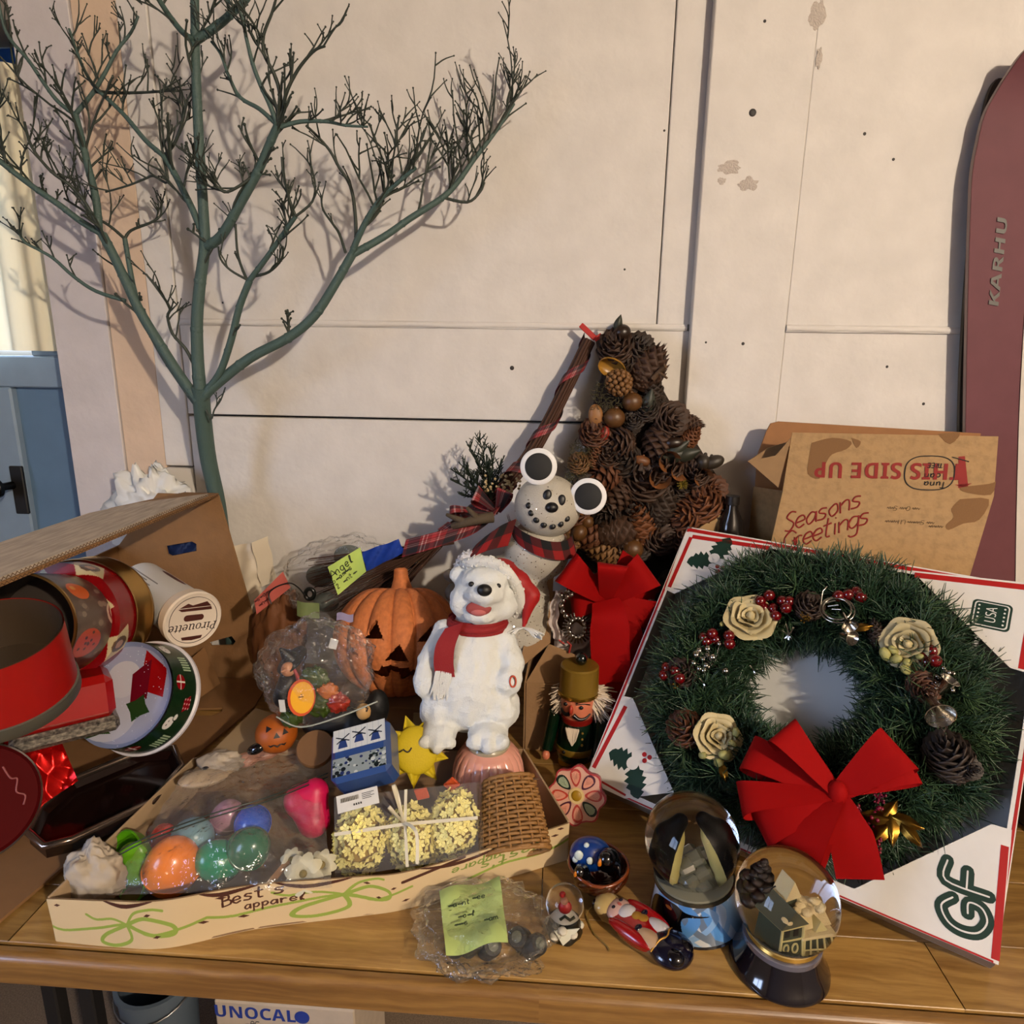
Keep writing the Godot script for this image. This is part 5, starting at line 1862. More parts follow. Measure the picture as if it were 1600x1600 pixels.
# a ribbon loop: out from the knot, over at the tip and back beneath
func bow_loop(g: G, at: Callable, knot: Vector3, tip: Vector3, w: float, up: Vector3, fat: float, twist = 0.0, pinch = 0.35) -> void:
	var pts = []
	var side = []
	var ws = []
	var d = tip - knot
	var s0 = up.cross(d).normalized()
	for k in 25:
		var t = k / 24.0
		var f = sin(t * PI)
		var lift = sin(t * TAU) * fat * (0.5 + 0.5 * f)
		pts.append(knot + d * pow(f, 0.8) + up * lift)
		side.append(s0.rotated(d.normalized(), twist * (1.0 - f) + 0.25 * sin(t * 5.0)))
		ws.append(w * (pinch + (1.0 - pinch) * pow(f, 0.7)))
	g.ribbon(pts, side, ws, 0.0005, 8.0)
func bow_tail(g: G, pts: Array, w: float, up: Vector3, pinch = 0.4) -> void:
	var l = smooth3(pts, 8)
	var side = []
	var ws = []
	for k in l.size():
		var d: Vector3 = (l[mini(k + 1, l.size() - 1)] - l[maxi(k - 1, 0)]).normalized()
		side.append(up.cross(d).normalized())
		ws.append(w * lerpf(pinch, 1.0, minf(1.0, 2.2 * k / l.size())))
	g.ribbon(l, side, ws, 0.0005, 8.0)

func rose_mesh() -> ArrayMesh:    # about y, unit radius
	var g = G.new()
	for layer in 4:
		var n: int = [3, 4, 5, 6][layer]
		var r: float = [0.22, 0.42, 0.68, 0.95][layer]
		var hh: float = [0.62, 0.60, 0.5, 0.34][layer]
		for k in n:
			var a0 = TAU * k / n + layer * 0.7
			g.grid(8, 6, func(u, v):
				var a: float = a0 + (u - 0.5) * TAU / n * 1.35
				var rr: float = r * (0.35 + 0.65 * sqrt(v)) + 0.10 * pow(v, 4.0) * (1.0 + 0.5 * sin(u * 9.0 + layer))
				var y: float = hh * v * (1.0 - 0.28 * pow(absf(u - 0.5) * 2.0, 2.0)) - 0.12 * pow(v, 5.0)
				return Vector3(cos(a) * rr, y, sin(a) * rr))
	g.ball(Vector3(0, 0.25, 0), Vector3(0.2, 0.34, 0.2), 8, 6)
	return g.mesh()

func tuft_mesh(sd: int, needles: int) -> ArrayMesh:   # a sprig along +y with needles about it
	var r = RandomNumberGenerator.new()
	r.seed = sd
	var g = G.new()
	g.color = Color(0.35, 0.30, 0.2)
	g.tube([Vector3.ZERO, Vector3(0.002, 0.025, 0), Vector3(0.001, 0.048, 0.003)], [0.0012, 0.0011, 0.0008], 4, false)
	for k in needles:
		var f = float(k) / needles
		var a = k * 2.39996
		var b = Vector3(0.001, 0.004 + 0.044 * f, 0)
		var d = Vector3(cos(a), r.randf_range(0.55, 1.1) + f * 0.5, sin(a)).normalized()
		var l = r.randf_range(0.026, 0.044)
		var br = r.randf_range(0.6, 1.45)
		g.color = Color(br, br, br)
		var bend = Vector3(r.randf_range(-1, 1), r.randf_range(-1, 0.5), r.randf_range(-1, 1)) * 0.004
		g.tube([b, b + d * l * 0.6, b + d * l + bend], [0.00095, 0.0009, 0.0004], 3, false)
	return g.mesh()

func wreath_box() -> void:
	wbox_frame()
	var W = 0.513
	var H = 0.467
	var T = 0.060
	var t = thing("wreath_box", "white window box with red edging, holly corners and green letters GF around the wreath", "box", WB * Vector3(W / 2, 0, -T))
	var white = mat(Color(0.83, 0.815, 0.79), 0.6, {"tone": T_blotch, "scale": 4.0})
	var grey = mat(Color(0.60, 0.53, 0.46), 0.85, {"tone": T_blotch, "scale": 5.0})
	var red = mat(Color(0.62, 0.05, 0.045), 0.5)
	var green = mat(Color(0.015, 0.16, 0.115), 0.5)
	var bx = func(gg: G, a0, a1, b0, b1, c0, c1): gg.box(Vector3(a1 - a0, b1 - b0, c1 - c0), WB * Transform3D(Basis(), Vector3((a0 + a1) / 2, (b0 + b1) / 2, (c0 + c1) / 2)), 0.0006)
	var g = G.new()
	bx.call(g, 0.0, W, 0.0, H, -T, -T + 0.002)
	part(t, "back_panel", g, mat(Color(0.78, 0.78, 0.77), 0.7))
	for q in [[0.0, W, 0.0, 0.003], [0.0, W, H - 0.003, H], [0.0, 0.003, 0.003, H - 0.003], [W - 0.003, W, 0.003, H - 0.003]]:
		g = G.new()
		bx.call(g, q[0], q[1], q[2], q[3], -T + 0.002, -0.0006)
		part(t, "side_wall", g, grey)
	g = G.new()   # narrow lip all round
	bx.call(g, 0.0, W, H - 0.014, H, -0.0006, 0.0004)
	bx.call(g, 0.0, 0.009, 0.0, H, -0.0006, 0.0004)
	bx.call(g, W - 0.009, W, 0.0, H, -0.0006, 0.0004)
	bx.call(g, 0.0, W, 0.0, 0.010, -0.0006, 0.0004)
	part(t, "lip", g, white)
	g = G.new()
	bx.call(g, 0.004, W - 0.004, H - 0.0095, H - 0.0025, 0.0, 0.0007)
	bx.call(g, 0.0015, 0.0055, 0.0, H - 0.004, 0.0, 0.0007)
	bx.call(g, W - 0.0045, W - 0.001, 0.0, H - 0.004, 0.0, 0.0007)
	bx.call(g, 0.0, W, 0.0005, 0.0028, 0.0, 0.0007)
	part(t, "red_edging", g, red)
	var C1 = 0.0012
	var flaps = {"a": "1072,831 1207,852 1204,858 1054,928 1039,921", "b": "1424,892 1630,914 1602,1051 1578,1044", "c": "974,1088 989,1091 1053,1238 976,1248 914,1219", "d": "1335,1389 1549,1288 1581,1297 1579,1322 1560,1508 1306,1400 1291,1371"}
	for k in flaps:
		g = G.new()
		g.prism(wpoly(flaps[k]), 0.0005, C1, WB)
		part(t, "corner_flap", g, white)
	for q in [[1082, 839, 1202, 857, 0.0075], [1080, 840, 1046, 918, 0.0065], [1429, 899, 1625, 921, 0.0085], [1617, 921, 1596, 1046, 0.0075], [978, 1104, 928, 1200, 0.0065], [923, 1212, 978, 1243, 0.003], [1570, 1322, 1555, 1500, 0.0075], [1312, 1400, 1552, 1503, 0.002]]:
		var a = wl(q[0], q[1])
		var b = wl(q[2], q[3])
		g = G.new()
		g.prism(band2(Vector2(a.x, a.y), Vector2(b.x, b.y), q[4]), C1, C1 + 0.0003, WB)
		part(t, "red_stripe", g, red)
	# holly: leaves, a white disc and three berries on two of the corners
	var leaf = func(o: Vector2, dir: float, l: float, w: float):
		var pl = []
		for s in [1.0, -1.0]:
			for k in 5:
				var f: float = (k + 0.5) / 5.0 if s > 0 else 1.0 - (k + 0.5) / 5.0
				var wid: float = w * sin(PI * (0.12 + 0.8 * f))
				pl.append(Vector2(l * (f - 0.08 * s - 0.5), s * wid * 0.72))
				pl.append(Vector2(l * (f + 0.02 - 0.5), s * wid * 1.15))
			pl.append(Vector2(l * 0.56 * s, 0))
		var out = []
		for q in pl:
			out.append(o + q.rotated(dir))
		return out
	for q in [[1096, 876, 1126, 860, 1116, 873, 1124, 889, 0.044, 0.9], [1118 - 145, 1186, 993, 1219, 989, 1193, 1010, 1184, 0.042, -0.2]]:
		var first: bool = q[9] > 0.5
		for k in 2:
			var o = wl(q[k * 2], q[k * 2 + 1])
			var to = wl(q[4], q[5])
			var d = Vector2(to.x - o.x, to.y - o.y).angle()
			g = G.new()
			var pl: Array = leaf.call(Vector2(o.x, o.y), d, q[8] * (1.15 if k == 1 else 1.0), q[8] * 0.36)
			g.prism(Geometry2D.convex_hull(PackedVector2Array(pl)) if Geometry2D.triangulate_polygon(PackedVector2Array(pl)).is_empty() else pl, C1, C1 + 0.0003, WB)
			part(t, "holly_leaf", g, green)
		var cc = wl(q[4], q[5])
		g = G.new()
		g.prism(star(Vector2(cc.x, cc.y), 0.0095, 0.0094, 14), C1 + 0.0003, C1 + 0.0006, WB)
		part(t, "white_disc", g, white)
		var bc = wl(q[6], q[7])
		for k in 3:
			g = G.new()
			var a = k * TAU / 3 + 0.4
			g.prism(star(Vector2(bc.x + cos(a) * 0.0052, bc.y + sin(a) * 0.0052), 0.0036, 0.0035, 10), C1, C1 + 0.0003, WB)
			part(t, "holly_berry", g, red)
	# green badge
	var bc2 = wl(1548, 962)
	var rr = func(s, r):
		var l = []
		for k in 4:
			for j in 5:
				var a: float = PI / 2 * (k + j / 4.0)
				var cx = [1, -1, -1, 1]
				var cy = [1, 1, -1, -1]
				l.append(Vector2(bc2.x + cx[k] * (s - r) + cos(a) * r, bc2.y + cy[k] * (s * 0.92 - r) + sin(a) * r))
		return l
	for q in [[0.0225, 0.006, green, 0.0], [0.0198, 0.0045, white, 0.0003], [0.0182, 0.004, green, 0.0006]]:
		g = G.new()
		g.prism(rr.call(q[0], q[1]), C1 + q[3], C1 + q[3] + 0.0003, WB)
		part(t, "badge", g, q[2])
	g = G.new()
	letters(g, "USA", 0.012, WB * Transform3D(Basis(Vector3.BACK, PI / 2).scaled(Vector3(1, 1, 1)), Vector3(bc2.x, bc2.y, C1 + 0.0009)), font("Droid Sans"), 0.0, 0.8)
	for s in [-1, 1]:
		for k in 5:
			g.prism(star(Vector2(bc2.x + s * 0.0145, bc2.y - 0.012 + k * 0.006), 0.0013, 0.0012, 6), C1 + 0.0009, C1 + 0.0012, WB)
	part(t, "badge_print", g, white)
	# GF, reading up the slope
	var gm = wl(1505, 1434)
	var fm = wl(1512, 1373)
	var rot = Basis(Vector3.BACK, PI / 2 + 0.04)
	g = G.new()
	var gs = func(c: Vector3, s: String, hh: float, pen: float, gg: G, lift: float):
		for st in strokes(s):
			var pts = []
			for q in smooth2(st, 5):
				pts.append(WB * (Vector3(c.x, c.y, C1 + lift) + rot * Vector3((q.x - 0.32) * hh, (q.y - 0.5) * hh, 0)))
			var gg2 = G.new()
			gg2.tube(pts, pen, 10)
			for q in [pts[0], pts[pts.size() - 1]]:
				gg2.ball(q, Vector3.ONE * pen, 10, 6)
			var nrm = WB.basis.z
			for k in gg2.v.size():    # pressed flat: ink lies in the plane
				var dd: float = (gg2.v[k] - WB.origin).dot(nrm) - (C1 + lift)
				gg2.v[k] -= nrm * dd * 0.94
				gg2.n[k] = nrm
			for k in gg2.v.size():
				gg.v.append(gg2.v[k]); gg.n.append(gg2.n[k]); gg.uv.append(gg2.uv[k]); gg.c.append(gg2.c[k])
			var base: int = gg.v.size() - gg2.v.size()
			for k in gg2.ix:
				gg.ix.append(base + k)
	gs.call(gm, "G", 0.043, 0.0066, g, 0.0004)
	gs.call(fm, "F", 0.042, 0.0066, g, 0.0004)
	part(t, "lettering", g, green)
	g = G.new()
	gs.call(gm, "G", 0.043, 0.0009, g, 0.0010)
	gs.call(fm, "F", 0.042, 0.0009, g, 0.0010)
	part(t, "letter_inline", g, white)
	# crumbs of wear: grey scuff on the lower corner
	wreath()

func wreath() -> void:
	var t = thing("wreath", "round green needle wreath with cream roses, red berries, pine cones and silver horns", "wreath", WB * Vector3(0.2565, 0.236, -0.05))
	var R = 0.152
	var ctr = Vector3(0.2565, 0.236, -0.014)
	var on = func(a: float, b: float, r: float): return WB * (ctr + Vector3(cos(a) * (R + cos(b) * r), sin(a) * (R + cos(b) * r), sin(b) * r))
	var g = G.new()
	var pts = []
	for k in 49:
		pts.append(on.call(TAU * k / 48, 0.0, 0.0))
	g.tube(pts, 0.034, 12, false)
	part(t, "core", g, mat(Color(0.10, 0.16, 0.08), 0.9))
	var needle = mat(Color(0.17, 0.28, 0.18), 0.42, {"vc": true, "spec": 0.6})
	var needle2 = mat(Color(0.26, 0.36, 0.22), 0.42, {"vc": true, "spec": 0.6})
	for v in 3:
		var mm = MultiMesh.new()
		mm.transform_format = MultiMesh.TRANSFORM_3D
		mm.mesh = tuft_mesh(40 + v, 32)
		mm.instance_count = 380 if v < 2 else 170
		for k in mm.instance_count:
			var a = rng.randf() * TAU
			var b = rng.randf_range(-0.5, PI + 0.5)
			var o: Vector3 = on.call(a, b, 0.028)
			var out: Vector3 = WB.basis * Vector3(cos(a) * cos(b), sin(a) * cos(b), sin(b) * 0.85)
			var tan: Vector3 = WB.basis * Vector3(-sin(a), cos(a), 0)
			var d = (out + tan * rng.randf_range(-0.9, 0.9) + Vector3(rng.randf_range(-1, 1), rng.randf_range(-1, 1), rng.randf_range(-1, 1)) * 0.25).normalized()
			var s = rng.randf_range(0.72, 1.0)
			var x = along(o, d)
			mm.set_instance_transform(k, Transform3D((x.basis * Basis(Vector3.UP, rng.randf() * TAU)).scaled(Vector3.ONE * s), o))
		var mi = MultiMeshInstance3D.new()
		mi.name = "needles"
		mi.multimesh = mm
		mi.material_override = needle if v < 2 else needle2
		mi.cast_shadow = GeometryInstance3D.SHADOW_CASTING_SETTING_ON
		t.add_child(mi, true)
		mi.transform = t.transform.affine_inverse()
		mi.set_meta("kind", "stuff")
	var N = WB.basis.z
	var cream = mat(Color(0.70, 0.64, 0.47), 0.55, {"back": Color(0.3, 0.27, 0.18)})
	var rose = rose_mesh()
	for q in [[1172, 968, 0.036, 0.2, 0.1], [1421, 1006, 0.033, -0.1, -0.5], [1120, 1152, 0.031, 0.5, 0.0]]:
		var d = (N + WB.basis.x * q[3] + WB.basis.y * q[4]).normalized()
		place(t, "rose", rose, cream, Transform3D(along(Vector3(), d).basis.scaled(Vector3.ONE * q[2]), wpt(q[0], q[1], 0.055)))
	var buds = mat(Color(0.60, 0.58, 0.34), 0.6)
	for q in [[1383, 1022, 9], [1396, 1016, 7], [1400, 1030, 8], [1417, 1035, 7], [1415, 1047, 7], [1150, 1145, 7], [1145, 1162, 6], [1133, 1180, 9], [1123, 1192, 8], [1098, 1180, 7], [1128, 975, 5], [1437, 1026, 6]]:
		g = G.new()
		g.ball(Vector3.ZERO, Vector3(0.8, 1.15, 0.8) * q[2] / 1050.0, 9, 6)
		place(t, "bud", g.mesh(), buds, Transform3D(Basis(N, q[0] * 1.0), wpt(q[0], q[1], 0.062)))
	var bm = mat(Color(0.34, 0.008, 0.025), 0.18, {"coat": 0.6})
	g = G.new()
	g.ball(Vector3.ZERO, Vector3.ONE * 0.0082, 14, 9)
	var berry = g.mesh()
	for q in [[1188, 939], [1202, 930], [1222, 939], [1208, 951], [1193, 950], [1212, 962], [1233, 940], [1100, 996], [1113, 990], [1119, 999], [1139, 993], [1140, 1006], [1104, 1002], [1042, 1043], [1055, 1048], [1038, 1055], [1062, 1060], [1310, 931], [1325, 929], [1337, 925], [1345, 933], [1456, 1017], [1444, 1029], [1461, 1032], [1448, 1034], [1228, 950]]:
		place(t, "berry", berry, bm, Transform3D(Basis(), wpt(q[0], q[1], 0.062 + 0.006 * sin(q[0] * 1.7))))
	var br = [mat(Color(0.20, 0.12, 0.07), 0.6, {"vc": true}), mat(Color(0.36, 0.20, 0.10), 0.55, {"vc": true}), mat(Color(0.17, 0.115, 0.08), 0.6, {"vc": true})]
	for q in [[1263, 948, 0.042, 2, 0, 0.3, 0.2], [1371, 992, 0.04, 1, 2, -0.5, 0.9], [1065, 1052, 0.045, 2, 0, 0, 0], [1072, 1140, 0.052, 2, 1, -0.2, 0.1], [1443, 1073, 0.05, 0, 1, 0.4, -0.6], [1482, 1183, 0.068, 0, 2, -0.25, 0.25], [1512, 1200, 0.045, 1, 2, 0.4, -0.3]]:
		var d = (N + WB.basis.x * q[5] + WB.basis.y * q[6]).normalized()
		place(t, "pine_cone", cones[q[3]], br[q[4]], Transform3D((along(Vector3(), d).basis).scaled(Vector3.ONE * q[2]), wpt(q[0], q[1], 0.05)))
	# silver horns, bells and bead sprays
	var silver = mat(Color(0.72, 0.70, 0.66), 0.2, {"metal": 1.0})
	var gold = mat(Color(0.46, 0.34, 0.13), 0.3, {"metal": 1.0})
	g = G.new()
	var hc = wl(1308, 953, 0.065)
	for loop in 2:
		var l = []
		for k in 33:
			var a = TAU * k / 32
			l.append(WB * (hc + Vector3(cos(a) * (0.022 - loop * 0.004), sin(a) * (0.0195 - loop * 0.003), 0.003 * loop)))
		g.tube(l, 0.0014, 7, false)
	for k in 3:
		g.tube([WB * (hc + Vector3(-0.018 + k * 0.006, 0.004 - k * 0.003, 0.003)), WB * (hc + Vector3(-0.004 + k * 0.005, 0.011 - k * 0.006, 0.006))], 0.0012, 6)
	g.lathe([Vector2(0.0015, 0), Vector2(0.002, 0.012), Vector2(0.005, 0.02), Vector2(0.011, 0.026)], 18, along(wpt(1318, 958, 0.07), WB.basis * Vector3(0.5, -0.75, 0.3)))
	g.tube([WB * (hc + Vector3(-0.022, 0.0, 0)), WB * (hc + Vector3(-0.024, 0.022, 0.004)), WB * (hc + Vector3(-0.02, 0.03, 0.006))], 0.0012, 6)
	part(t, "horn", g, silver)
	for q in [[1462, 1108, 0.5, -0.75, 0.017], [1478, 1070, 0.3, 0.5, 0.011], [1325, 995, 0.8, -0.3, 0.010]]:
		g = G.new()
		var s: float = q[4]
		g.lathe([Vector2(0, -s * 1.3), Vector2(s * 0.35, -s * 1.25), Vector2(s * 0.5, -s * 0.7), Vector2(s * 0.62, 0), Vector2(s * 0.8, s * 0.5), Vector2(s * 1.05, s * 0.8), Vector2(s * 0.98, s * 0.82), Vector2(s * 0.55, 0.0), Vector2(0, -s)], 20, along(wpt(q[0], q[1], 0.07), WB.basis * Vector3(q[2], q[3], 0.5)))
		part(t, "bell", g, silver)
	for q in [[1115, 1026, 26, silver], [1478, 1062, 16, silver], [1258, 965, 8, gold], [1355, 1272, 14, mat(Color(0.42, 0.03, 0.14), 0.3)], [1365, 1315, 10, mat(Color(0.42, 0.03, 0.14), 0.3)], [1372, 1245, 8, mat(Color(0.42, 0.03, 0.14), 0.3)], [1055, 1068, 8, gold]]:
		g = G.new()
		var o = wl(q[0], q[1], 0.062)
		var rad: float = q[2] / 1050.0
		for k in 16:
			var e = o + Vector3(rng.randf_range(-1, 1) * rad, rng.randf_range(-1, 1) * rad, rng.randf_range(-0.3, 0.4) * rad)
			g.ball(WB * e, Vector3.ONE * rad * 0.2, 7, 5)
			g.tube([WB * (o + Vector3(0, -rad * 0.3, -rad * 0.6)), WB * e], 0.0005, 4, false)
		part(t, "bead_spray", g, q[3])
	for q in [[1372, 1278, 0.2, 22], [1392, 1290, -1.3, 22], [1412, 1283, 0.0, 20], [1388, 1268, 1.2, 18], [1378, 1300, -2.0, 20], [1420, 1300, -0.6, 18], [1130, 1205, -1.0, 14], [1345, 980, 0.4, 16], [1330, 1030 - 40, 2.0, 12]]:
		g = G.new()
		var l: float = q[3] / 950.0
		var o = wl(q[0], q[1], 0.064)
		g.grid(6, 8, func(u, v):
			var w: float = sin(PI * v) * l * 0.38 * (1.0 + 0.2 * sin(v * 25.0))
			var p = Vector2((v - 0.5) * 2.0 * l, (u - 0.5) * 2.0 * w).rotated(q[2])
			return WB * (o + Vector3(p.x, p.y, 0.004 * sin(v * 3.0) - absf(u - 0.5) * 0.008)))
		part(t, "gold_leaf", g, gold)
	for q in [[1232, 1000, 1228, 975], [1238, 1000, 1222, 985], [1226, 998, 1240, 980], [1180, 1055, 1172, 1040], [1102, 1075, 1093, 1060], [1460, 1160, 1480, 1135], [1478, 1148, 1468, 1135]]:
		g = G.new()
		g.ribbon([wpt(q[0], q[1], 0.068), wpt((q[0] + q[2]) / 2.0 + 2, (q[1] + q[3]) / 2.0, 0.074), wpt(q[2], q[3], 0.07)], [WB.basis.x, WB.basis.x, WB.basis.x], 0.002, 0.0003)
		part(t, "tinsel", g, silver)
	wreath_bow()

var velvet: StandardMaterial3D
func wreath_bow() -> void:
	velvet = mat(Color(0.52, 0.002, 0.004), 0.8, {"rim": 0.12, "spec": 0.25})
	var N = WB.basis.z
	var t = thing("velvet_bow", "large red velvet bow with six loops tied on the lower part of the wreath", "bow", wpt(1308, 1242, 0.06))
	var K = wpt(1308, 1240, 0.085)
	var id = func(q): return q
	for q in [[1406, 1170, 0.055, 0.10, 0.014, 0.15], [1432, 1207, 0.026, 0.085, 0.01, 0.5], [1222, 1142, 0.046, 0.115, 0.02, 0.5], [1168, 1176, 0.050, 0.085, 0.016, -0.2], [1156, 1250, 0.044, 0.10, 0.018, 0.35], [1186, 1294, 0.056, 0.085, 0.016, -0.2], [1246, 1340, 0.056, 0.09, 0.018, 0.3]]:
		var g = G.new()
		bow_loop(g, id, K, wpt(q[0], q[1], q[3]), q[2], N, q[4], q[5])
		part(t, "loop", g, velvet)
	var g2 = G.new()
	bow_tail(g2, [K, wpt(1322, 1285, 0.085), wpt(1335, 1330, 0.07), wpt(1344, 1374, 0.06)], 0.05, N)
	part(t, "tail", g2, velvet)
	g2 = G.new()
	bow_tail(g2, [K, wpt(1290, 1280, 0.075), wpt(1262, 1310, 0.062), wpt(1235, 1318, 0.055)], 0.04, N)
	part(t, "tail", g2, velvet)
	g2 = G.new()
	g2.ball(K, Vector3(0.012, 0.016, 0.012), 14, 9)
	part(t, "knot", g2, velvet)

# ---------------------------------------------------------------- the crowd in the middle
func cyc(o: Vector3, px: float, py: float, x: float, y: float, s: float, z = 0.0, rise = 1.0) -> Vector3:
	return o + Vector3((x - px) * s, (py - y) * s * rise, z * s)

func middle() -> void:
	pumpkin()
	broom()
	middle_carton()
	snowman()
	upper_bow()
	bear()
	nutcracker()

func pumpkin() -> void:
	var o = td(622, 998, 1.19)
	var R = 0.110
	var low = thing("low_carton", "low brown cardboard box under the terracotta pumpkin", "carton", Vector3(o.x, 0.0, o.z))
	var g = G.new()
	g.box(Vector3(0.26, o.y - 0.091, 0.15), Transform3D(Basis(), Vector3(o.x + 0.03, (o.y - 0.091) / 2, o.z)), 0.002)
	part(low, "box", g, mat(Color(0.50, 0.38, 0.25), 0.85, {"tone": T_blotch, "scale": 5.0}))
	g = G.new()
	var fb = o.y - 0.091
	g.prism([Vector2(-0.02, 0), Vector2(0.035, 0), Vector2(0.035, 0.036), Vector2(-0.018, 0.03)], 0.0, 0.003, Transform3D(Basis(), Vector3(o.x + 0.06, fb - 0.038, o.z + 0.076)))
	part(low, "paper_label", g, mat(Color(0.66, 0.58, 0.42), 0.8))
	var t = thing("pumpkin", "terracotta jack-o-lantern pumpkin with cut triangle eyes and a toothed grin", "pumpkin", o - Vector3(0, 0.09, 0))
	var face = (cam_at - o)
	face.y = 0.0
	var fr = look(o, face.normalized().rotated(Vector3.UP, -0.13) + Vector3(0, 0.36, 0))
	# openings are cut out of both shells where they fall on the face
	var holes = []
	for s in ["573,994 595,963 605,996", "651,1001 671,972 682,997 680,1003", "605,1035 627,1003 641,1037", "555,1004 563,1012 572,1026 560,1020", "578,1044 599,1050 601,1041 640,1045 642,1054 668,1050 692,1032 686,1056 660,1068 628,1070 627,1058 613,1057 609,1068 590,1060"]:
		var l = PackedVector2Array()
		for q in s.split(" "):
			l.append(Vector2(float(q.split(",")[0]), float(q.split(",")[1])))
		holes.append(l)
	var toface = func(d: Vector3): # face seen flat on: picture plane of the pumpkin itself
		return Vector2(614.0 + d.x * 94.0, 1004.0 - d.y * 110.0)
	var radius = func(a: float, e: float):
		var rib = absf(sin(a * 8.0))
		return (0.93 + 0.09 * pow(rib, 0.55) * pow(cos(e), 0.6))
	var dirv = func(u, v):
		var a: float = u * TAU
		var e: float = (0.5 - v) * PI
		return Vector3(cos(e) * sin(a), sin(e), cos(e) * cos(a))
	var fn = FastNoiseLite.new()
	fn.frequency = 3.0
	var clay = mat(Color(0.78, 0.45, 0.235), 0.75, {"tone": noise_tex("clay", FastNoiseLite.TYPE_SIMPLEX_SMOOTH, 0.02, 512, 0.78, 1.08, 5), "bump": T_fine, "deep": 0.05, "scale": 9.0})
	for shell in 2:
		g = G.new()
		var k0: float = R if shell == 0 else R * 0.93
		g.grid(288, 150, func(u, v):
			var d: Vector3 = dirv.call(u, v)
			var a: float = u * TAU
			var e: float = (0.5 - v) * PI
			var r: float = radius.call(a, e) * k0
			var y: float = d.y * r * 0.94 - 0.14 * R * exp(-pow((PI / 2 - e) / 0.35, 2.0)) * (1.0 if e > 0 else 0.0)
			return fr * Vector3(d.x * r, y, d.z * r), true, false, true, func(u, v):
			var d: Vector3 = dirv.call(u, v)
			if d.z < 0.1:
				return true
			var q: Vector2 = toface.call(d)
			for l in holes:
				if Geometry2D.is_point_in_polygon(q, l):
					return false
			return true)
		part(t, "shell" if shell == 0 else "hollow", g, clay)
	g = G.new()
	g.lathe([Vector2(0.026, -0.012), Vector2(0.017, 0.004), Vector2(0.0125, 0.02), Vector2(0.0115, 0.034), Vector2(0.008, 0.037), Vector2(0.004, 0.035), Vector2(0.0, 0.03)], 24, Transform3D(fr.basis * Basis(Vector3.BACK, 0.05), fr * Vector3(0.004, R * 0.80, 0.0)), func(a, _y): return 1.0 + 0.1 * cos(a * 5.0))
	part(t, "stem", g, clay)

func plaid_mats() -> void:
	tartan = printed(plaid(128, Color(0.42, 0.035, 0.06), [[0.25, 0.16, Color(0.06, 0.04, 0.08)], [0.5, 0.02, Color(0.75, 0.70, 0.66)], [0.6, 0.012, Color(0.75, 0.70, 0.66)], [0.78, 0.06, Color(0.62, 0.13, 0.16)], [0.92, 0.015, Color(0.7, 0.6, 0.58)]]), 0.7)
	buffalo = printed(plaid(64, Color(0.52, 0.03, 0.035), [[0.75, 0.25, Color(0.025, 0.02, 0.025)]]), 0.85)
var tartan: StandardMaterial3D
var buffalo: StandardMaterial3D

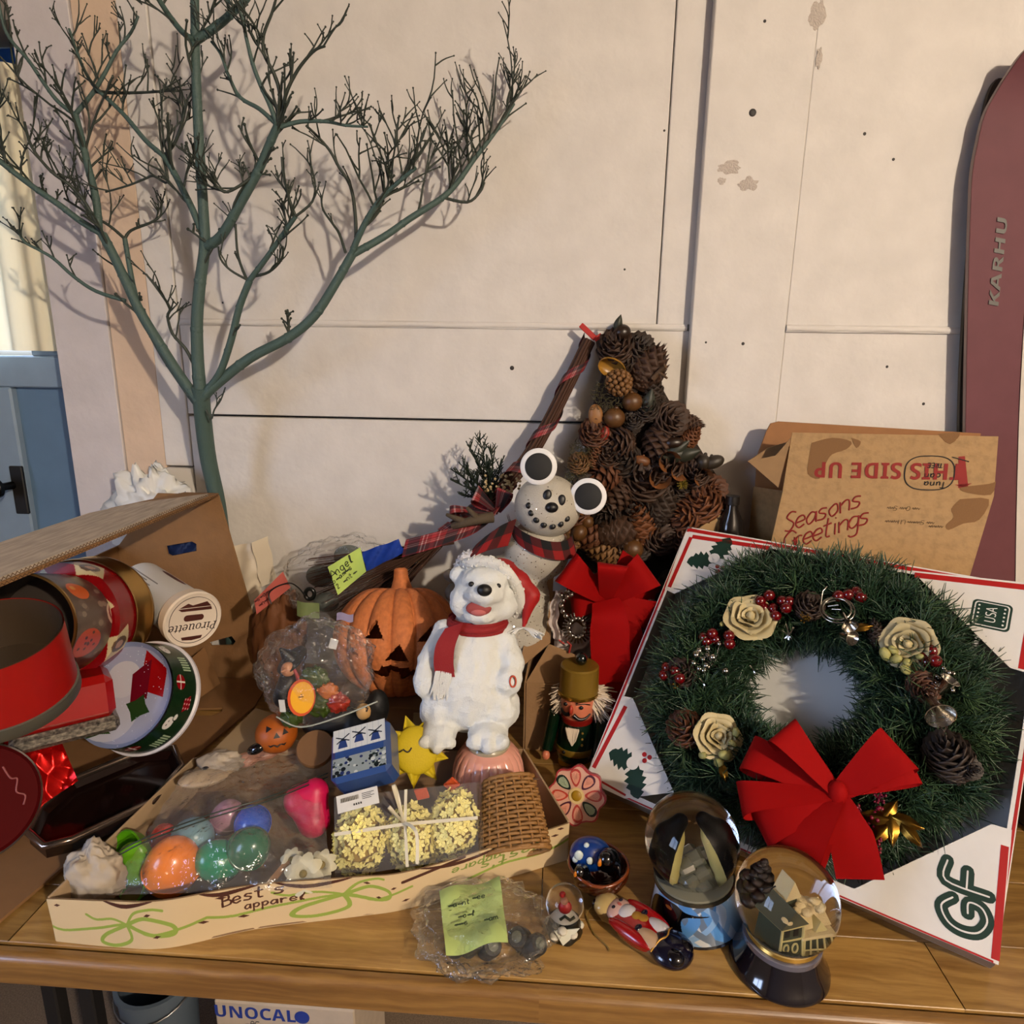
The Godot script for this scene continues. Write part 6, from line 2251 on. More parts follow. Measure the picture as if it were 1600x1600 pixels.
func broom() -> void:
	plaid_mats()
	var a = tz(921, 532, 0.035)
	var b = tz(835, 700, 0.075)
	var c = tz(765, 782, 0.105)
	var d = tz(690, 842, 0.135)
	var t = thing("broom", "decorative twig broom wound with tartan ribbon and trimmed with greenery, leaning on the boards", "broom", tz(560, 950, 0.15))
	var axis = smooth3([a, b, c, d], 10)
	var brown = mat(Color(0.30, 0.17, 0.09), 0.75, {"tone": T_speck, "scale": 25.0})
	var g = G.new()
	for k in 26:
		var l = []
		var ph = k * 2.4
		var r = 0.0105 * sqrt((k + 0.5) / 26.0)
		for q in axis.size():
			var dd: Vector3 = (axis[mini(q + 1, axis.size() - 1)] - axis[maxi(q - 1, 0)]).normalized()
			var s = dd.cross(Vector3.BACK).normalized()
			var u = s.cross(dd)
			l.append(axis[q] + (s * cos(ph) + u * sin(ph)) * r * (1.0 + 0.5 * q / axis.size()))
		g.tube(l, 0.0026, 5)
	part(t, "handle", g, brown)
	g = G.new()
	var l2 = []
	var side = []
	var m = 150
	for k in m:
		var f: float = float(k) / (m - 1) * (axis.size() - 1) * 0.93
		var i = mini(int(f), axis.size() - 2)
		var p: Vector3 = axis[i].lerp(axis[i + 1], f - i)
		var dd: Vector3 = (axis[i + 1] - axis[i]).normalized()
		var s = dd.cross(Vector3.BACK).normalized()
		var u = s.cross(dd)
		var ph: float = -float(k) / m * TAU * 6.0
		l2.append(p + (s * cos(ph) + u * sin(ph)) * (0.0148 + 0.005 * k / m))
		side.append(dd)
	g.ribbon(l2, side, 0.024, 0.0004, 26.0)
	part(t, "tartan_binding", g, tartan)
	g = G.new()
	var q0 = tz(923, 522, 0.04)
	g.box(Vector3(0.038, 0.010, 0.006), Transform3D(Basis(Vector3.BACK, -0.72), q0 + Vector3(-0.005, 0.004, 0)), 0.001)
	g.box(Vector3(0.016, 0.009, 0.006), Transform3D(Basis(Vector3.BACK, 0.62), q0 + Vector3(0.014, -0.006, 0.002)), 0.001)
	part(t, "red_clip", g, mat(Color(0.66, 0.06, 0.02), 0.45), false, "red plastic clip at the tip")
	g = G.new()
	var e0 = tz(705, 838, 0.13)
	for k in 210:
		var f = rng.randf_range(-1, 1)
		var tip = tz(520 + rng.randf_range(-25, 55) + f * 28.0, 925 + f * 46.0 + rng.randf_range(-10, 10), 0.15 + rng.randf_range(-0.02, 0.05))
		var st = e0 + Vector3(rng.randf_range(-0.008, 0.008), f * 0.012, rng.randf_range(-0.008, 0.012))
		g.tube([st, st.lerp(tip, 0.5) + Vector3(0, -0.004 + 0.006 * rng.randf(), 0), tip], [0.0011, 0.001, 0.0006], 4, false)
	var br = part(t, "bristles", g, brown)
	br.set_meta("kind", "stuff")
	g = G.new()
	g.ribbon(smooth3([tz(631, 857, 0.205), tz(665, 848, 0.21), tz(700, 838, 0.205), tz(745, 822, 0.19), tz(775, 802, 0.17)]), smooth3([Vector3(0.25, 1, 0), Vector3(0.3, 1, 0), Vector3(0.4, 1, 0), Vector3(0.5, 1, 0), Vector3(0.6, 1, 0)]), 0.034, 0.0004, 14.0)
	part(t, "tartan_band", g, tartan)
	for q in [[778, 800, 742, 772, 0.034, 0.016], [778, 800, 790, 768, 0.03, 0.014], [772, 802, 703, 800, 0.018, 0.02], [772, 802, 720, 812, 0.02, 0.012]]:
		g = G.new()
		bow_loop(g, func(x): return x, tz(q[0], q[1], 0.16), tz(q[2], q[3], 0.18), q[4], Vector3(0.0, 0.55, 0.83), q[5], 0.6)
		part(t, "tartan_loop", g, tartan)
	var green = mat(Color(0.075, 0.13, 0.06), 0.6)
	g = G.new()
	for q in [[750, 688, 0.10], [735, 700, 0.11], [768, 705, 0.11], [725, 730, 0.13], [715, 755, 0.14], [780, 730, 0.11], [745, 715, 0.13], [725, 775, 0.15], [760, 725, 0.15], [738, 745, 0.15], [718, 742, 0.12]]:
		var s = tz(765, 785, 0.12)
		var e = tz(q[0], q[1], q[2])
		var l = smooth3([s, s.lerp(e, 0.5) + Vector3(0.004, 0.002, 0.004), e], 6)
		g.tube(l, taper(l.size(), 0.0016, 0.0008), 5)
		for k in range(3, l.size()):
			for j in 2:
				var dd: Vector3 = (e - s).normalized()
				var off = Vector3(rng.randf_range(-1, 1), rng.randf_range(-0.1, 0.5), rng.randf_range(-0.5, 0.7)).normalized()
				var long = rng.randf_range(0.012, 0.022)
				var w = []
				for x in 4:
					w.append(l[k] + (dd * 0.8 + off).normalized() * long * x / 3.0 + Vector3(0, 0.0015 * x, 0))
				g.tube(w, [0.0013, 0.0012, 0.001, 0.0007], 5, false)
				for x in 2:
					g.tube([w[1 + x], w[1 + x] + (dd * 0.8 + off.rotated(dd, 1.3 + x)).normalized() * 0.008], [0.001, 0.0006], 4, false)
	var gr = part(t, "cypress_sprig", g, green)
	gr.set_meta("kind", "stuff")
	g = G.new()
	for k in 60:
		var o = tz(785 + rng.randf_range(-28, 28), 757 + rng.randf_range(-16, 12), 0.15 + rng.randf_range(-0.01, 0.02))
		g.ball(o, Vector3.ONE * rng.randf_range(0.0015, 0.0032), 6, 4)
	part(t, "white_berries", g, mat(Color(0.66, 0.58, 0.42), 0.7)).set_meta("kind", "stuff")
	g = G.new()
	var w = mat(Color(0.34, 0.28, 0.20), 0.8, {"tone": T_speck, "bump": T_fine, "deep": 0.06, "scale": 14.0})
	g.tube(smooth3([tz(770, 808, 0.20), tz(745, 812, 0.21), tz(722, 818, 0.21), tz(708, 822, 0.2)]), taper(19, 0.010, 0.006), 10)
	g.tube(smooth3([tz(728, 816, 0.21), tz(712, 810, 0.21), tz(698, 804, 0.2)]), taper(13, 0.007, 0.003), 9)
	g.tube(smooth3([tz(748, 811, 0.21), tz(736, 800, 0.215), tz(730, 793, 0.21)]), taper(13, 0.006, 0.003), 9)
	part(t, "driftwood", g, w)

func middle_carton() -> void:
	var t = thing("packing_carton", "open brown cardboard carton behind the nutcracker holding tissue, beads and the glitter snowman", "carton", Vector3(0.08, 0, 0.22))
	var card = mat(Color(0.55, 0.42, 0.28), 0.85, {"tone": T_blotch, "bump": T_fine, "deep": 0.03, "scale": 5.0})
	var z = 0.298
	var l = tz(822, 1066, z)
	var r = tz(1012, 1075, z)
	var g = G.new()
	g.box(Vector3(r.x - l.x, l.y, 0.004), Transform3D(Basis(), Vector3((l.x + r.x) / 2, l.y / 2, z)), 0.001)
	part(t, "front_panel", g, card)
	var sheet = func(a, b, c, d):
		var gg = G.new()
		var nn: Vector3 = (b - a).cross(d - a).normalized() * 0.003
		gg.quad(a, b, c, d)
		gg.quad(a - nn, b - nn, c - nn, d - nn)
		gg.quad(a, b, b - nn, a - nn); gg.quad(b, c, c - nn, b - nn); gg.quad(c, d, d - nn, c - nn); gg.quad(d, a, a - nn, d - nn)
		return gg
	part(t, "front_flap", sheet.call(l, tz(930, 1070, z), tz(912, 1028, z - 0.035), tz(858, 1006, z - 0.05)), card)
	part(t, "left_flap", sheet.call(tz(812, 1045, 0.29), tz(860, 1004, 0.25), tz(866, 878, 0.12), tz(838, 888, 0.15)), card)
	part(t, "left_panel", sheet.call(Vector3(l.x, 0, z), Vector3(l.x + 0.03, 0, 0.10), Vector3(l.x + 0.03, 0.26, 0.10), l), card)
	part(t, "right_panel", sheet.call(Vector3(r.x - 0.12, 0, z - 0.01), Vector3(r.x - 0.03, 0, 0.10), Vector3(r.x - 0.03, 0.24, 0.10), Vector3(r.x - 0.06, l.y, z - 0.01)), card)
	part(t, "back_panel", sheet.call(Vector3(l.x + 0.03, 0, 0.10), Vector3(r.x - 0.03, 0, 0.10), Vector3(r.x - 0.03, 0.22, 0.10), Vector3(l.x + 0.03, 0.22, 0.10)), card)
	g = G.new()
	g.box(Vector3(0.12, 0.003, 0.18), Transform3D(Basis(), Vector3(l.x + 0.09, 0.003, 0.2)))
	part(t, "bottom", g, card)
	# white tissue and clear wrap
	var ti = thing("tissue_paper", "crumpled white tissue paper with a red print under the silver beads", "tissue paper", tz(890, 985, 0.25))
	g = G.new()
	g.grid(12, 24, func(u, v):
		var p = tz(lerpf(866, 880, u) - 10.0 * sin(v * 3.0) + 2.0, lerpf(922, 1000, v), 0.25)
		return p + Vector3(0.002 * sin(v * 17.0), 0, 0.006 * sin(u * 6.0 + v * 4.0)))
	g.grid(22, 22, func(u, v):
		var p = tz(lerpf(866, 930, u), lerpf(985, 1035, v) - 12.0 * u, 0.235)
		return p + Vector3(0, 0.004 * sin(u * 15.0), 0.009 * sin(u * 9.0 + v * 13.0)))
	part(ti, "sheet", g, mat(Color(0.76, 0.71, 0.69), 0.7, {"back": Color(0.3, 0.3, 0.3)}))
	g = G.new()
	g.tube([tz(886, 1002, 0.26), tz(892, 1008, 0.262), tz(889, 1020, 0.262)], 0.002, 5)
	g.tube([tz(873, 1000, 0.26), tz(882, 1006, 0.262)], 0.0015, 5)
	part(ti, "red_print", g, mat(Color(0.58, 0.14, 0.10), 0.6))
	var be = thing("bead_garland", "string of silver beads with a ring of silver tube beads below the upper red bow", "garland", tz(900, 960, 0.27))
	var silver = mat(Color(0.70, 0.68, 0.66), 0.16, {"metal": 1.0})
	g = G.new()
	g.ball(Vector3.ZERO, Vector3.ONE * 0.0048, 12, 8)
	var bead = g.mesh()
	for q in [[888, 923], [886, 932], [880, 938], [878, 946], [880, 955], [885, 962], [877, 930], [893, 929]]:
		place(be, "bead", bead, silver, Transform3D(Basis(), tz(q[0], q[1], 0.275)))
	for k in 14:
		var a = TAU * k / 14
		place(be, "bead", bead, silver, Transform3D(Basis().scaled(Vector3.ONE * 0.85), tz(902 + cos(a) * 13, 981 + sin(a) * 15, 0.278)))
	for k in 26:
		var a = TAU * k / 26 + 0.1
		g = G.new()
		g.tube([tz(902 + cos(a) * 14, 981 + sin(a) * 16, 0.270), tz(903 + cos(a) * 24, 981 + sin(a) * 24, 0.266)], 0.0018, 6)
		part(be, "tube_bead", g, silver)
	var cw = thing("clear_wrap", "crumpled clear plastic wrap right of the long red bow tail", "plastic wrap", tz(1000, 1010, 0.22))
	g = G.new()
	var fn = FastNoiseLite.new()
	fn.frequency = 2.4
	fn.seed = 8
	g.grid(40, 40, func(u, v):
		var p = tz(lerpf(975, 1026, u), lerpf(938, 1085, v), 0.23)
		return p + Vector3(0, 0, 0.022 * fn.get_noise_2d(u * 1.3, v * 2.2)))
	part(cw, "film", g, mat(Color(0.72, 0.68, 0.70), 0.2, {"alpha": 0.45}))

func snowman() -> void:
	var o = tz(800, 1000, 0.205)
	var s = 1.16 / FOC
	var t = thing("snowman", "glittery grey snowman with a red and black check scarf and round white-rimmed dark earmuffs", "snowman", o)
	var P = func(x, y, z): return cyc(o, 800, 1000, x, y, s, z, 1.04)
	var glit = mat(Color(0.72, 0.695, 0.64), 0.45, {"tone": noise_tex("glitter", FastNoiseLite.TYPE_CELLULAR, 0.11, 512, 0.72, 1.25, 2), "bump": T_cloth, "deep": 0.05, "scale": 22.0})
	var g = G.new()
	var b = Body.new()
	b.egg(P.call(838, 850, 0), Vector3(52, 48, 48) * s, Basis(Vector3.BACK, -0.35), 0.014)
	b.egg(P.call(788, 940, 0), Vector3(72, 84, 60) * s, Basis(Vector3.BACK, -0.2), 0.014)
	b.egg(P.call(812, 985, 0), Vector3(55, 40, 50) * s)
	b.into(g, 0.005)
	part(t, "body", g, glit)
	var gl = G.new()
	for k in range(0, g.v.size(), 7):
		if g.n[k].dot((cam_at - g.v[k]).normalized()) > 0.1:
			var nn = (g.n[k] + Vector3(rng.randf_range(-1, 1), rng.randf_range(-1, 1), rng.randf_range(-1, 1)) * 0.5).normalized()
			var xf = look(g.v[k] + g.n[k] * 0.0008, nn)
			gl.prism(star(Vector2(), 0.0011, 0.0010, 3), 0, 0.0002, xf)
	g = G.new()
	var hd: Vector3 = P.call(853, 778, 8)
	g.ball(hd, Vector3(52, 49, 50) * s, 40, 26)
	for k in range(0, g.v.size(), 8):
		if g.n[k].dot((cam_at - g.v[k]).normalized()) > 0.1:
			var nn = (g.n[k] + Vector3(rng.randf_range(-1, 1), rng.randf_range(-1, 1), rng.randf_range(-1, 1)) * 0.5).normalized()
			gl.prism(star(Vector2(), 0.0010, 0.0009, 3), 0, 0.0002, look(g.v[k] + g.n[k] * 0.0006, nn))
	part(t, "head", g, glit)
	part(t, "glitter", gl, mat(Color(0.85, 0.83, 0.80), 0.25, {"metal": 0.9})).set_meta("kind", "stuff")
	# plain coal face
	var black = mat(Color(0.016, 0.016, 0.018), 0.45)
	var fd = (cam_at - hd).normalized()
	var fx = look(hd, fd)
	var onh = func(x, y):
		var q = Vector3((x - 853) * s, (778 - y) * s, 0)
		q.z = sqrt(maxf(0.0, pow(50 * s, 2.0) - q.x * q.x - q.y * q.y)) * 0.99
		return fx * q
	for q in [[852, 762, 6.5, 9.0], [873, 769, 6.5, 9.0]]:
		g = G.new()
		g.ball(onh.call(q[0], q[1]), Vector3(q[2], q[3], 3.0) * s, 12, 8, fx.basis * Basis(Vector3.BACK, -0.25))
		part(t, "eye", g, black)
	g = G.new()
	g.ball(onh.call(859, 780), Vector3(10, 8, 8) * s, 14, 9, fx.basis)
	part(t, "nose", g, black)
	for q in [[825, 778], [829, 789], [837, 799], [848, 806], [861, 808], [873, 804], [882, 796]]:
		g = G.new()
		g.ball(onh.call(q[0], q[1]), Vector3(5.0, 5.0, 3.0) * s, 10, 7, fx.basis)
		part(t, "coal_smile", g, black)
	# earmuffs on a band
	var ring = mat(Color(0.86, 0.86, 0.86), 0.6, {"bump": T_cloth, "deep": 0.03, "scale": 30.0})
	for q in [[838, 715], [914, 757]]:
		var c: Vector3 = P.call(q[0], q[1], 30)
		var xf = look(c, cam_at - c)
		g = G.new()
		g.lathe([Vector2(0, -0.008), Vector2(0.024, -0.008), Vector2(0.0300, -0.003), Vector2(0.0305, 0.003), Vector2(0.027, 0.0062), Vector2(0.022, 0.0065), Vector2(0, 0.0065)], 40, xf * Transform3D(Basis(Vector3.RIGHT, PI / 2), Vector3()))
		var muff = part(t, "earmuff", g, ring)
		g = G.new()
		g.lathe([Vector2(0.0225, 0.006), Vector2(0.0225, 0.0078), Vector2(0.021, 0.0085), Vector2(0, 0.0085)], 40, xf * Transform3D(Basis(Vector3.RIGHT, PI / 2), Vector3()))
		part(muff, "earmuff_pad", g, mat(Color(0.02, 0.02, 0.021), 0.7))
	g = G.new()
	var l = []
	for k in 13:
		var f = k / 12.0
		l.append(P.call(lerpf(838, 914, f) + 6.0 * sin(f * PI), lerpf(722, 760, f) + 6.0 - 4.0 * sin(f * PI), 12.0))
	g.tube(l, 0.004, 8)
	part(t, "headband", g, glit)
	# scarf
	g = G.new()
	var pts = []
	var sd = []
	for k in 21:
		var a = PI * (k / 20.0) 
		pts.append(P.call(845 - cos(a) * 50 , 818 + -cos(a) * 14 + sin(a) * 12, 12 + sin(a) * 44))
		sd.append(Vector3(-0.25, 1, 0.15))
	g.ribbon(pts, sd, 0.034, 0.0012, 28.0)
	part(t, "scarf", g, buffalo)
	g = G.new()
	g.ribbon(smooth3([P.call(800, 812, 40), P.call(775, 818, 52), P.call(752, 832, 50), P.call(732, 850, 42)]), smooth3([Vector3(0.3, 1, 0.1), Vector3(0.5, 1, 0.1), Vector3(0.6, 0.9, 0), Vector3(0.6, 0.8, 0)]), 0.05, 0.0012, 28.0)
	part(t, "scarf_end", g, buffalo)
	g = G.new()
	var fn = FastNoiseLite.new()
	fn.frequency = 14.0
	var mo: Vector3 = P.call(733, 862, 40)
	g.grid(36, 22, func(u, v):
		var a: float = u * TAU
		var e: float = (v - 0.5) * PI
		var d = Vector3(cos(e) * cos(a), sin(e), cos(e) * sin(a))
		return mo + Basis(Vector3.BACK, 0.75) * (d * Vector3(0.027, 0.019, 0.018) * (1.0 + 0.55 * fn.get_noise_3dv(d * 0.22))), true, false, true)
	part(t, "mitten", g, mat(Color(0.80, 0.79, 0.79), 0.5, {"bump": T_cloth, "deep": 0.06, "scale": 24.0}))
	g = G.new()
	b = Body.new()
	b.bone(P.call(716, 918, 20), P.call(728, 890, 16), 0.012, 0.014)
	b.egg(P.call(702, 887, 24), Vector3(0.012, 0.011, 0.011))
	b.egg(P.call(704, 915, 26), Vector3(0.012, 0.015, 0.011))
	b.into(g, 0.003)
	part(t, "arm", g, mat(Color(0.40, 0.36, 0.31), 0.8, {"bump": T_cloth, "deep": 0.04, "scale": 24.0}))

func upper_bow() -> void:
	var t = thing("velvet_bow", "large red velvet bow with a long flat tail hanging over the packing carton", "bow", tz(948, 945, 0.25))
	var K = tz(946, 938, 0.265)
	var N = (cam_at - K).normalized()
	var id = func(q): return q
	for q in [[884, 886, 0.060, 0.27, 0.030, -0.3], [893, 948, 0.050, 0.24, 0.022, 0.25], [958, 882, 0.052, 0.275, 0.038, 0.1], [1014, 890, 0.066, 0.255, 0.030, 0.2], [1026, 965, 0.056, 0.235, 0.024, -0.3], [988, 870, 0.04, 0.215, 0.012, 0.3], [926, 898, 0.042, 0.235, 0.02, -0.3]]:
		var g = G.new()
		bow_loop(g, id, K, tz(q[0], q[1], q[3]), q[2], N, q[4], q[5])
		part(t, "loop", g, velvet)
	var g2 = G.new()
	bow_tail(g2, [K + N * 0.012, tz(952, 965, 0.30), tz(953, 1010, 0.305), tz(957, 1066, 0.31)], 0.064, N, 0.7)
	part(t, "tail", g2, velvet)
	g2 = G.new()
	bow_tail(g2, [K, tz(975, 990, 0.27), tz(962, 1060, 0.30), tz(938, 1140, 0.315)], 0.07, N, 0.6)
	part(t, "tail", g2, velvet)
	g2 = G.new()
	bow_tail(g2, [K, tz(1010, 945, 0.2), tz(1040, 960, 0.16), tz(1050, 1000, 0.15)], 0.075, N, 0.6)
	part(t, "tail", g2, velvet)

func bear() -> void:
	var o = ty(733, 1152, 0.10)
	var s = ((o - cam_at).dot(-cam_turn.z)) / FOC
	var t = thing("plush_bear", "white plush polar bear in a red hat and scarf standing in the lid box", "plush toy", o)
	var fr = Transform3D(Basis(Vector3.UP, 0.06) * Basis(Vector3.RIGHT, -0.16), o)
	var P = func(x, y, z): return fr * Vector3((x - 733) * s, (1165 - y) * s * 1.03, z * s)
	var V = func(x, y, z): return Vector3(x, y, z) * s
	var B = fr.basis
	var plush = mat(Color(0.80, 0.81, 0.80), 0.9, {"bump": noise_tex("plush", FastNoiseLite.TYPE_CELLULAR, 0.06, 256, 0.0, 1.0, 3), "deep": 0.07, "scale": 26.0, "rim": 0.25})
	var b = Body.new()
	b.egg(P.call(735, 1083, 0), V.call(66, 74, 56), B, 0.016)
	b.egg(P.call(738, 1022, -4), V.call(50, 42, 42), B, 0.016)
	b.egg(P.call(748, 985, -4), V.call(34, 26, 30), B, 0.012)
	b.egg(P.call(755, 943, 0), V.call(47, 50, 44), B, 0.010)
	b.egg(P.call(721, 955, 12), V.call(19, 24, 20), B, 0.008)
	b.egg(P.call(786, 958, 8), V.call(19, 24, 20), B, 0.008)
	b.egg(P.call(757, 916, 26), V.call(34, 16, 20), B, 0.008)
	b.egg(P.call(757, 936, 40), V.call(27, 18, 22), B, 0.006)
	b.egg(P.call(749, 971, 30), V.call(24, 12, 16), B, 0.006)
	b.egg(P.call(713, 917, -4), V.call(13, 14, 9), B, 0.004)
	b.bone(P.call(694, 1005, -4), P.call(672, 1046, 14), 20 * s, 19 * s, 0.006)
	b.egg(P.call(669, 1070, 26), V.call(20, 27, 20), B, 0.006)
	b.bone(P.call(782, 1006, -4), P.call(798, 1044, 16), 20 * s, 19 * s, 0.006)
	b.egg(P.call(793, 1066, 32), V.call(21, 23, 18), B, 0.006)
	b.egg(P.call(692, 1116, 14), V.call(34, 36, 34), B, 0.010)
	b.egg(P.call(778, 1112, 14), V.call(34, 36, 34), B, 0.010)
	b.egg(P.call(690, 1144, 36), V.call(27, 22, 28), B, 0.006)
	b.egg(P.call(764, 1142, 42), V.call(30, 21, 28), B, 0.006)
	for q in [[672, 1150, 56, 11], [690, 1153, 60, 12], [706, 1149, 56, 11], [745, 1146, 62, 12], [765, 1149, 66, 13], [784, 1145, 62, 12]]:
		b.egg(P.call(q[0], q[1], q[2]), V.call(q[3], q[3], q[3]), B, 0.003)
	var g = G.new()
	var fn = FastNoiseLite.new()
	fn.frequency = 0.045
	fn.fractal_octaves = 3
	b.into(g, 0.0042, fn, 0.0036)
	part(t, "body", g, plush)
	var black = mat(Color(0.012, 0.012, 0.013), 0.5)
	g = G.new()
	g.ball(P.call(757, 927, 61), V.call(11, 9, 8), 16, 10, B)
	part(t, "nose", g, black)
	for q in [[737, 922, 43], [776, 924, 43]]:
		g = G.new()
		g.ball(P.call(q[0], q[1], q[2]), V.call(4.6, 4.0, 4.0), 12, 8, B)
		part(t, "eye", g, black)
	g = G.new()
	g.ball(P.call(748, 957, 43), V.call(19, 11, 6), 18, 10, B)
	part(t, "mouth", g, mat(Color(0.55, 0.23, 0.22), 0.8))
	g = G.new()
	g.ball(P.call(748, 962, 45), V.call(12, 6, 6), 14, 8, B)
	part(t, "tongue", g, mat(Color(0.66, 0.35, 0.34), 0.8))
	# hat: white cuff, red cap falling to the right, tassel
	g = G.new()
	var fur = mat(Color(0.84, 0.84, 0.82), 0.9, {"bump": T_cloth, "deep": 0.12, "scale": 40.0, "rim": 0.3})
	var cuff = smooth3([P.call(720, 905, -18), P.call(734, 896, 12), P.call(760, 892, 24), P.call(785, 903, 26), P.call(802, 926, 18), P.call(810, 955, 4), P.call(806, 978, -16)], 10)
	g.tube(cuff, 8.5 * s, 10)
	for k in 260:
		var q: Vector3 = cuff[rng.randi_range(0, cuff.size() - 1)]
		var d = Vector3(rng.randf_range(-1, 1), rng.randf_range(-1, 1), rng.randf_range(-0.6, 1)).normalized()
		g.ball(q + d * 8.0 * s, Vector3.ONE * rng.randf_range(1.6, 3.2) * s, 6, 4)
	part(t, "hat_cuff", g, fur)
	g = G.new()
	b = Body.new()
	b.egg(P.call(778, 918, -14), V.call(30, 26, 34), B, 0.008)
	b.bone(P.call(808, 925, -8), P.call(826, 948, 0), 15 * s, 12 * s, 0.008)
	b.bone(P.call(826, 945, 0), P.call(816, 990, 4), 13 * s, 4 * s, 0.008)
	b.into(g, 0.0035, fn, 0.002)
	var cap = part(t, "hat", g, mat(Color(0.58, 0.008, 0.012), 0.6, {"rim": 0.3}))
	g = G.new()
	for k in 46:
		var a = rng.randf_range(-0.7, 0.9)
		var d = Vector3(cos(a) * (1.0 if k % 3 else -0.8), -0.25 + 0.3 * sin(a * 3.0), sin(a) * 0.7)
		var q0: Vector3 = P.call(815, 994, 4)
		g.tube([q0, q0 + d * 14 * s, q0 + d * rng.randf_range(20, 34) * s + Vector3(0, -5 * s, 0)], 1.5 * s, 4)
	part(cap, "tassel", g, fur)
	# scarf with knotted end and fringe
	var knit = mat(Color(0.50, 0.008, 0.018), 0.75, {"bump": T_cloth, "deep": 0.06, "scale": 30.0, "rim": 0.3})
	g = G.new()
	var l = []
	for k in 25:
		var a = PI * 2.0 * k / 24.0
		l.append(P.call(744 + cos(a) * 42, 988 + sin(a) * 4, sin(a) * 34 - 2))
	g.ribbon(l, l.map(func(_q): return B.y), 19 * s, 0.003, 6.0)
	g.tube(l, 6.5 * s, 8, false)
	part(t, "scarf", g, knit)
	g = G.new()
	g.ribbon(smooth3([P.call(712, 985, 34), P.call(700, 1010, 44), P.call(697, 1035, 46), P.call(700, 1056, 46)]), smooth3([Vector3(1, 0.4, 0), Vector3(1, 0.1, 0), Vector3(1, 0, 0), Vector3(1, 0, 0)]), 29 * s, 0.002, 6.0)
	var send = part(t, "scarf_end", g, knit)
	g = G.new()
	g.ribbon([P.call(706, 1040, 40), P.call(712, 1058, 42)], [Vector3(1, 0, 0), Vector3(1, 0, 0)], 10 * s, 0.0015, 6.0)
	part(t, "scarf_corner", g, knit)
	g = G.new()
	for k in 40:
		var x = lerpf(686, 710, rng.randf())
		g.tube([P.call(x, 1048, 47), P.call(x - 3, 1062, 50), P.call(x + rng.randf_range(-14, 2), rng.randf_range(1078, 1092), 48)], 1.1 * s, 4)
	part(send, "fringe", g, fur)
	g = G.new()
	var rg = []
	for k in 21:
		var a = TAU * k / 20
		rg.append(P.call(800 + cos(a) * 4.5, 1061 + sin(a) * 8, 50))
	g.tube(rg, 1.3 * s, 6, false)
	part(t, "button_mark", g, mat(Color(0.70, 0.25, 0.13), 0.7), false, "orange oval on the right paw")

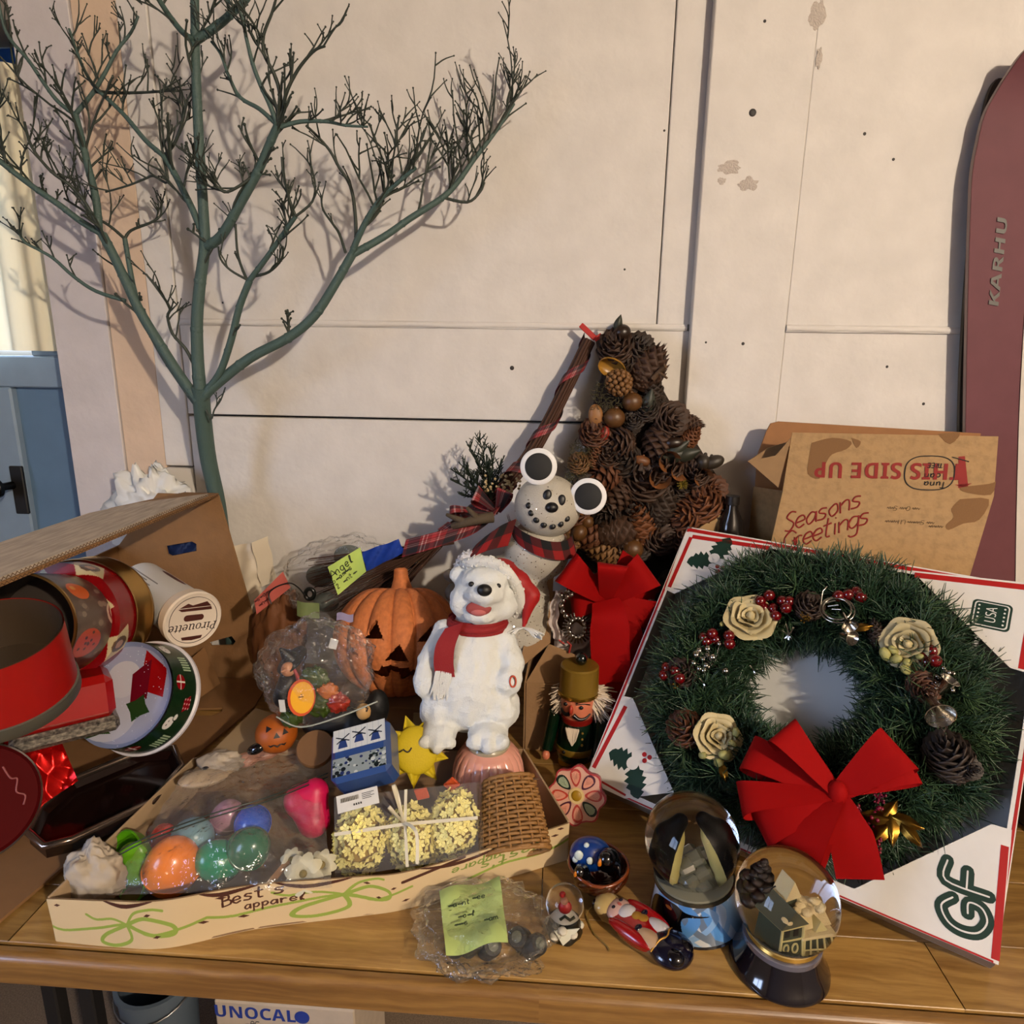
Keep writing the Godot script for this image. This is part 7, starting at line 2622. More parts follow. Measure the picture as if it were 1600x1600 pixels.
func nutcracker() -> void:
	var o = ty(897, 1194, 0.0) + Vector3(0, 0.004, 0.002)
	var s = ((o - cam_at).dot(-cam_turn.z)) / FOC
	var t = thing("nutcracker", "wooden nutcracker soldier in a green coat and tall gold hat standing by the packing carton", "nutcracker", o)
	var fr = Transform3D(Basis(Vector3.UP, -0.18) * Basis(Vector3.RIGHT, -0.03), o)
	var P = func(x, y, z): return fr * Vector3((x - 898) * s, (1194 - y) * s * 1.09, z * s)
	var L = func(g: G, prof: Array, x: float, y: float):   # turned piece, profile in picture units
		var l = []
		for q in prof:
			l.append(Vector2(q[0] * s, q[1] * s * 1.09))
		g.lathe(l, 32, Transform3D(fr.basis, P.call(x, y, 0)))
	var green = mat(Color(0.012, 0.10, 0.045), 0.22, {"coat": 0.5})
	var gold = mat(Color(0.50, 0.39, 0.12), 0.36, {"metal": 0.35})
	var skin = mat(Color(0.78, 0.45, 0.33), 0.35, {"coat": 0.3})
	var black = mat(Color(0.012, 0.012, 0.014), 0.35)
	var fur = mat(Color(0.80, 0.74, 0.66), 0.95)
	var g = G.new()
	L.call(g, [[0, 0], [26, 0], [30, 3], [29, 40], [27, 42], [0, 42]], 900, 1084)
	var hat = part(t, "hat", g, gold)
	g = G.new()
	L.call(g, [[30, 0], [31.5, 1.5], [31.5, 5], [30, 6.5]], 899, 1086)
	part(hat, "hat_band", g, mat(Color(0.62, 0.48, 0.16), 0.25, {"metal": 0.9}))
	g = G.new()
	g.ball(P.call(902, 1034, 0), Vector3(9, 10, 9) * s, 18, 12)
	part(hat, "hat_knob", g, mat(Color(0.015, 0.05, 0.04), 0.12, {"coat": 0.8}))
	g = G.new()
	L.call(g, [[0, 0], [22, 0], [25, 6], [26, 30], [24, 36], [0, 36]], 899, 1118)
	part(t, "head", g, skin)
	# painted face
	g = G.new()
	g.ball(P.call(893, 1100, 26), Vector3(3.5, 8, 5) * s, 10, 8)
	part(t, "nose", g, mat(Color(0.62, 0.20, 0.13), 0.35))
	for q in [[884, 1094, 22], [908, 1095, 25]]:
		g = G.new()
		g.ball(P.call(q[0], q[1], q[2]), Vector3(3.4, 3.0, 2.5) * s, 10, 7)
		part(t, "eye", g, black)
	for q in [["878,1087 884,1083 890,1087", 2.0], ["900,1088 910,1085 921,1087", 2.0], ["900,1091 912,1090 920,1093", 0.8]]:
		g = G.new()
		var l = []
		for w in q[0].split(" "):
			var x = float(w.split(",")[0])
			l.append(P.call(x, float(w.split(",")[1]), sqrt(maxf(10.0, 26.5 * 26.5 - pow(x - 899, 2.0)))))
		g.tube(smooth3(l, 5), q[1] * s, 6)
		part(t, "eyebrow", g, black)
	for q in ["890,1107 884,1109 879,1107 877,1104", "897,1107 905,1112 914,1112 921,1107"]:
		g = G.new()
		var l = []
		for w in q.split(" "):
			var x = float(w.split(",")[0])
			l.append(P.call(x, float(w.split(",")[1]), sqrt(maxf(10.0, 26.5 * 26.5 - pow(x - 899, 2.0)))))
		l = smooth3(l, 5)
		g.tube(l, taper(l.size(), 3.6 * s, 1.2 * s), 7)
		part(t, "moustache", g, black)
	g = G.new()   # white fur hair on both sides
	for k in 640:
		var sd = -1.0 if k % 5 < 2 else 1.0
		var a = rng.randf_range(-0.9, 0.5)
		var st: Vector3 = P.call(899 + sd * 24 * cos(a), 1090 + rng.randf_range(-8, 22), 24 * sin(a) - 4)
		var dd = Vector3(sd * rng.randf_range(0.25, 1.0), rng.randf_range(-1.1, 0.15), rng.randf_range(-0.6, 0.3)).normalized()
		var lg = rng.randf_range(12, 30) * s * (1.25 if sd > 0 else 0.75)
		g.tube([st, st + dd * lg * 0.5 + Vector3(0, 0.002, 0), st + dd * lg + Vector3(0, -0.003, 0)], [1.7 * s, 1.6 * s, 0.6 * s], 4, false)
	part(t, "hair", g, fur).set_meta("kind", "stuff")
	g = G.new()
	for k in 120:
		var x = rng.randf_range(886, 906)
		var st: Vector3 = P.call(x, 1127 + rng.randf_range(0, 4), 25)
		g.tube([st, P.call(lerpf(x, 898, 0.4), 1152 - absf(x - 897), 28 + rng.randf() * 3)], [1.2 * s, 0.6 * s], 4, false)
	part(t, "beard", g, fur).set_meta("kind", "stuff")
	g = G.new()
	L.call(g, [[0, 0], [24, 0], [25, 4], [25, 9], [0, 9]], 899, 1126)
	part(t, "jaw", g, mat(Color(0.42, 0.055, 0.03), 0.3, {"coat": 0.4}))
	g = G.new()
	L.call(g, [[0, 0], [27, 0], [30, 8], [30, 22], [28, 30], [27, 48], [24, 58], [0, 58]], 899, 1182)
	part(t, "coat", g, green)
	g = G.new()
	L.call(g, [[30.2, 0], [31, 1], [31, 9], [30.2, 10]], 899, 1170)
	part(t, "belt", g, gold)
	g = G.new()
	g.ball(P.call(885, 1164, 28), Vector3(3, 3, 2) * s, 10, 7)
	part(t, "belt_button", g, black)
	for q in [[866, 1116, 856, 1172, -1], [936, 1120, 932, 1172, 1]]:
		g = G.new()
		g.tube(smooth3([P.call(q[0], q[1], 2), P.call(lerpf(q[0], q[2], 0.5), lerpf(q[1], q[3], 0.5), 4), P.call(q[2], q[3], 12)], 6), taper(13, 10.5 * s, 8.5 * s), 14)
		var arm = part(t, "arm", g, green)
		g = G.new()
		g.ball(P.call(q[2] - 1, q[3] + 9, 13), Vector3(6.5, 8, 6.5) * s, 14, 9)
		part(arm, "hand", g, skin)
	for x in [884, 912]:
		g = G.new()
		L.call(g, [[0, -2], [11, -2], [12, 4], [10, 14], [0, 14]], x, 1194)
		part(t, "leg", g, mat(Color(0.72, 0.55, 0.02), 0.3, {"coat": 0.4}))
	g = G.new()
	for k in 3:
		g.ball(P.call(912, 1132 + k * 9, 27), Vector3.ONE * 2.0 * s, 8, 6)
	part(t, "coat_buttons", g, gold)

# ---------------------------------------------------------------- printed lid box and what it holds
func pen_image(im: Image, text: String, x: float, y: float, hh: float, pen: float, col: Color, turn = 0.0, gap = 0.72) -> void:
	var cx = 0.0
	for ch in text:
		for st in strokes(ch):
			var l = []
			for q in smooth2(st, 5):
				l.append(Vector2(x, y) + Vector2((cx + q.x + q.y * 0.15) * hh, -q.y * hh).rotated(turn))
			line(im, l, pen, col)
		cx += gap if ch != "l" and ch != "'" and ch != "i" else gap * 0.5

func egg_thing(label: String, col: Color, o: Vector3, r: float, d: Vector3, al = 0.0) -> void:
	var t = thing("plastic_egg", label, "plastic egg", o, "plastic eggs in the zip bag")
	var m = mat(col, 0.25, {"coat": 0.3})
	if al > 0.0:
		m = mat(col, 0.3, {"back": col})
	for half in 2:
		var g = G.new()
		var l = []
		for k in 9:
			var a = PI / 2 * k / 8
			l.append(Vector2(cos(a) * r, sin(a) * r * (1.28 if half == 0 else -1.05)))
		g.lathe(l, 24, along(o, d))
		part(t, "half_shell", g, m)
	var g2 = G.new()
	g2.lathe([Vector2(r, -0.0012), Vector2(r * 1.035, -0.0008), Vector2(r * 1.035, 0.0008), Vector2(r, 0.0012)], 24, along(o, d))
	part(t, "seam", g2, m)

func lid_box() -> void:
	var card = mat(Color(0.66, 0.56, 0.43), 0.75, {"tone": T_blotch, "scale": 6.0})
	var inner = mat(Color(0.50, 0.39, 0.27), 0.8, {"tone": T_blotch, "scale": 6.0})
	var t = thing("lid_box", "long cream cardboard lid printed with green ribbon bows and lettered Best's Apparel", "box", Vector3(-0.27, 0, 0.6))
	var base = smooth3([ty(88, 1471), ty(180, 1480), ty(265, 1481), ty(400, 1452), ty(560, 1432), ty(640, 1419), ty(770, 1379), ty(886, 1344)], 8)
	var im = blank(1600, 160, Color(0.78, 0.69, 0.53))
	var gr = Color(0.53, 0.61, 0.25)
	var brn = Color(0.26, 0.12, 0.06)
	for c in [[300, 78], [880, 62]]:
		var o = Vector2(c[0], c[1])
		line(im, smooth2([o + Vector2(-310, 20), o + Vector2(-240, 34), o + Vector2(-130, 18), o, o + Vector2(90, 34), o + Vector2(200, 22), o + Vector2(270, 4)]), 4.5, gr)
		line(im, smooth2([o, o + Vector2(-90, 34), o + Vector2(-112, 64), o + Vector2(-60, 74), o + Vector2(10, 50), o], 8), 6.0, gr)
		line(im, smooth2([o, o + Vector2(80, -22), o + Vector2(170, 4), o + Vector2(176, 36), o + Vector2(100, 34), o], 8), 6.5, gr)
		line(im, smooth2([o, o + Vector2(-60, -18), o + Vector2(-120, -14), o + Vector2(-150, -30)]), 4.0, gr)
		line(im, smooth2([o, o + Vector2(40, -40), o + Vector2(110, -52), o + Vector2(150, -46)]), 4.5, gr)
	line(im, smooth2([Vector2(1300, 108), Vector2(1400, 86), Vector2(1500, 92), Vector2(1600, 66)]), 5.0, gr)
	for c in [[50, 22], [395, 46], [610, 26], [660, 104], [420, 120], [1000, 90], [950, 26], [1080, 60], [1480, 20], [1540, 34], [1560, 12], [1130, 120], [560, 96]]:
		fill_poly(im, star(Vector2(c[0], c[1]), 15, 5, 2, 0.2 * sin(c[0])), brn)
	for c in [[220, 0, 420, 16], [560, 0, 700, 14], [740, 0, 900, 20], [1180, 0, 1430, 22]]:
		var a = Vector2(c[0], c[1])
		var b = Vector2(c[2], 0)
		line(im, smooth2([a, a.lerp(b, 0.4) + Vector2(0, c[3]), b]), [1.5, 7.0], brn)
	line(im, smooth2([Vector2(1120, 40), Vector2(1200, 22), Vector2(1290, 4)]), 6.0, brn)
	pen_image(im, "Best's", 610, 58, 36, 2.3, brn, -0.16, 0.78)
	pen_image(im, "apparel", 665, 80, 25, 1.8, brn, -0.1, 0.8)
	pen_image(im, "Best's", 1500, 36, 40, 2.6, Color(0.45, 0.52, 0.22), PI - 0.1, 0.78)
	pen_image(im, "appare", 1390, 34, 28, 2.0, Color(0.45, 0.52, 0.22), PI - 0.05, 0.8)
	im.generate_mipmaps()
	var front = printed(im, 0.6)
	var hh = 0.062
	var g = G.new()
	var g2 = G.new()
	var n = base.size()
	for e in 2:
		var gg: G = g if e == 0 else g2
		var at = gg.v.size()
		for k in n:
			var d: Vector3 = (base[mini(k + 1, n - 1)] - base[maxi(k - 1, 0)]).normalized()
			var nn = Vector3(-d.z, 0, d.x)
			if nn.z < 0: nn = -nn
			var off: Vector3 = nn * (0.0 if e == 0 else -0.002)
			var s: float = 1.0 if e == 0 else -1.0
			gg.p(base[k] + off, nn * s, Vector2(float(k) / (n - 1), 1))
			gg.p(base[k] + off + Vector3(0, hh + 0.006 * sin(k * 0.11), 0) + nn * 0.003, nn * s, Vector2(float(k) / (n - 1), 0))
		for k in n - 1:
			gg.f(at + k * 2, at + k * 2 + 1, at + k * 2 + 3)
			gg.f(at + k * 2, at + k * 2 + 3, at + k * 2 + 2)
	part(t, "printed_front", g, front)
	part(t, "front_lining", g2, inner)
	var wall = func(a: Vector3, b: Vector3, th: float):
		var gg = G.new()
		var d = (b - a)
		gg.box(Vector3(d.length(), hh, th), Transform3D(frame(Vector3(), d, Vector3.UP).basis, (a + b) / 2 + Vector3(0, hh / 2, 0)), 0.0005)
		return gg
	var fl: Vector3 = base[0]
	var fr: Vector3 = base[n - 1]
	var br = Vector3(-0.036, 0, 0.392)
	var bl = Vector3(-0.54, 0, 0.46)
	part(t, "right_side", wall.call(fr, br, 0.003), card)
	part(t, "left_side", wall.call(fl, bl, 0.003), card)
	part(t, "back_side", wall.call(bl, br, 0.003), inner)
	g = G.new()
	var pl = []
	for k in range(0, n, 4):
		pl.append(Vector2(base[k].x, base[k].z))
	pl.append_array([Vector2(fr.x, fr.z), Vector2(br.x, br.z), Vector2(bl.x, bl.z)])
	g.prism(pl, -0.003, -0.001, Transform3D(Basis(Vector3(1, 0, 0), Vector3(0, 0, 1), Vector3(0, -1, 0)), Vector3()))
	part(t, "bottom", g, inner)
	# cream card lying at the back left
	var cs = thing("card_sheet", "plain cream card sheet lying behind the zip bag by the tipped carton", "card", ty(350, 1160, 0.05))
	g = G.new()
	var q4 = []
	for q in [[399, 1106], [283, 1222], [430, 1190], [470, 1130]]:
		q4.append(ty(q[0], q[1], 0.063))
	g.quad(q4[0], q4[1], q4[2], q4[3])
	g.quad(q4[0] - Vector3(0, 0.002, 0), q4[1] - Vector3(0, 0.002, 0), q4[2] - Vector3(0, 0.002, 0), q4[3] - Vector3(0, 0.002, 0))
	part(cs, "sheet", g, mat(Color(0.60, 0.51, 0.38), 0.8))
	eggs_and_zip()
	flower_egg_box()
	# pink ribbed glass dish, upside down
	var po = ty(762, 1172, 0.098)
	var pd = thing("ribbed_dish", "pink ribbed ceramic dish upside down with a clear glass foot, under the bear's paw", "dish", Vector3(po.x, 0.004, po.z - 0.012))
	g = G.new()
	g.ribbed([Vector2(0.030, 0.094), Vector2(0.040, 0.088), Vector2(0.047, 0.078), Vector2(0.0515, 0.064), Vector2(0.054, 0.045), Vector2(0.0535, 0.03), Vector2(0.050, 0.012), Vector2(0.044, 0.0)], 264, 28, Transform3D(), func(a, y): return 1.0 + 0.06 * (sqrt(absf(sin(a * 11.0))) - 0.6) * minf(1.0, (0.096 - y) * 40.0))
	part(pd, "bowl", g, mat(Color(0.84, 0.60, 0.53), 0.22, {"coat": 0.6, "sss": 0.1}), true)
	g = G.new()
	g.lathe([Vector2(0.0, 0.0925), Vector2(0.028, 0.0925), Vector2(0.031, 0.094), Vector2(0.033, 0.099), Vector2(0.031, 0.102), Vector2(0.028, 0.098), Vector2(0.0, 0.098)], 48)
	part(pd, "foot", g, mat(Color(0.62, 0.60, 0.50), 0.12, {"coat": 0.5}), true)
	g = G.new()
	for k in 9:
		var a = k * 0.7
		g.tube([Vector3(cos(a) * 0.017, 0.0986, sin(a) * 0.017), Vector3(cos(a + 0.3) * 0.019, 0.0986, sin(a + 0.3) * 0.019)], 0.0009, 4)
	part(pd, "foot_marks", g, mat(Color(0.25, 0.24, 0.2), 0.4), true)
	# wicker basket
	var wo = td(800, 1276, 0.90)
	var wb = thing("wicker_basket", "small tan woven wicker basket on its side at the right end of the lid box", "basket", wo)
	var cane = mat(Color(0.62, 0.44, 0.22), 0.6, {"tone": T_speck, "scale": 20.0})
	var wx = frame(wo, td(848, 1268, 0.885) - td(752, 1284, 0.895), td(796, 1228, 0.92) - td(806, 1320, 0.875))
	var pc = func(a: float, y: float, r: float): return wx * Vector3(cos(a) * 0.040 * (1.0 - 0.12 * y / 0.04) + cos(a) * r, y, sin(a) * 0.026 + sin(a) * r)
	for row in 17:
		g = G.new()
		var l = []
		for k in 73:
			var a = TAU * k / 72
			l.append(pc.call(a, -0.042 + row * 0.0052, 0.0016 * (1.0 if int(k / 4.0 + row) % 2 else -1.0)))
		g.tube(l, 0.0024, 6, false)
		part(wb, "cane", g, cane)
	for k in 18:
		g = G.new()
		var a = TAU * (k + 0.5) / 18
		g.tube([pc.call(a, -0.044, 0), pc.call(a, 0.0, 0.0006), pc.call(a, 0.047, 0)], 0.0018, 5)
		part(wb, "stake", g, cane)
	g = G.new()
	for e in 2:
		var l = []
		for k in 49:
			var a = TAU * k / 48
			l.append(pc.call(a, 0.047 if e == 0 else -0.044, 0.0012 * sin(k * 2.0)))
		g.tube(l, 0.003, 6, false)
	part(wb, "rim", g, cane)
	g = G.new()
	g.tube(smooth3([td(770, 1236, 0.9), td(790, 1224, 0.905), td(815, 1219, 0.91), td(842, 1217, 0.915)]), 0.0012, 5)
	part(wb, "loose_cane", g, mat(Color(0.28, 0.18, 0.09), 0.6))
	# delft-style tin
	var dx = td(571, 1182, 0.93)
	var dt = thing("windmill_tin", "blue and white rounded tin with three windmills on its lid", "tin", dx)
	var df = frame(dx, td(616, 1170, 0.93) - td(525, 1194, 0.93), td(568, 1145, 0.955) - td(575, 1222, 0.90))
	var blue = mat(Color(0.16, 0.27, 0.48), 0.3, {"coat": 0.3})
	g = G.new()
	g.box(Vector3(0.084, 0.078, 0.05), df, 0.008)
	part(dt, "body", g, blue)
	im = blank(256, 128, Color(0.76, 0.77, 0.76))
	for k in 10:
		line(im, [Vector2(k * 28, 0), Vector2(k * 28, 128)], 0.8, Color(0.62, 0.65, 0.68))
	for k in 3:
		var o = Vector2(48 + k * 80, 78 - 14 * (k % 2))
		fill_poly(im, [o + Vector2(-24, 34), o + Vector2(-14, -8), o + Vector2(14, -8), o + Vector2(24, 34)], Color(0.14, 0.22, 0.42))
		fill_poly(im, [o + Vector2(-12, -8), o + Vector2(0, -26), o + Vector2(12, -8)], Color(0.06, 0.10, 0.14))
		line(im, [o + Vector2(-32, -34), o + Vector2(30, -4)], 3.0, Color(0.06, 0.10, 0.16))
		line(im, [o + Vector2(-28, 2), o + Vector2(30, -42)], 3.0, Color(0.06, 0.10, 0.16))
	var pane = func(y0: float, y1: float, mm: Material, called: String):
		var gg = G.new()
		gg.quad(df * Vector3(-0.037, y0, 0.0254), df * Vector3(0.037, y0, 0.0254), df * Vector3(0.037, y1, 0.0254), df * Vector3(-0.037, y1, 0.0254))
		part(dt, called, gg, mm)
	pane.call(0.002, 0.035, printed(im, 0.35), "windmill_picture")
	im = blank(256, 96, Color(0.52, 0.56, 0.56))
	for k in 60:
		dot(im, rng.randf() * 256, rng.randf() * 96, rng.randf_range(3, 11), [Color(0.05, 0.08, 0.10), Color(0.12, 0.18, 0.36), Color(0.70, 0.72, 0.70), Color(0.10, 0.16, 0.15)][k % 4])
	pane.call(-0.034, -0.008, printed(im, 0.35), "street_picture")
	# yellow sleeping sun
	var sx = td(650, 1172, 0.975)
	var su = thing("felt_sun", "bright yellow sun with folded rays and a sleeping eye beside the windmill tin", "ornament", sx)
	var yel = mat(Color(0.86, 0.76, 0.05), 0.75, {"tone": T_speck, "bump": T_cloth, "deep": 0.03, "scale": 16.0})
	g = G.new()
	var sf = look(sx, cam_at - sx + Vector3(0.2, 0.1, 0))
	g.ball(Vector3.ZERO, Vector3(0.032, 0.034, 0.012), 28, 16)
	g.T = Transform3D()
	var gg3 = G.new()
	gg3.T = sf
	gg3.ball(Vector3.ZERO, Vector3(0.032, 0.034, 0.012), 28, 16)
	part(su, "face", gg3, yel)
	for k in 9:
		g = G.new()
		var a = TAU * k / 9 + 0.3
		g.T = sf * Transform3D(Basis(Vector3.BACK, a), Vector3())
		g.grid(8, 6, func(u, v): return Vector3(0.026 + v * 0.026, (u - 0.5) * 0.026 * (1.0 - v), 0.006 * sin(u * 6.3) * (1.0 - v) - 0.003 + 0.008 * v * sin(a * 3.0)))
		part(su, "ray", g, yel)
	g = G.new()
	var e0 = []
	for k in 7:
		e0.append(sf * Vector3(-0.020 + k * 0.002, 0.004 - 0.005 * sin(k / 6.0 * PI), 0.0125))
	g.tube(e0, 0.0011, 5)
	g.tube([sf * Vector3(-0.021, 0.003, 0.012), sf * Vector3(-0.026, 0.001, 0.0105)], 0.0009, 5)
	part(su, "closed_eye", g, mat(Color(0.12, 0.07, 0.03), 0.6))
	# small things along the back
	var jo = td(432, 1146, 1.02)
	var jk = thing("small_pumpkin", "small orange jack-o-lantern ball with a painted black face under the clear bag", "ornament", jo)
	g = G.new()
	g.ball(jo, Vector3(0.031, 0.029, 0.031), 26, 16)
	part(jk, "ball", g, mat(Color(0.72, 0.36, 0.06), 0.5, {"tone": T_speck, "scale": 14.0}))
	var jf = look(jo, cam_at - jo)
	var black = mat(Color(0.03, 0.012, 0.008), 0.5)
	for q in [[-0.011, 0.008, 0.5], [0.012, 0.0, 0.2], [0.0, -0.004, 0.0]]:
		g = G.new()
		var c = Vector3(q[0], q[1], 0)
		c.z = sqrt(0.0305 * 0.0305 - c.x * c.x - c.y * c.y)
		g.prism(star(Vector2(), 0.0055, 0.0028, 3, q[2] + PI / 2), -0.0004, 0.0005, jf * look(c, c))
		part(jk, "painted_eye", g, black)
	g = G.new()
	var ml = []
	for k in 9:
		var a = lerpf(-0.75, 0.75, k / 8.0)
		ml.append(jf * Vector3(sin(a) * 0.026, -0.013 - 0.006 * cos(a * 2.0) + 0.003 * (k % 2), cos(a) * 0.0255))
	g.tube(ml, 0.0016, 5)
	part(jk, "painted_mouth", g, black)
	var bo = td(545, 1118, 1.03)
	var bf = thing("black_figure", "figure in black cloak and hat with a cream face below the terracotta pumpkin", "figurine", bo)
	g = G.new()
	var b = Body.new()
	b.egg(td(520, 1125, 1.04), Vector3(0.05, 0.03, 0.03), Basis(Vector3.BACK, 0.2))
	b.bone(td(572, 1128, 1.03), td(575, 1150, 1.01), 0.026, 0.028)
	b.egg(td(590, 1105, 1.05), Vector3(0.018, 0.03, 0.02))
	b.into(g, 0.005)
	part(bf, "cloak", g, mat(Color(0.012, 0.014, 0.014), 0.6))
	g = G.new()
	g.ball(td(568, 1112, 1.0), Vector3(0.011, 0.013, 0.01), 16, 10)
	part(bf, "face", g, mat(Color(0.74, 0.58, 0.36), 0.5))
	g = G.new()
	g.tube([td(570, 1104, 0.988), td(575, 1107, 0.988), td(573, 1112, 0.988)], 0.001, 5)
	part(bf, "painted_brow", g, black)
	var wd = thing("wooden_disc", "round tan wooden disc leaning behind the zip bag", "disc", td(490, 1170, 1.0))
	g = G.new()
	var dd0 = td(494, 1172, 1.0)
	g.lathe([Vector2(0, 0), Vector2(0.026, 0), Vector2(0.028, 0.003), Vector2(0.028, 0.008), Vector2(0.026, 0.011), Vector2(0, 0.011)], 36, along(dd0, cam_at - dd0 + Vector3(-0.2, 0.5, 0)))
	part(wd, "disc", g, mat(Color(0.50, 0.35, 0.20), 0.6, {"tone": T_speck, "scale": 20.0}))
	var cr = mat(Color(0.74, 0.64, 0.50), 0.4, {"coat": 0.3})
	var pk = mat(Color(0.74, 0.53, 0.44), 0.4, {"coat": 0.3})
	var bn = thing("ceramic_rabbit", "flat cream ceramic rabbit body with a small dark heart behind the zip bag", "ornament", ty(318, 1214, 0.075))
	g = G.new()
	g.ball(ty(318, 1216, 0.075), Vector3(0.034, 0.008, 0.019), 24, 12, Basis(Vector3.UP, 0.35))
	g.ball(ty(352, 1202, 0.075), Vector3(0.014, 0.006, 0.012), 16, 10)
	part(bn, "body", g, cr)
	g = G.new()
	g.ball(ty(321, 1200, 0.083), Vector3(0.005, 0.0012, 0.004), 10, 6)
	part(bn, "heart", g, mat(Color(0.07, 0.06, 0.11), 0.5))
	for q in [[385, 1187, 0.019, "pale pink ceramic egg half nearest the cream rabbit"], [413, 1176, 0.022, "pale pink ceramic egg half below the small pumpkin"], [450, 1168, 0.022, "cream ceramic egg half right of the pale pink ones"]]:
		var pe = thing("ceramic_egg", q[3], "ornament", ty(q[0], q[1], 0.072))
		g = G.new()
		g.ball(ty(q[0], q[1], 0.072), Vector3(q[2], 0.010, q[2] * 0.72), 20, 12, Basis(Vector3.UP, 0.5))
		part(pe, "egg", g, pk if q[0] < 430 else cr)
	var bk = thing("black_bead", "shiny black oval bead beside the small pumpkin", "bead", td(400, 1170, 1.0))
	g = G.new()
	g.ball(td(400, 1170, 1.0), Vector3(0.015, 0.008, 0.009), 18, 10, Basis(Vector3.BACK, 0.45))
	part(bk, "bead", g, mat(Color(0.02, 0.03, 0.04), 0.08, {"coat": 0.8}))
	var fn = FastNoiseLite.new()
	fn.frequency = 5.0
	for q in [[345, 1192, 0.030, 0.014, "crumpled cream wrapping paper beside the ceramic rabbit", 0.075], [148, 1365, 0.032, 0.040, "crumpled white tissue paper at the left end of the lid box", 0.055]]:
		var tp = thing("tissue_paper", q[4], "tissue paper", ty(q[0], q[1], q[5]))
		g = G.new()
		var c = ty(q[0], q[1], q[5])
		fn.seed = int(q[0])
		g.grid(44, 26, func(u, v):
			var a: float = u * TAU
			var e: float = (v - 0.5) * PI
			var d = Vector3(cos(e) * cos(a), sin(e), cos(e) * sin(a))
			return c + d * Vector3(q[2], q[3], q[2] * 0.8) * (1.0 + 0.5 * fn.get_noise_3dv(d * 0.16) + 0.25 * absf(fn.get_noise_3dv(d * 0.4))), true, false, true)
		part(tp, "paper", g, mat(Color(0.66, 0.61, 0.54), 0.8, {"back": Color(0.3, 0.3, 0.28)}))

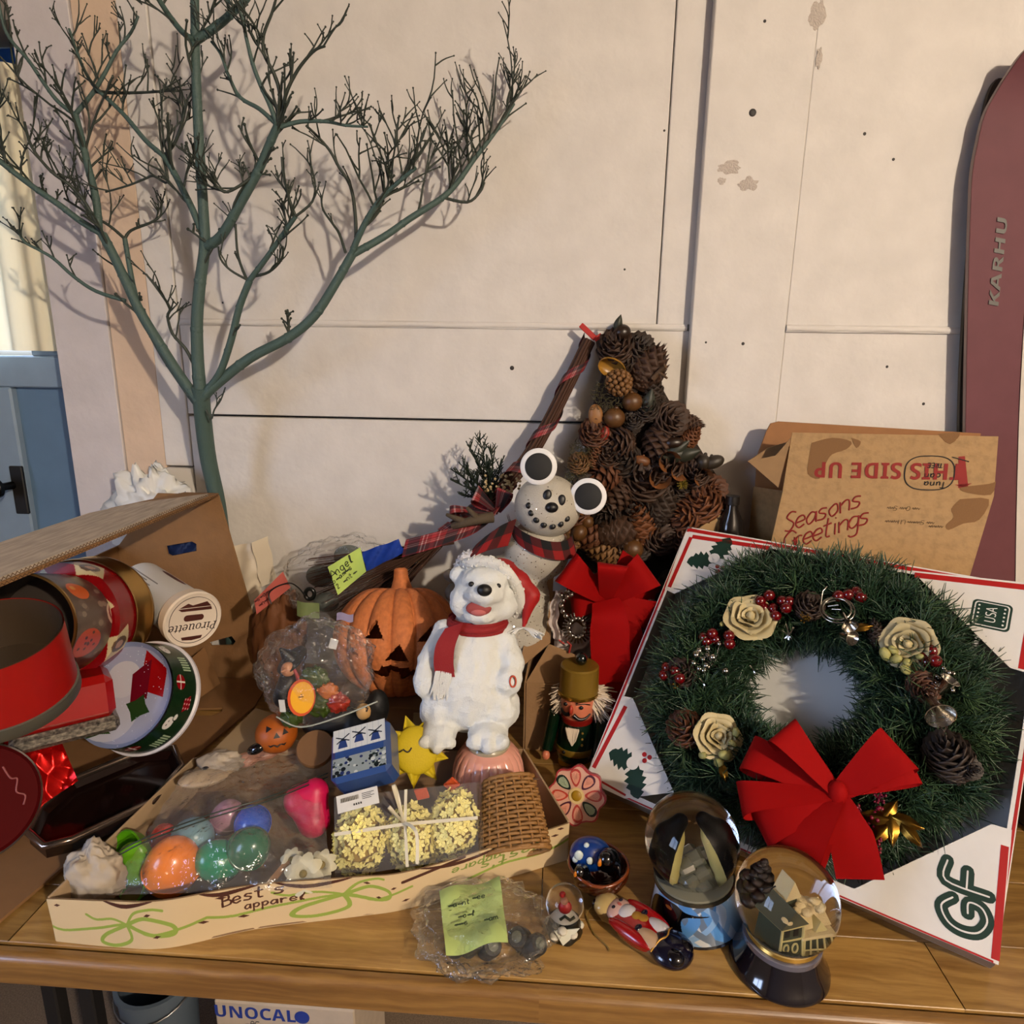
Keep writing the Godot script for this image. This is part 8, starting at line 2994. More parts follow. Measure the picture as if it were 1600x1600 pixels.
func eggs_and_zip() -> void:
	egg_thing("orange plastic egg in the zip bag", Color(0.94, 0.50, 0.01), td(269, 1356, 0.85), 0.034, Vector3(0.3, 1, 0.2))
	egg_thing("small red-orange plastic egg behind the orange one", Color(0.72, 0.16, 0.05), td(257, 1312, 0.90), 0.018, Vector3(0, 1, 0.1))
	egg_thing("pale blue clear plastic egg above the orange one", Color(0.50, 0.66, 0.70), td(300, 1312, 0.89), 0.027, Vector3(0.5, 0.6, 0.3), 1.0)
	egg_thing("teal plastic egg beside the orange one", Color(0.03, 0.50, 0.34), td(345, 1346, 0.86), 0.026, Vector3(-0.7, 0.5, 0.3))
	egg_thing("upper teal plastic egg under the blue egg", Color(0.01, 0.36, 0.24), td(388, 1326, 0.86), 0.026, Vector3(0.6, 0.7, 0.3))
	egg_thing("bright blue plastic egg in the zip bag", Color(0.03, 0.30, 0.75), td(395, 1287, 0.90), 0.023, Vector3(0.4, 0.5, 0.7))
	egg_thing("pale pink plastic egg behind the blue egg", Color(0.66, 0.48, 0.55), td(355, 1278, 0.93), 0.022, Vector3(0.4, 0.9, 0.1))
	# green half shell, open towards the viewer
	var o = td(199, 1354, 0.85)
	var t = thing("plastic_egg", "half of a lime green plastic egg, open side forward", "plastic egg", o, "plastic eggs in the zip bag")
	var m = mat(Color(0.36, 0.66, 0.08), 0.3, {"coat": 0.3, "back": Color(0.1, 0.3, 0.02)})
	var g = G.new()
	var x = along(o, Vector3(-0.35, 0.45, 0.8))
	g.lathe([Vector2(0.034, 0.0), Vector2(0.0355, -0.002), Vector2(0.031, -0.016), Vector2(0.018, -0.028), Vector2(0, -0.032)], 32, x * Transform3D(Basis(Vector3(0.86, 0, 0), Vector3(0, 1, 0), Vector3(0, 0, 1.28)), Vector3()))
	part(t, "shell", g, m)
	g = G.new()
	g.ball(x * Vector3(0.002, -0.008, 0.0), Vector3(0.023, 0.034, 0.012), 20, 12, Basis(Vector3.BACK, -0.2))
	part(t, "inner_half", g, mat(Color(0.40, 0.66, 0.12), 0.3))
	# magenta wedge
	o = td(480, 1262, 0.93)
	t = thing("magenta_egg", "bright magenta pointed plastic egg at the top right of the zip bag", "plastic egg", o)
	g = G.new()
	var b = Body.new()
	b.bone(td(468, 1250, 0.93), td(492, 1236, 0.93), 0.020, 0.016, 0.01)
	b.bone(td(492, 1240, 0.93), td(492, 1282, 0.92), 0.017, 0.020, 0.01)
	b.bone(td(470, 1252, 0.93), td(488, 1284, 0.92), 0.019, 0.018, 0.01)
	b.into(g, 0.004)
	part(t, "egg", g, mat(Color(0.74, 0.03, 0.28), 0.45))
	# white silk flowers and a tan stick under the bag
	var fl = mat(Color(0.72, 0.70, 0.60), 0.7)
	for q in [[476, 1366, 0.024, "white silk flower in the right corner of the zip bag"], [505, 1352, 0.018, "smaller white silk flower beside the egg box"], [458, 1345, 0.015, "white silk flower bud above the larger one"]]:
		o = ty(q[0], q[1], 0.055)
		t = thing("silk_flower", q[3], "flower", o)
		for k in 8:
			g = G.new()
			var a = TAU * k / 8
			g.T = along(o, Vector3(0.1, 0.7, 0.7)) * Transform3D(Basis(Vector3.UP, a), Vector3())
			g.grid(5, 6, func(u, v): return Vector3(v * q[2], 0.004 + 0.006 * sin(v * 3.0), (u - 0.5) * q[2] * 0.72 * sqrt(maxf(0.0, sin(PI * (0.12 + 0.86 * v))))))
			part(t, "petal", g, fl)
		g = G.new()
		g.ball(o + Vector3(0, 0.004, 0.004), Vector3.ONE * 0.005, 10, 7)
		part(t, "heart", g, mat(Color(0.45, 0.38, 0.10), 0.7))
	t = thing("craft_stick", "flat tan wooden stick beside the white silk flowers", "stick", ty(432, 1372, 0.05))
	g = G.new()
	g.ribbon([ty(415, 1388, 0.05), ty(450, 1346, 0.06)], [Vector3(1, 0.3, 0.2), Vector3(1, 0.3, 0.2)], 0.010, 0.001)
	part(t, "stick", g, mat(Color(0.62, 0.42, 0.22), 0.7))
	# the bag itself: two films and its zip
	t = thing("zip_bag", "large clear zip-top plastic bag lying over the plastic eggs in the lid box", "bag", ty(340, 1300, 0.05))
	var fn = FastNoiseLite.new()
	fn.frequency = 1.6
	var film = mat(Color(0.80, 0.80, 0.78), 0.13, {"alpha": 0.09, "bump": T_crumple, "deep": 0.5, "scale": 6.0})
	g = G.new()
	g.grid(64, 44, func(u, v):
		var p = Vector2(lerpf(lerpf(292, 492, u), lerpf(168, 520, u), v), lerpf(lerpf(1206, 1150, u), lerpf(1400, 1388, u), v))
		var puff = sin(u * PI) * sin(v * PI)
		var hgt = lerpf(0.085, 0.058, v) + 0.030 * puff
		return ty(p.x, p.y, hgt) + Vector3(0, 1, 0.5) * (0.007 * fn.get_noise_2d(u * 3.0, v * 3.0) + 0.005 * absf(fn.get_noise_2d(u * 7.0 + 9.0, v * 5.0))))
	part(t, "film", g, film)
	g = G.new()
	for k in 2:
		g.tube(smooth3([ty(186, 1330 + k * 6, 0.075), ty(230, 1308 + k * 6, 0.09), ty(330, 1272 + k * 6, 0.105), ty(420, 1245 + k * 6, 0.105), ty(512, 1208 + k * 6, 0.09)]), 0.0009, 6)
	part(t, "zip", g, mat(Color(0.16, 0.20, 0.17), 0.35))

func floret(g: G, o: Vector3, nrm: Vector3, r: float, turn: float) -> void:
	var x = along(o, nrm)
	for k in 5:
		var a = TAU * k / 5 + turn
		var d = x.basis * Vector3(cos(a), 0, sin(a))
		var s = x.basis * Vector3(-sin(a), 0, cos(a))
		var n = x.basis.y
		var i = g.p(o, n)
		g.p(o + d * r * 0.6 + s * r * 0.38 + n * r * 0.25, n - d * 0.3)
		g.p(o + d * r + n * r * 0.45, n - d * 0.5)
		g.p(o + d * r * 0.6 - s * r * 0.38 + n * r * 0.25, n - d * 0.3)
		g.f(i, i + 1, i + 2); g.f(i, i + 2, i + 3)

func flower_egg_box() -> void:
	var yel = mat(Color(0.97, 0.93, 0.58), 0.7, {"back": Color(0.4, 0.36, 0.15)})
	var names = ["leftmost egg covered in pale yellow paper flowers in the clear box", "middle egg of pale yellow paper flowers, behind the tied ribbon", "rightmost egg of pale yellow paper flowers, next to the wicker basket"]
	var spots = [[562, 1314, 0.033, 0.047, -0.1], [644, 1312, 0.031, 0.045, 0.25], [708, 1290, 0.032, 0.046, -0.15]]
	for k in 3:
		var q: Array = spots[k]
		var o = td(q[0], q[1], 0.888 + 0.008 * k)
		var t = thing("flower_egg", names[k], "decorated egg", o, "yellow flower eggs in the clear box")
		var g = G.new()
		var bb = Basis(Vector3.BACK, q[4]) * Basis(Vector3.RIGHT, -0.3)
		g.ball(o, Vector3(q[2] * 0.84, q[3] * 0.84, q[2] * 0.84), 18, 12, bb)
		part(t, "core", g, mat(Color(0.62, 0.50, 0.12), 0.8))
		g = G.new()
		var n = 190
		for j in n:
			var y = 1.0 - 2.0 * (j + 0.5) / n
			var a = j * 2.39996
			var d = Vector3(sqrt(1.0 - y * y) * cos(a), y, sqrt(1.0 - y * y) * sin(a))
			var p = o + bb * (d * Vector3(q[2], q[3], q[2]) * rng.randf_range(0.88, 1.04))
			floret(g, p, (bb * d + Vector3(rng.randf_range(-1, 1), rng.randf_range(-1, 1), rng.randf_range(-1, 1)) * 0.45).normalized(), rng.randf_range(0.0055, 0.008), rng.randf() * 6.0)
		part(t, "paper_flowers", g, yel).set_meta("kind", "stuff")
	var t = thing("clear_box", "clear acetate box with a white ribbon bow and price label around the yellow eggs", "box", td(640, 1300, 0.87))
	var a0 = td(523, 1372, 0.83)
	var a1 = td(748, 1338, 0.845)
	var a2 = td(745, 1222, 0.90)
	var a3 = td(522, 1246, 0.885)
	var nn = (a1 - a0).cross(a3 - a0).normalized() * 0.002
	var back = Vector3(0.01, -0.035, -0.055)
	var film = mat(Color(0.85, 0.85, 0.84), 0.06, {"alpha": 0.09})
	var g = G.new()
	g.quad(a0, a1, a2, a3)
	part(t, "front_pane", g, film)
	g = G.new()
	g.quad(a3, a2, a2 + back, a3 + back)
	part(t, "top_pane", g, film)
	g = G.new()
	g.quad(a1, a2, a2 + back, a1 + back)
	part(t, "end_pane", g, film)
	var rib = mat(Color(0.82, 0.79, 0.70), 0.45, {"back": Color(0.3, 0.3, 0.25)})
	var on = func(u: float, v: float, c = 0.0015): return a0.lerp(a1, u).lerp(a3.lerp(a2, u), v) + nn.normalized() * c
	var X = (a1 - a0).normalized()
	var Y = (a3 - a0).normalized()
	g = G.new()
	g.ribbon([on.call(0.0, 0.52), on.call(0.5, 0.54), on.call(1.0, 0.50)], [Y, Y, Y], 0.0042, 0.0002)
	g.ribbon([on.call(0.5, 0.0), on.call(0.49, 0.54), on.call(0.5, 1.0)], [X, X, X], 0.0038, 0.0002)
	part(t, "ribbon", g, rib)
	var K: Vector3 = on.call(0.48, 0.56, 0.004)
	for q in [[616, 1228, 0.02], [608, 1262, 0.012]]:
		g = G.new()
		bow_loop(g, func(w): return w, K, td(q[0], q[1], 0.86), 0.0045, nn.normalized(), q[2], 1.2, 0.8)
		part(t, "ribbon_loop", g, rib)
	g = G.new()
	bow_tail(g, [K, td(650, 1300, 0.835), td(652, 1350, 0.83)], 0.004, nn.normalized(), 0.9)
	part(t, "ribbon_end", g, rib)
	g = G.new()
	g.T = frame(on.call(0.165, 0.93, 0.002), X + Y * 0.12, Y)
	g.prism([Vector2(-0.027, -0.011), Vector2(0.027, -0.011), Vector2(0.027, 0.011), Vector2(-0.027, 0.011)], 0.0, 0.0003)
	part(t, "price_label", g, mat(Color(0.80, 0.79, 0.76), 0.6))
	g = G.new()
	g.T = frame(on.call(0.165, 0.93, 0.0026), X + Y * 0.12, Y)
	for k in 22:
		var w = rng.randf_range(0.0003, 0.0007)
		var xx = -0.022 + k * 0.0011
		g.prism([Vector2(xx, 0.001), Vector2(xx + w, 0.001), Vector2(xx + w, 0.0065), Vector2(xx, 0.0065)], 0.0, 0.0002)
	for k in 4:
		g.prism([Vector2(0.006, 0.0065 - k * 0.0022), Vector2(0.022 - (k % 2) * 0.004, 0.0065 - k * 0.0022), Vector2(0.022 - (k % 2) * 0.004, 0.0058 - k * 0.0022), Vector2(0.006, 0.0058 - k * 0.0022)], 0.0, 0.0002)
	for k in 4:
		g.prism([Vector2(-0.006 + k * 0.003, -0.006), Vector2(-0.0042 + k * 0.003, -0.006), Vector2(-0.0042 + k * 0.003, -0.0035), Vector2(-0.006 + k * 0.003, -0.0035)], 0.0, 0.0002)
	part(t, "label_print", g, mat(Color(0.12, 0.12, 0.12), 0.6))
	for q in [[659, 1240, 0.30, "orange paper scrap behind the flower eggs"], [706, 1226, 0.8, "second orange paper scrap, beside the pink dish"]]:
		var sc = thing("paper_scrap", q[3], "paper", td(q[0], q[1], 0.92))
		g = G.new()
		g.box(Vector3(0.018, 0.016, 0.004), Transform3D(Basis(Vector3.BACK, q[2]), td(q[0], q[1], 0.92)), 0.001)
		part(sc, "scrap", g, mat(Color(0.70, 0.25, 0.02), 0.7))

# ---------------------------------------------------------------- along the front of the bench
func front_row() -> void:
	# painted wooden flower
	var o = ty(904, 1290, 0.0)
	var c = td(901, 1243, 0.965)
	var fd = (cam_at - c).normalized() + Vector3(-0.12, -0.25, 0)
	var fx = look(c, fd)
	var t = thing("painted_flower", "eight-petalled pink painted wooden flower with a yellow centre at the nutcracker's feet", "ornament", Vector3(o.x, 0, o.z))
	var pl = []
	for k in 64:
		var a = TAU * k / 64
		var r = 0.0395 * (1.0 + 0.075 * cos(a * 8.0))
		pl.append(Vector2(cos(a), sin(a)) * r)
	var g = G.new()
	g.prism(pl, -0.011, 0.0, fx)
	part(t, "edge", g, mat(Color(0.60, 0.16, 0.17), 0.4, {"coat": 0.3}))
	g = G.new()
	g.prism(pl.map(func(q): return q * 0.94), 0.0, 0.0006, fx)
	part(t, "face", g, mat(Color(0.78, 0.60, 0.52), 0.4, {"coat": 0.3}))
	var cols = [Color(0.66, 0.23, 0.20), Color(0.27, 0.09, 0.17), Color(0.68, 0.22, 0.16), Color(0.02, 0.10, 0.07)]
	for k in 8:
		var a = TAU * k / 8 + PI / 8 * 0.0 + 0.15
		var petal = func(s: float):
			var l = []
			for j in 18:
				var f = TAU * j / 18
				l.append(Vector2(0.0245 + cos(f) * 0.0125 * s, sin(f) * 0.0075 * s * (1.0 + 0.35 * cos(f))).rotated(a))
			return l
		var ci: int = [0, 1, 0, 3, 2, 1, 0, 3][k]
		g = G.new()
		g.prism(petal.call(1.0), 0.0006, 0.0012, fx)
		var pet = part(t, "petal", g, mat(cols[ci], 0.4))
		g = G.new()
		g.prism(petal.call(0.72), 0.0012, 0.0016, fx)
		for j in 5:
			var q0 = Vector2(0.020, 0).rotated(a)
			var q1 = (Vector2(0.031, 0) + Vector2(0, (j - 2) * 0.0028)).rotated(a)
			g.tube([fx * Vector3(q0.x, q0.y, 0.0018), fx * Vector3(q1.x, q1.y, 0.0018)], 0.0005, 4)
		part(pet, "petal_pattern", g, mat(Color(0.80, 0.55, 0.46) if ci != 3 else Color(0.55, 0.60, 0.50), 0.4))
	g = G.new()
	g.prism(star(Vector2(), 0.0112, 0.0110, 14), 0.0016, 0.0022, fx)
	part(t, "pale_ring", g, mat(Color(0.80, 0.70, 0.48), 0.4))
	g = G.new()
	g.ball(fx * Vector3(0, 0, 0.0022), Vector3(0.0075, 0.0075, 0.0022), 18, 9, fx.basis)
	part(t, "centre", g, mat(Color(0.58, 0.44, 0.03), 0.45))
	# glossy nut-shell ornament with two penguins
	o = ty(933, 1386, 0.0)
	t = thing("nutshell_ornament", "glossy brown nutshell bowl holding two dark penguins on a blue cloth", "ornament", o)
	g = G.new()
	g.ribbed([Vector2(0.001, 0.0), Vector2(0.018, 0.003), Vector2(0.027, 0.009), Vector2(0.033, 0.016), Vector2(0.037, 0.026), Vector2(0.0385, 0.036), Vector2(0.036, 0.037), Vector2(0.033, 0.030), Vector2(0.02, 0.012), Vector2(0.001, 0.008)], 120, 54, Transform3D(Basis(), o), func(a, y): return 1.0 + 0.06 * sin(a * 9.0 + y * 400.0) * sin(a * 5.0 + 2.0 + y * 150.0))
	part(t, "shell", g, mat(Color(0.27, 0.10, 0.028), 0.14, {"coat": 1.0, "tone": T_speck, "scale": 30.0}))
	g = G.new()
	var rp = []
	for k in 49:
		var a = TAU * k / 48
		rp.append(o + Vector3(cos(a) * 0.038, 0.0365 + 0.0015 * sin(a * 3.0), sin(a) * 0.038))
	g.tube(rp, 0.0022, 7, false)
	part(t, "rope_rim", g, mat(Color(0.44, 0.20, 0.07), 0.2, {"coat": 0.8}))
	g = G.new()
	g.ball(o + Vector3(-0.010, 0.042, -0.010), Vector3(0.027, 0.022, 0.02), 24, 14)
	part(t, "blue_cloth", g, mat(Color(0.015, 0.17, 0.42), 0.3, {"coat": 0.5}))
	for q in [[-0.026, 0.052, 0.006, 0.006], [-0.012, 0.048, 0.010, 0.0045], [-0.030, 0.044, 0.004, 0.004], [-0.016, 0.060, -0.002, 0.004]]:
		g = G.new()
		g.ball(o + Vector3(q[0], q[1], q[2]), Vector3(q[3], q[3] * 1.2, 0.003), 8, 6)
		part(t, "white_motif", g, mat(Color(0.72, 0.76, 0.74), 0.4))
	var dark = mat(Color(0.010, 0.012, 0.016), 0.16, {"coat": 0.7})
	var orange = mat(Color(0.75, 0.42, 0.03), 0.4)
	for q in [[0.012, 0.047, 0.006, 1.0], [-0.022, 0.037, 0.018, 0.7]]:
		g = G.new()
		var b = Body.new()
		var k: float = q[3]
		var po = o + Vector3(q[0], q[1], q[2])
		b.egg(po, Vector3(0.015, 0.016, 0.013) * k, Basis(), 0.004)
		b.egg(po + Vector3(-0.004, 0.011, 0.010) * k, Vector3(0.010, 0.010, 0.010) * k, Basis(), 0.004)
		b.bone(po + Vector3(0.012, 0.0, 0.004) * k, po + Vector3(0.014, -0.012, 0.010) * k, 0.004 * k, 0.003 * k, 0.003)
		b.into(g, 0.0022)
		var pen = part(t, "penguin", g, dark)
		g = G.new()
		g.ball(po + Vector3(-0.012, 0.009, 0.015) * k, Vector3(0.003, 0.006, 0.003) * k, 10, 7, Basis(Vector3.BACK, -0.2))
		part(pen, "penguin_cheek", g, orange)
	# little snow globe
	o = ty(881, 1456, 0.0)
	t = thing("small_snow_globe", "smallest snow globe with a tiny red-coated figure on a snowy base", "snow globe", o)
	var glass = mat(Color(1, 1, 1), 0.0, {"alpha": 0.0})
	glass.refraction_enabled = true
	glass.refraction_scale = 0.033
	g = G.new()
	g.lathe([Vector2(0, 0), Vector2(0.020, 0), Vector2(0.0215, 0.004), Vector2(0.019, 0.014), Vector2(0.0165, 0.022), Vector2(0.0, 0.022)], 40, Transform3D(Basis(), o), func(a, y): return 1.0 + 0.05 * sin(a * 6.0 + y * 200.0))
	part(t, "base", g, mat(Color(0.045, 0.055, 0.035), 0.4, {"coat": 0.4}))
	for q in [[0.0, 0.5], [1.2, 0.2], [2.4, 0.3], [3.9, 0.4], [5.1, 0.2], [0.7, 0.9]]:
		g = G.new()
		g.ball(o + Vector3(cos(q[0] + 1.0) * 0.0185, 0.005 + q[1] * 0.016, sin(q[0] + 1.0) * 0.0185), Vector3(0.006, 0.004, 0.006), 10, 7)
		part(t, "snow_drift", g, mat(Color(0.74, 0.72, 0.66), 0.6))
	g = G.new()
	g.T = look(o + Vector3(0.002, 0.014, 0.019), Vector3(0.1, 0.5, 1))
	g.prism([Vector2(-0.014, 0.006), Vector2(0.016, 0.008), Vector2(0.004, -0.004), Vector2(-0.004, -0.010)], 0, 0.0015)
	part(t, "banner", g, mat(Color(0.74, 0.74, 0.68), 0.6))
	var gc = o + Vector3(0, 0.041, 0)
	g = G.new()
	g.ball(gc, Vector3.ONE * 0.0225, 32, 20)
	part(t, "globe", g, glass)
	g = G.new()
	g.lathe([Vector2(0, 0), Vector2(0.012, 0.0), Vector2(0.009, 0.006), Vector2(0.004, 0.010), Vector2(0, 0.011)], 20, Transform3D(Basis(), o + Vector3(0, 0.023, 0)))
	part(t, "snow_mound", g, mat(Color(0.76, 0.74, 0.68), 0.6))
	g = G.new()
	g.ball(gc + Vector3(0, 0.0, 0.004), Vector3(0.0065, 0.0065, 0.005), 12, 8)
	g.ball(gc + Vector3(-0.003, 0.014, 0.003), Vector3(0.0035, 0.004, 0.003), 10, 7)
	part(t, "red_coat", g, mat(Color(0.58, 0.03, 0.03), 0.4))
	g = G.new()
	g.ball(gc + Vector3(-0.001, 0.008, 0.005), Vector3(0.004, 0.004, 0.004), 10, 7)
	part(t, "face", g, mat(Color(0.66, 0.45, 0.34), 0.5))
	g = G.new()
	g.tube([gc + Vector3(-0.004, -0.010, 0.008), gc + Vector3(0.0, -0.005, 0.01), gc + Vector3(0.005, -0.010, 0.008), gc + Vector3(0.009, -0.008, 0.006)], 0.0015, 5)
	part(t, "sprig", g, mat(Color(0.06, 0.12, 0.05), 0.6))
	# flat nutcracker ornament lying down
	var h0 = ty(936, 1408, 0.012)
	var h1 = ty(1066, 1500, 0.012)
	var L = (h1 - h0).length()
	t = thing("nutcracker_ornament", "flat painted nutcracker ornament in a red coat and blue boots lying on the bench", "ornament", (h0 + h1) / 2 - Vector3(0, 0.012, 0))
	var ax = frame(h0, h1 - h0, (h1 - h0).cross(Vector3.UP).normalized() * -1.0)
	if ax.basis.z.y < 0.0:
		ax = Transform3D(Basis(ax.basis.x, -ax.basis.y, -ax.basis.z), ax.origin)
	var blob = func(called: String, x: float, y: float, z: float, r: Vector3, m: Material):
		var gg = G.new()
		gg.ball(ax * Vector3(x * L, y, z), r, 20, 12, ax.basis)
		part(t, called, gg, m)
	var gl = {"coat": 0.5}
	var cream = mat(Color(0.70, 0.60, 0.38), 0.3, gl)
	var redp = mat(Color(0.52, 0.02, 0.03), 0.25, gl)
	var navy = mat(Color(0.03, 0.025, 0.10), 0.2, gl)
	var gold = mat(Color(0.66, 0.48, 0.16), 0.3, {"metal": 0.4, "coat": 0.4})
	var white = mat(Color(0.72, 0.70, 0.70), 0.3, gl)
	g = G.new()
	var prof = []
	for q in [[0.0, 0.008], [0.06, 0.017], [0.16, 0.021], [0.24, 0.019], [0.32, 0.021], [0.42, 0.026], [0.55, 0.027], [0.68, 0.025], [0.82, 0.024], [0.94, 0.022], [1.0, 0.014]]:
		prof.append(Vector2(q[1] * 0.93, q[0] * L))
	prof.push_front(Vector2(0, 0)); prof.append(Vector2(0, L))
	g.lathe(prof, 32, ax * Transform3D(Basis(Vector3(0, 1, 0), Vector3(1, 0, 0), Vector3(0, 0, 0.52)), Vector3()))
	part(t, "back", g, mat(Color(0.40, 0.28, 0.12), 0.3, gl))
	blob.call("hair", 0.11, 0.0, 0.003, Vector3(0.017, 0.018, 0.010), cream)
	blob.call("crown", 0.02, 0.009, 0.002, Vector3(0.008, 0.008, 0.006), navy)
	blob.call("crown", 0.015, -0.008, 0.002, Vector3(0.006, 0.006, 0.006), navy)
	blob.call("face", 0.245, 0.001, 0.006, Vector3(0.014, 0.0175, 0.009), mat(Color(0.72, 0.58, 0.54), 0.3, gl))
	blob.call("eye", 0.225, 0.008, 0.0145, Vector3(0.002, 0.0028, 0.001), navy)
	blob.call("eye", 0.225, -0.007, 0.0145, Vector3(0.002, 0.0028, 0.001), navy)
	blob.call("nose", 0.25, 0.001, 0.0155, Vector3(0.003, 0.002, 0.001), mat(Color(0.62, 0.3, 0.26), 0.4))
	blob.call("coat", 0.52, 0.0, 0.003, Vector3(0.044, 0.0262, 0.0125), redp)
	blob.call("beard", 0.355, 0.001, 0.0105, Vector3(0.012, 0.0125, 0.006), white)
	blob.call("sleeve", 0.50, 0.019, 0.008, Vector3(0.030, 0.008, 0.008), redp)
	blob.call("sleeve", 0.50, -0.020, 0.008, Vector3(0.030, 0.008, 0.008), redp)
	for q in [[0.46, 0.002], [0.52, 0.004]]:
		blob.call("gold_trim", q[0], q[1], 0.0135, Vector3(0.007, 0.0075, 0.003), gold)
	blob.call("sash", 0.49, 0.013, 0.0125, Vector3(0.004, 0.006, 0.004), navy)
	blob.call("sash", 0.55, -0.010, 0.0125, Vector3(0.004, 0.006, 0.004), navy)
	blob.call("trousers", 0.68, 0.009, 0.0085, Vector3(0.019, 0.0115, 0.0085), white)
	blob.call("trousers", 0.68, -0.011, 0.0085, Vector3(0.019, 0.0115, 0.0085), mat(Color(0.66, 0.54, 0.42), 0.3, gl))
	blob.call("boots", 0.87, 0.0, 0.004, Vector3(0.026, 0.0255, 0.014), navy)
	blob.call("boot_toe", 0.96, 0.009, 0.008, Vector3(0.012, 0.011, 0.009), mat(Color(0.02, 0.015, 0.035), 0.12, gl))
	blob.call("boot_toe", 0.96, -0.010, 0.008, Vector3(0.012, 0.011, 0.009), mat(Color(0.02, 0.015, 0.035), 0.12, gl))
	g = G.new()
	g.tube(smooth3([ax * Vector3(L * 0.765, -0.023, 0.008), ax * Vector3(L * 0.79, -0.010, 0.0165), ax * Vector3(L * 0.82, 0.0, 0.017), ax * Vector3(L * 0.79, 0.010, 0.0165), ax * Vector3(L * 0.765, 0.022, 0.008)]), 0.0011, 5)
	part(t, "gold_piping", g, gold)
	g = G.new()
	g.tube(smooth3([ty(918, 1432, 0.002), ty(926, 1455, 0.002), ty(948, 1478, 0.002), ty(952, 1486, 0.002)]), 0.0008, 5)
	g.tube(smooth3([ty(930, 1412, 0.006), ty(916, 1430, 0.002), ty(930, 1462, 0.002)]), 0.0006, 5)
	part(t, "hanging_thread", g, mat(Color(0.50, 0.40, 0.18), 0.5))
	# penguin snow globe
	o = ty(1088, 1424, 0.0)
	t = thing("penguin_snow_globe", "snow globe with two penguins bowing together over ice on a glossy painted base", "snow globe", o, "", Basis(Vector3.BACK, 0.13))
	var im = blank(512, 160, Color(0.60, 0.68, 0.78))
	for k in 26:
		var x0 = rng.randf() * 512
		line(im, smooth2([Vector2(x0, 0), Vector2(x0 + rng.randf_range(-40, 40), 60), Vector2(x0 + rng.randf_range(-50, 50), 160)]), rng.randf_range(5, 18), [Color(0.30, 0.50, 0.72), Color(0.72, 0.74, 0.76), Color(0.46, 0.60, 0.76), Color(0.36, 0.42, 0.50)][k % 4])
	var pgx = 512.0 * 0.33
	fill_poly(im, smooth2([Vector2(pgx - 60, 160), Vector2(pgx - 66, 70), Vector2(pgx - 40, 22), Vector2(pgx, 10), Vector2(pgx + 24, 30), Vector2(pgx + 70, 40), Vector2(pgx + 26, 48), Vector2(pgx + 14, 80), Vector2(pgx + 26, 160)], 5), Color(0.02, 0.022, 0.03))
	dot(im, pgx - 14, 38, 8, Color(0.50, 0.26, 0.10))
	fill_poly(im, [Vector2(0, 0), Vector2(90, 0), Vector2(96, 160), Vector2(0, 160)], Color(0.05, 0.055, 0.07))
	fill_poly(im, [Vector2(340, 0), Vector2(512, 0), Vector2(512, 160), Vector2(350, 160)], Color(0.06, 0.06, 0.08))
	g = G.new()
	g.lathe([Vector2(0.057, 0.004), Vector2(0.055, 0.016), Vector2(0.049, 0.036), Vector2(0.0465, 0.050)], 56)
	for k in g.uv.size():
		g.uv[k] = Vector2(1.0 - fposmod(g.uv[k].x + 0.31, 1.0), 1.0 - g.uv[k].y)
	var bm = printed(im, 0.14, {"coat": 0.8})
	part(t, "painted_base", g, bm, true)
	g = G.new()
	g.lathe([Vector2(0, 0), Vector2(0.056, 0.0), Vector2(0.058, 0.002), Vector2(0.057, 0.005)], 48)
	part(t, "foot", g, mat(Color(0.10, 0.10, 0.12), 0.2, gl), true)
	g = G.new()
	g.lathe([Vector2(0.0465, 0.049), Vector2(0.049, 0.0515), Vector2(0.0485, 0.055), Vector2(0.045, 0.056)], 48)
	part(t, "collar", g, mat(Color(0.36, 0.34, 0.28), 0.2, {"metal": 0.8}), true)
	g = G.new()
	g.lathe([Vector2(0, 0.053), Vector2(0.047, 0.053), Vector2(0.046, 0.058), Vector2(0, 0.060)], 40)
	part(t, "snow_floor", g, mat(Color(0.44, 0.43, 0.36), 0.6), true)
	var pc = Vector3(0, 0.104, 0)
	g = G.new()
	g.ball(pc, Vector3.ONE * 0.056, 48, 30)
	part(t, "globe", g, glass, true)
	# ice, built of faceted blocks
	g = G.new()
	for k in 16:
		var a = k * 2.4
		var r = 0.026 * sqrt((k + 0.5) / 16.0)
		var hh2 = 0.038 * (1.0 - r / 0.032) + 0.008
		g.box(Vector3(0.017, hh2, 0.016), Transform3D(Basis(Vector3(rng.randf(), rng.randf(), rng.randf()).normalized(), 0.5) , Vector3(cos(a) * r, 0.058 + hh2 * 0.4, sin(a) * r)), 0.003)
	part(t, "ice", g, mat(Color(0.40, 0.40, 0.34), 0.18, {"coat": 0.6}), true)
	for s in [-1.0, 1.0]:
		var b = Body.new()
		b.bone(Vector3(s * 0.035, 0.074, 0.008), Vector3(s * 0.026, 0.116, 0.008), 0.0145, 0.0135, 0.006)
		b.bone(Vector3(s * 0.026, 0.116, 0.008), Vector3(s * 0.012, 0.137, 0.010), 0.0125, 0.0085, 0.006)
		b.bone(Vector3(s * 0.038, 0.07, 0.002), Vector3(s * 0.045, 0.058, 0.0), 0.007, 0.003, 0.004)
		b.bone(Vector3(s * 0.034, 0.112, 0.016), Vector3(s * 0.036, 0.084, 0.020), 0.005, 0.003, 0.003)
		g = G.new()
		b.into(g, 0.0032)
		var pen = part(t, "penguin", g, mat(Color(0.010, 0.008, 0.008), 0.6, {"spec": 0.25}), true)
		g = G.new()
		b = Body.new()
		b.bone(Vector3(s * 0.0255, 0.074, 0.010), Vector3(s * 0.0175, 0.114, 0.008), 0.0105, 0.0098, 0.005)
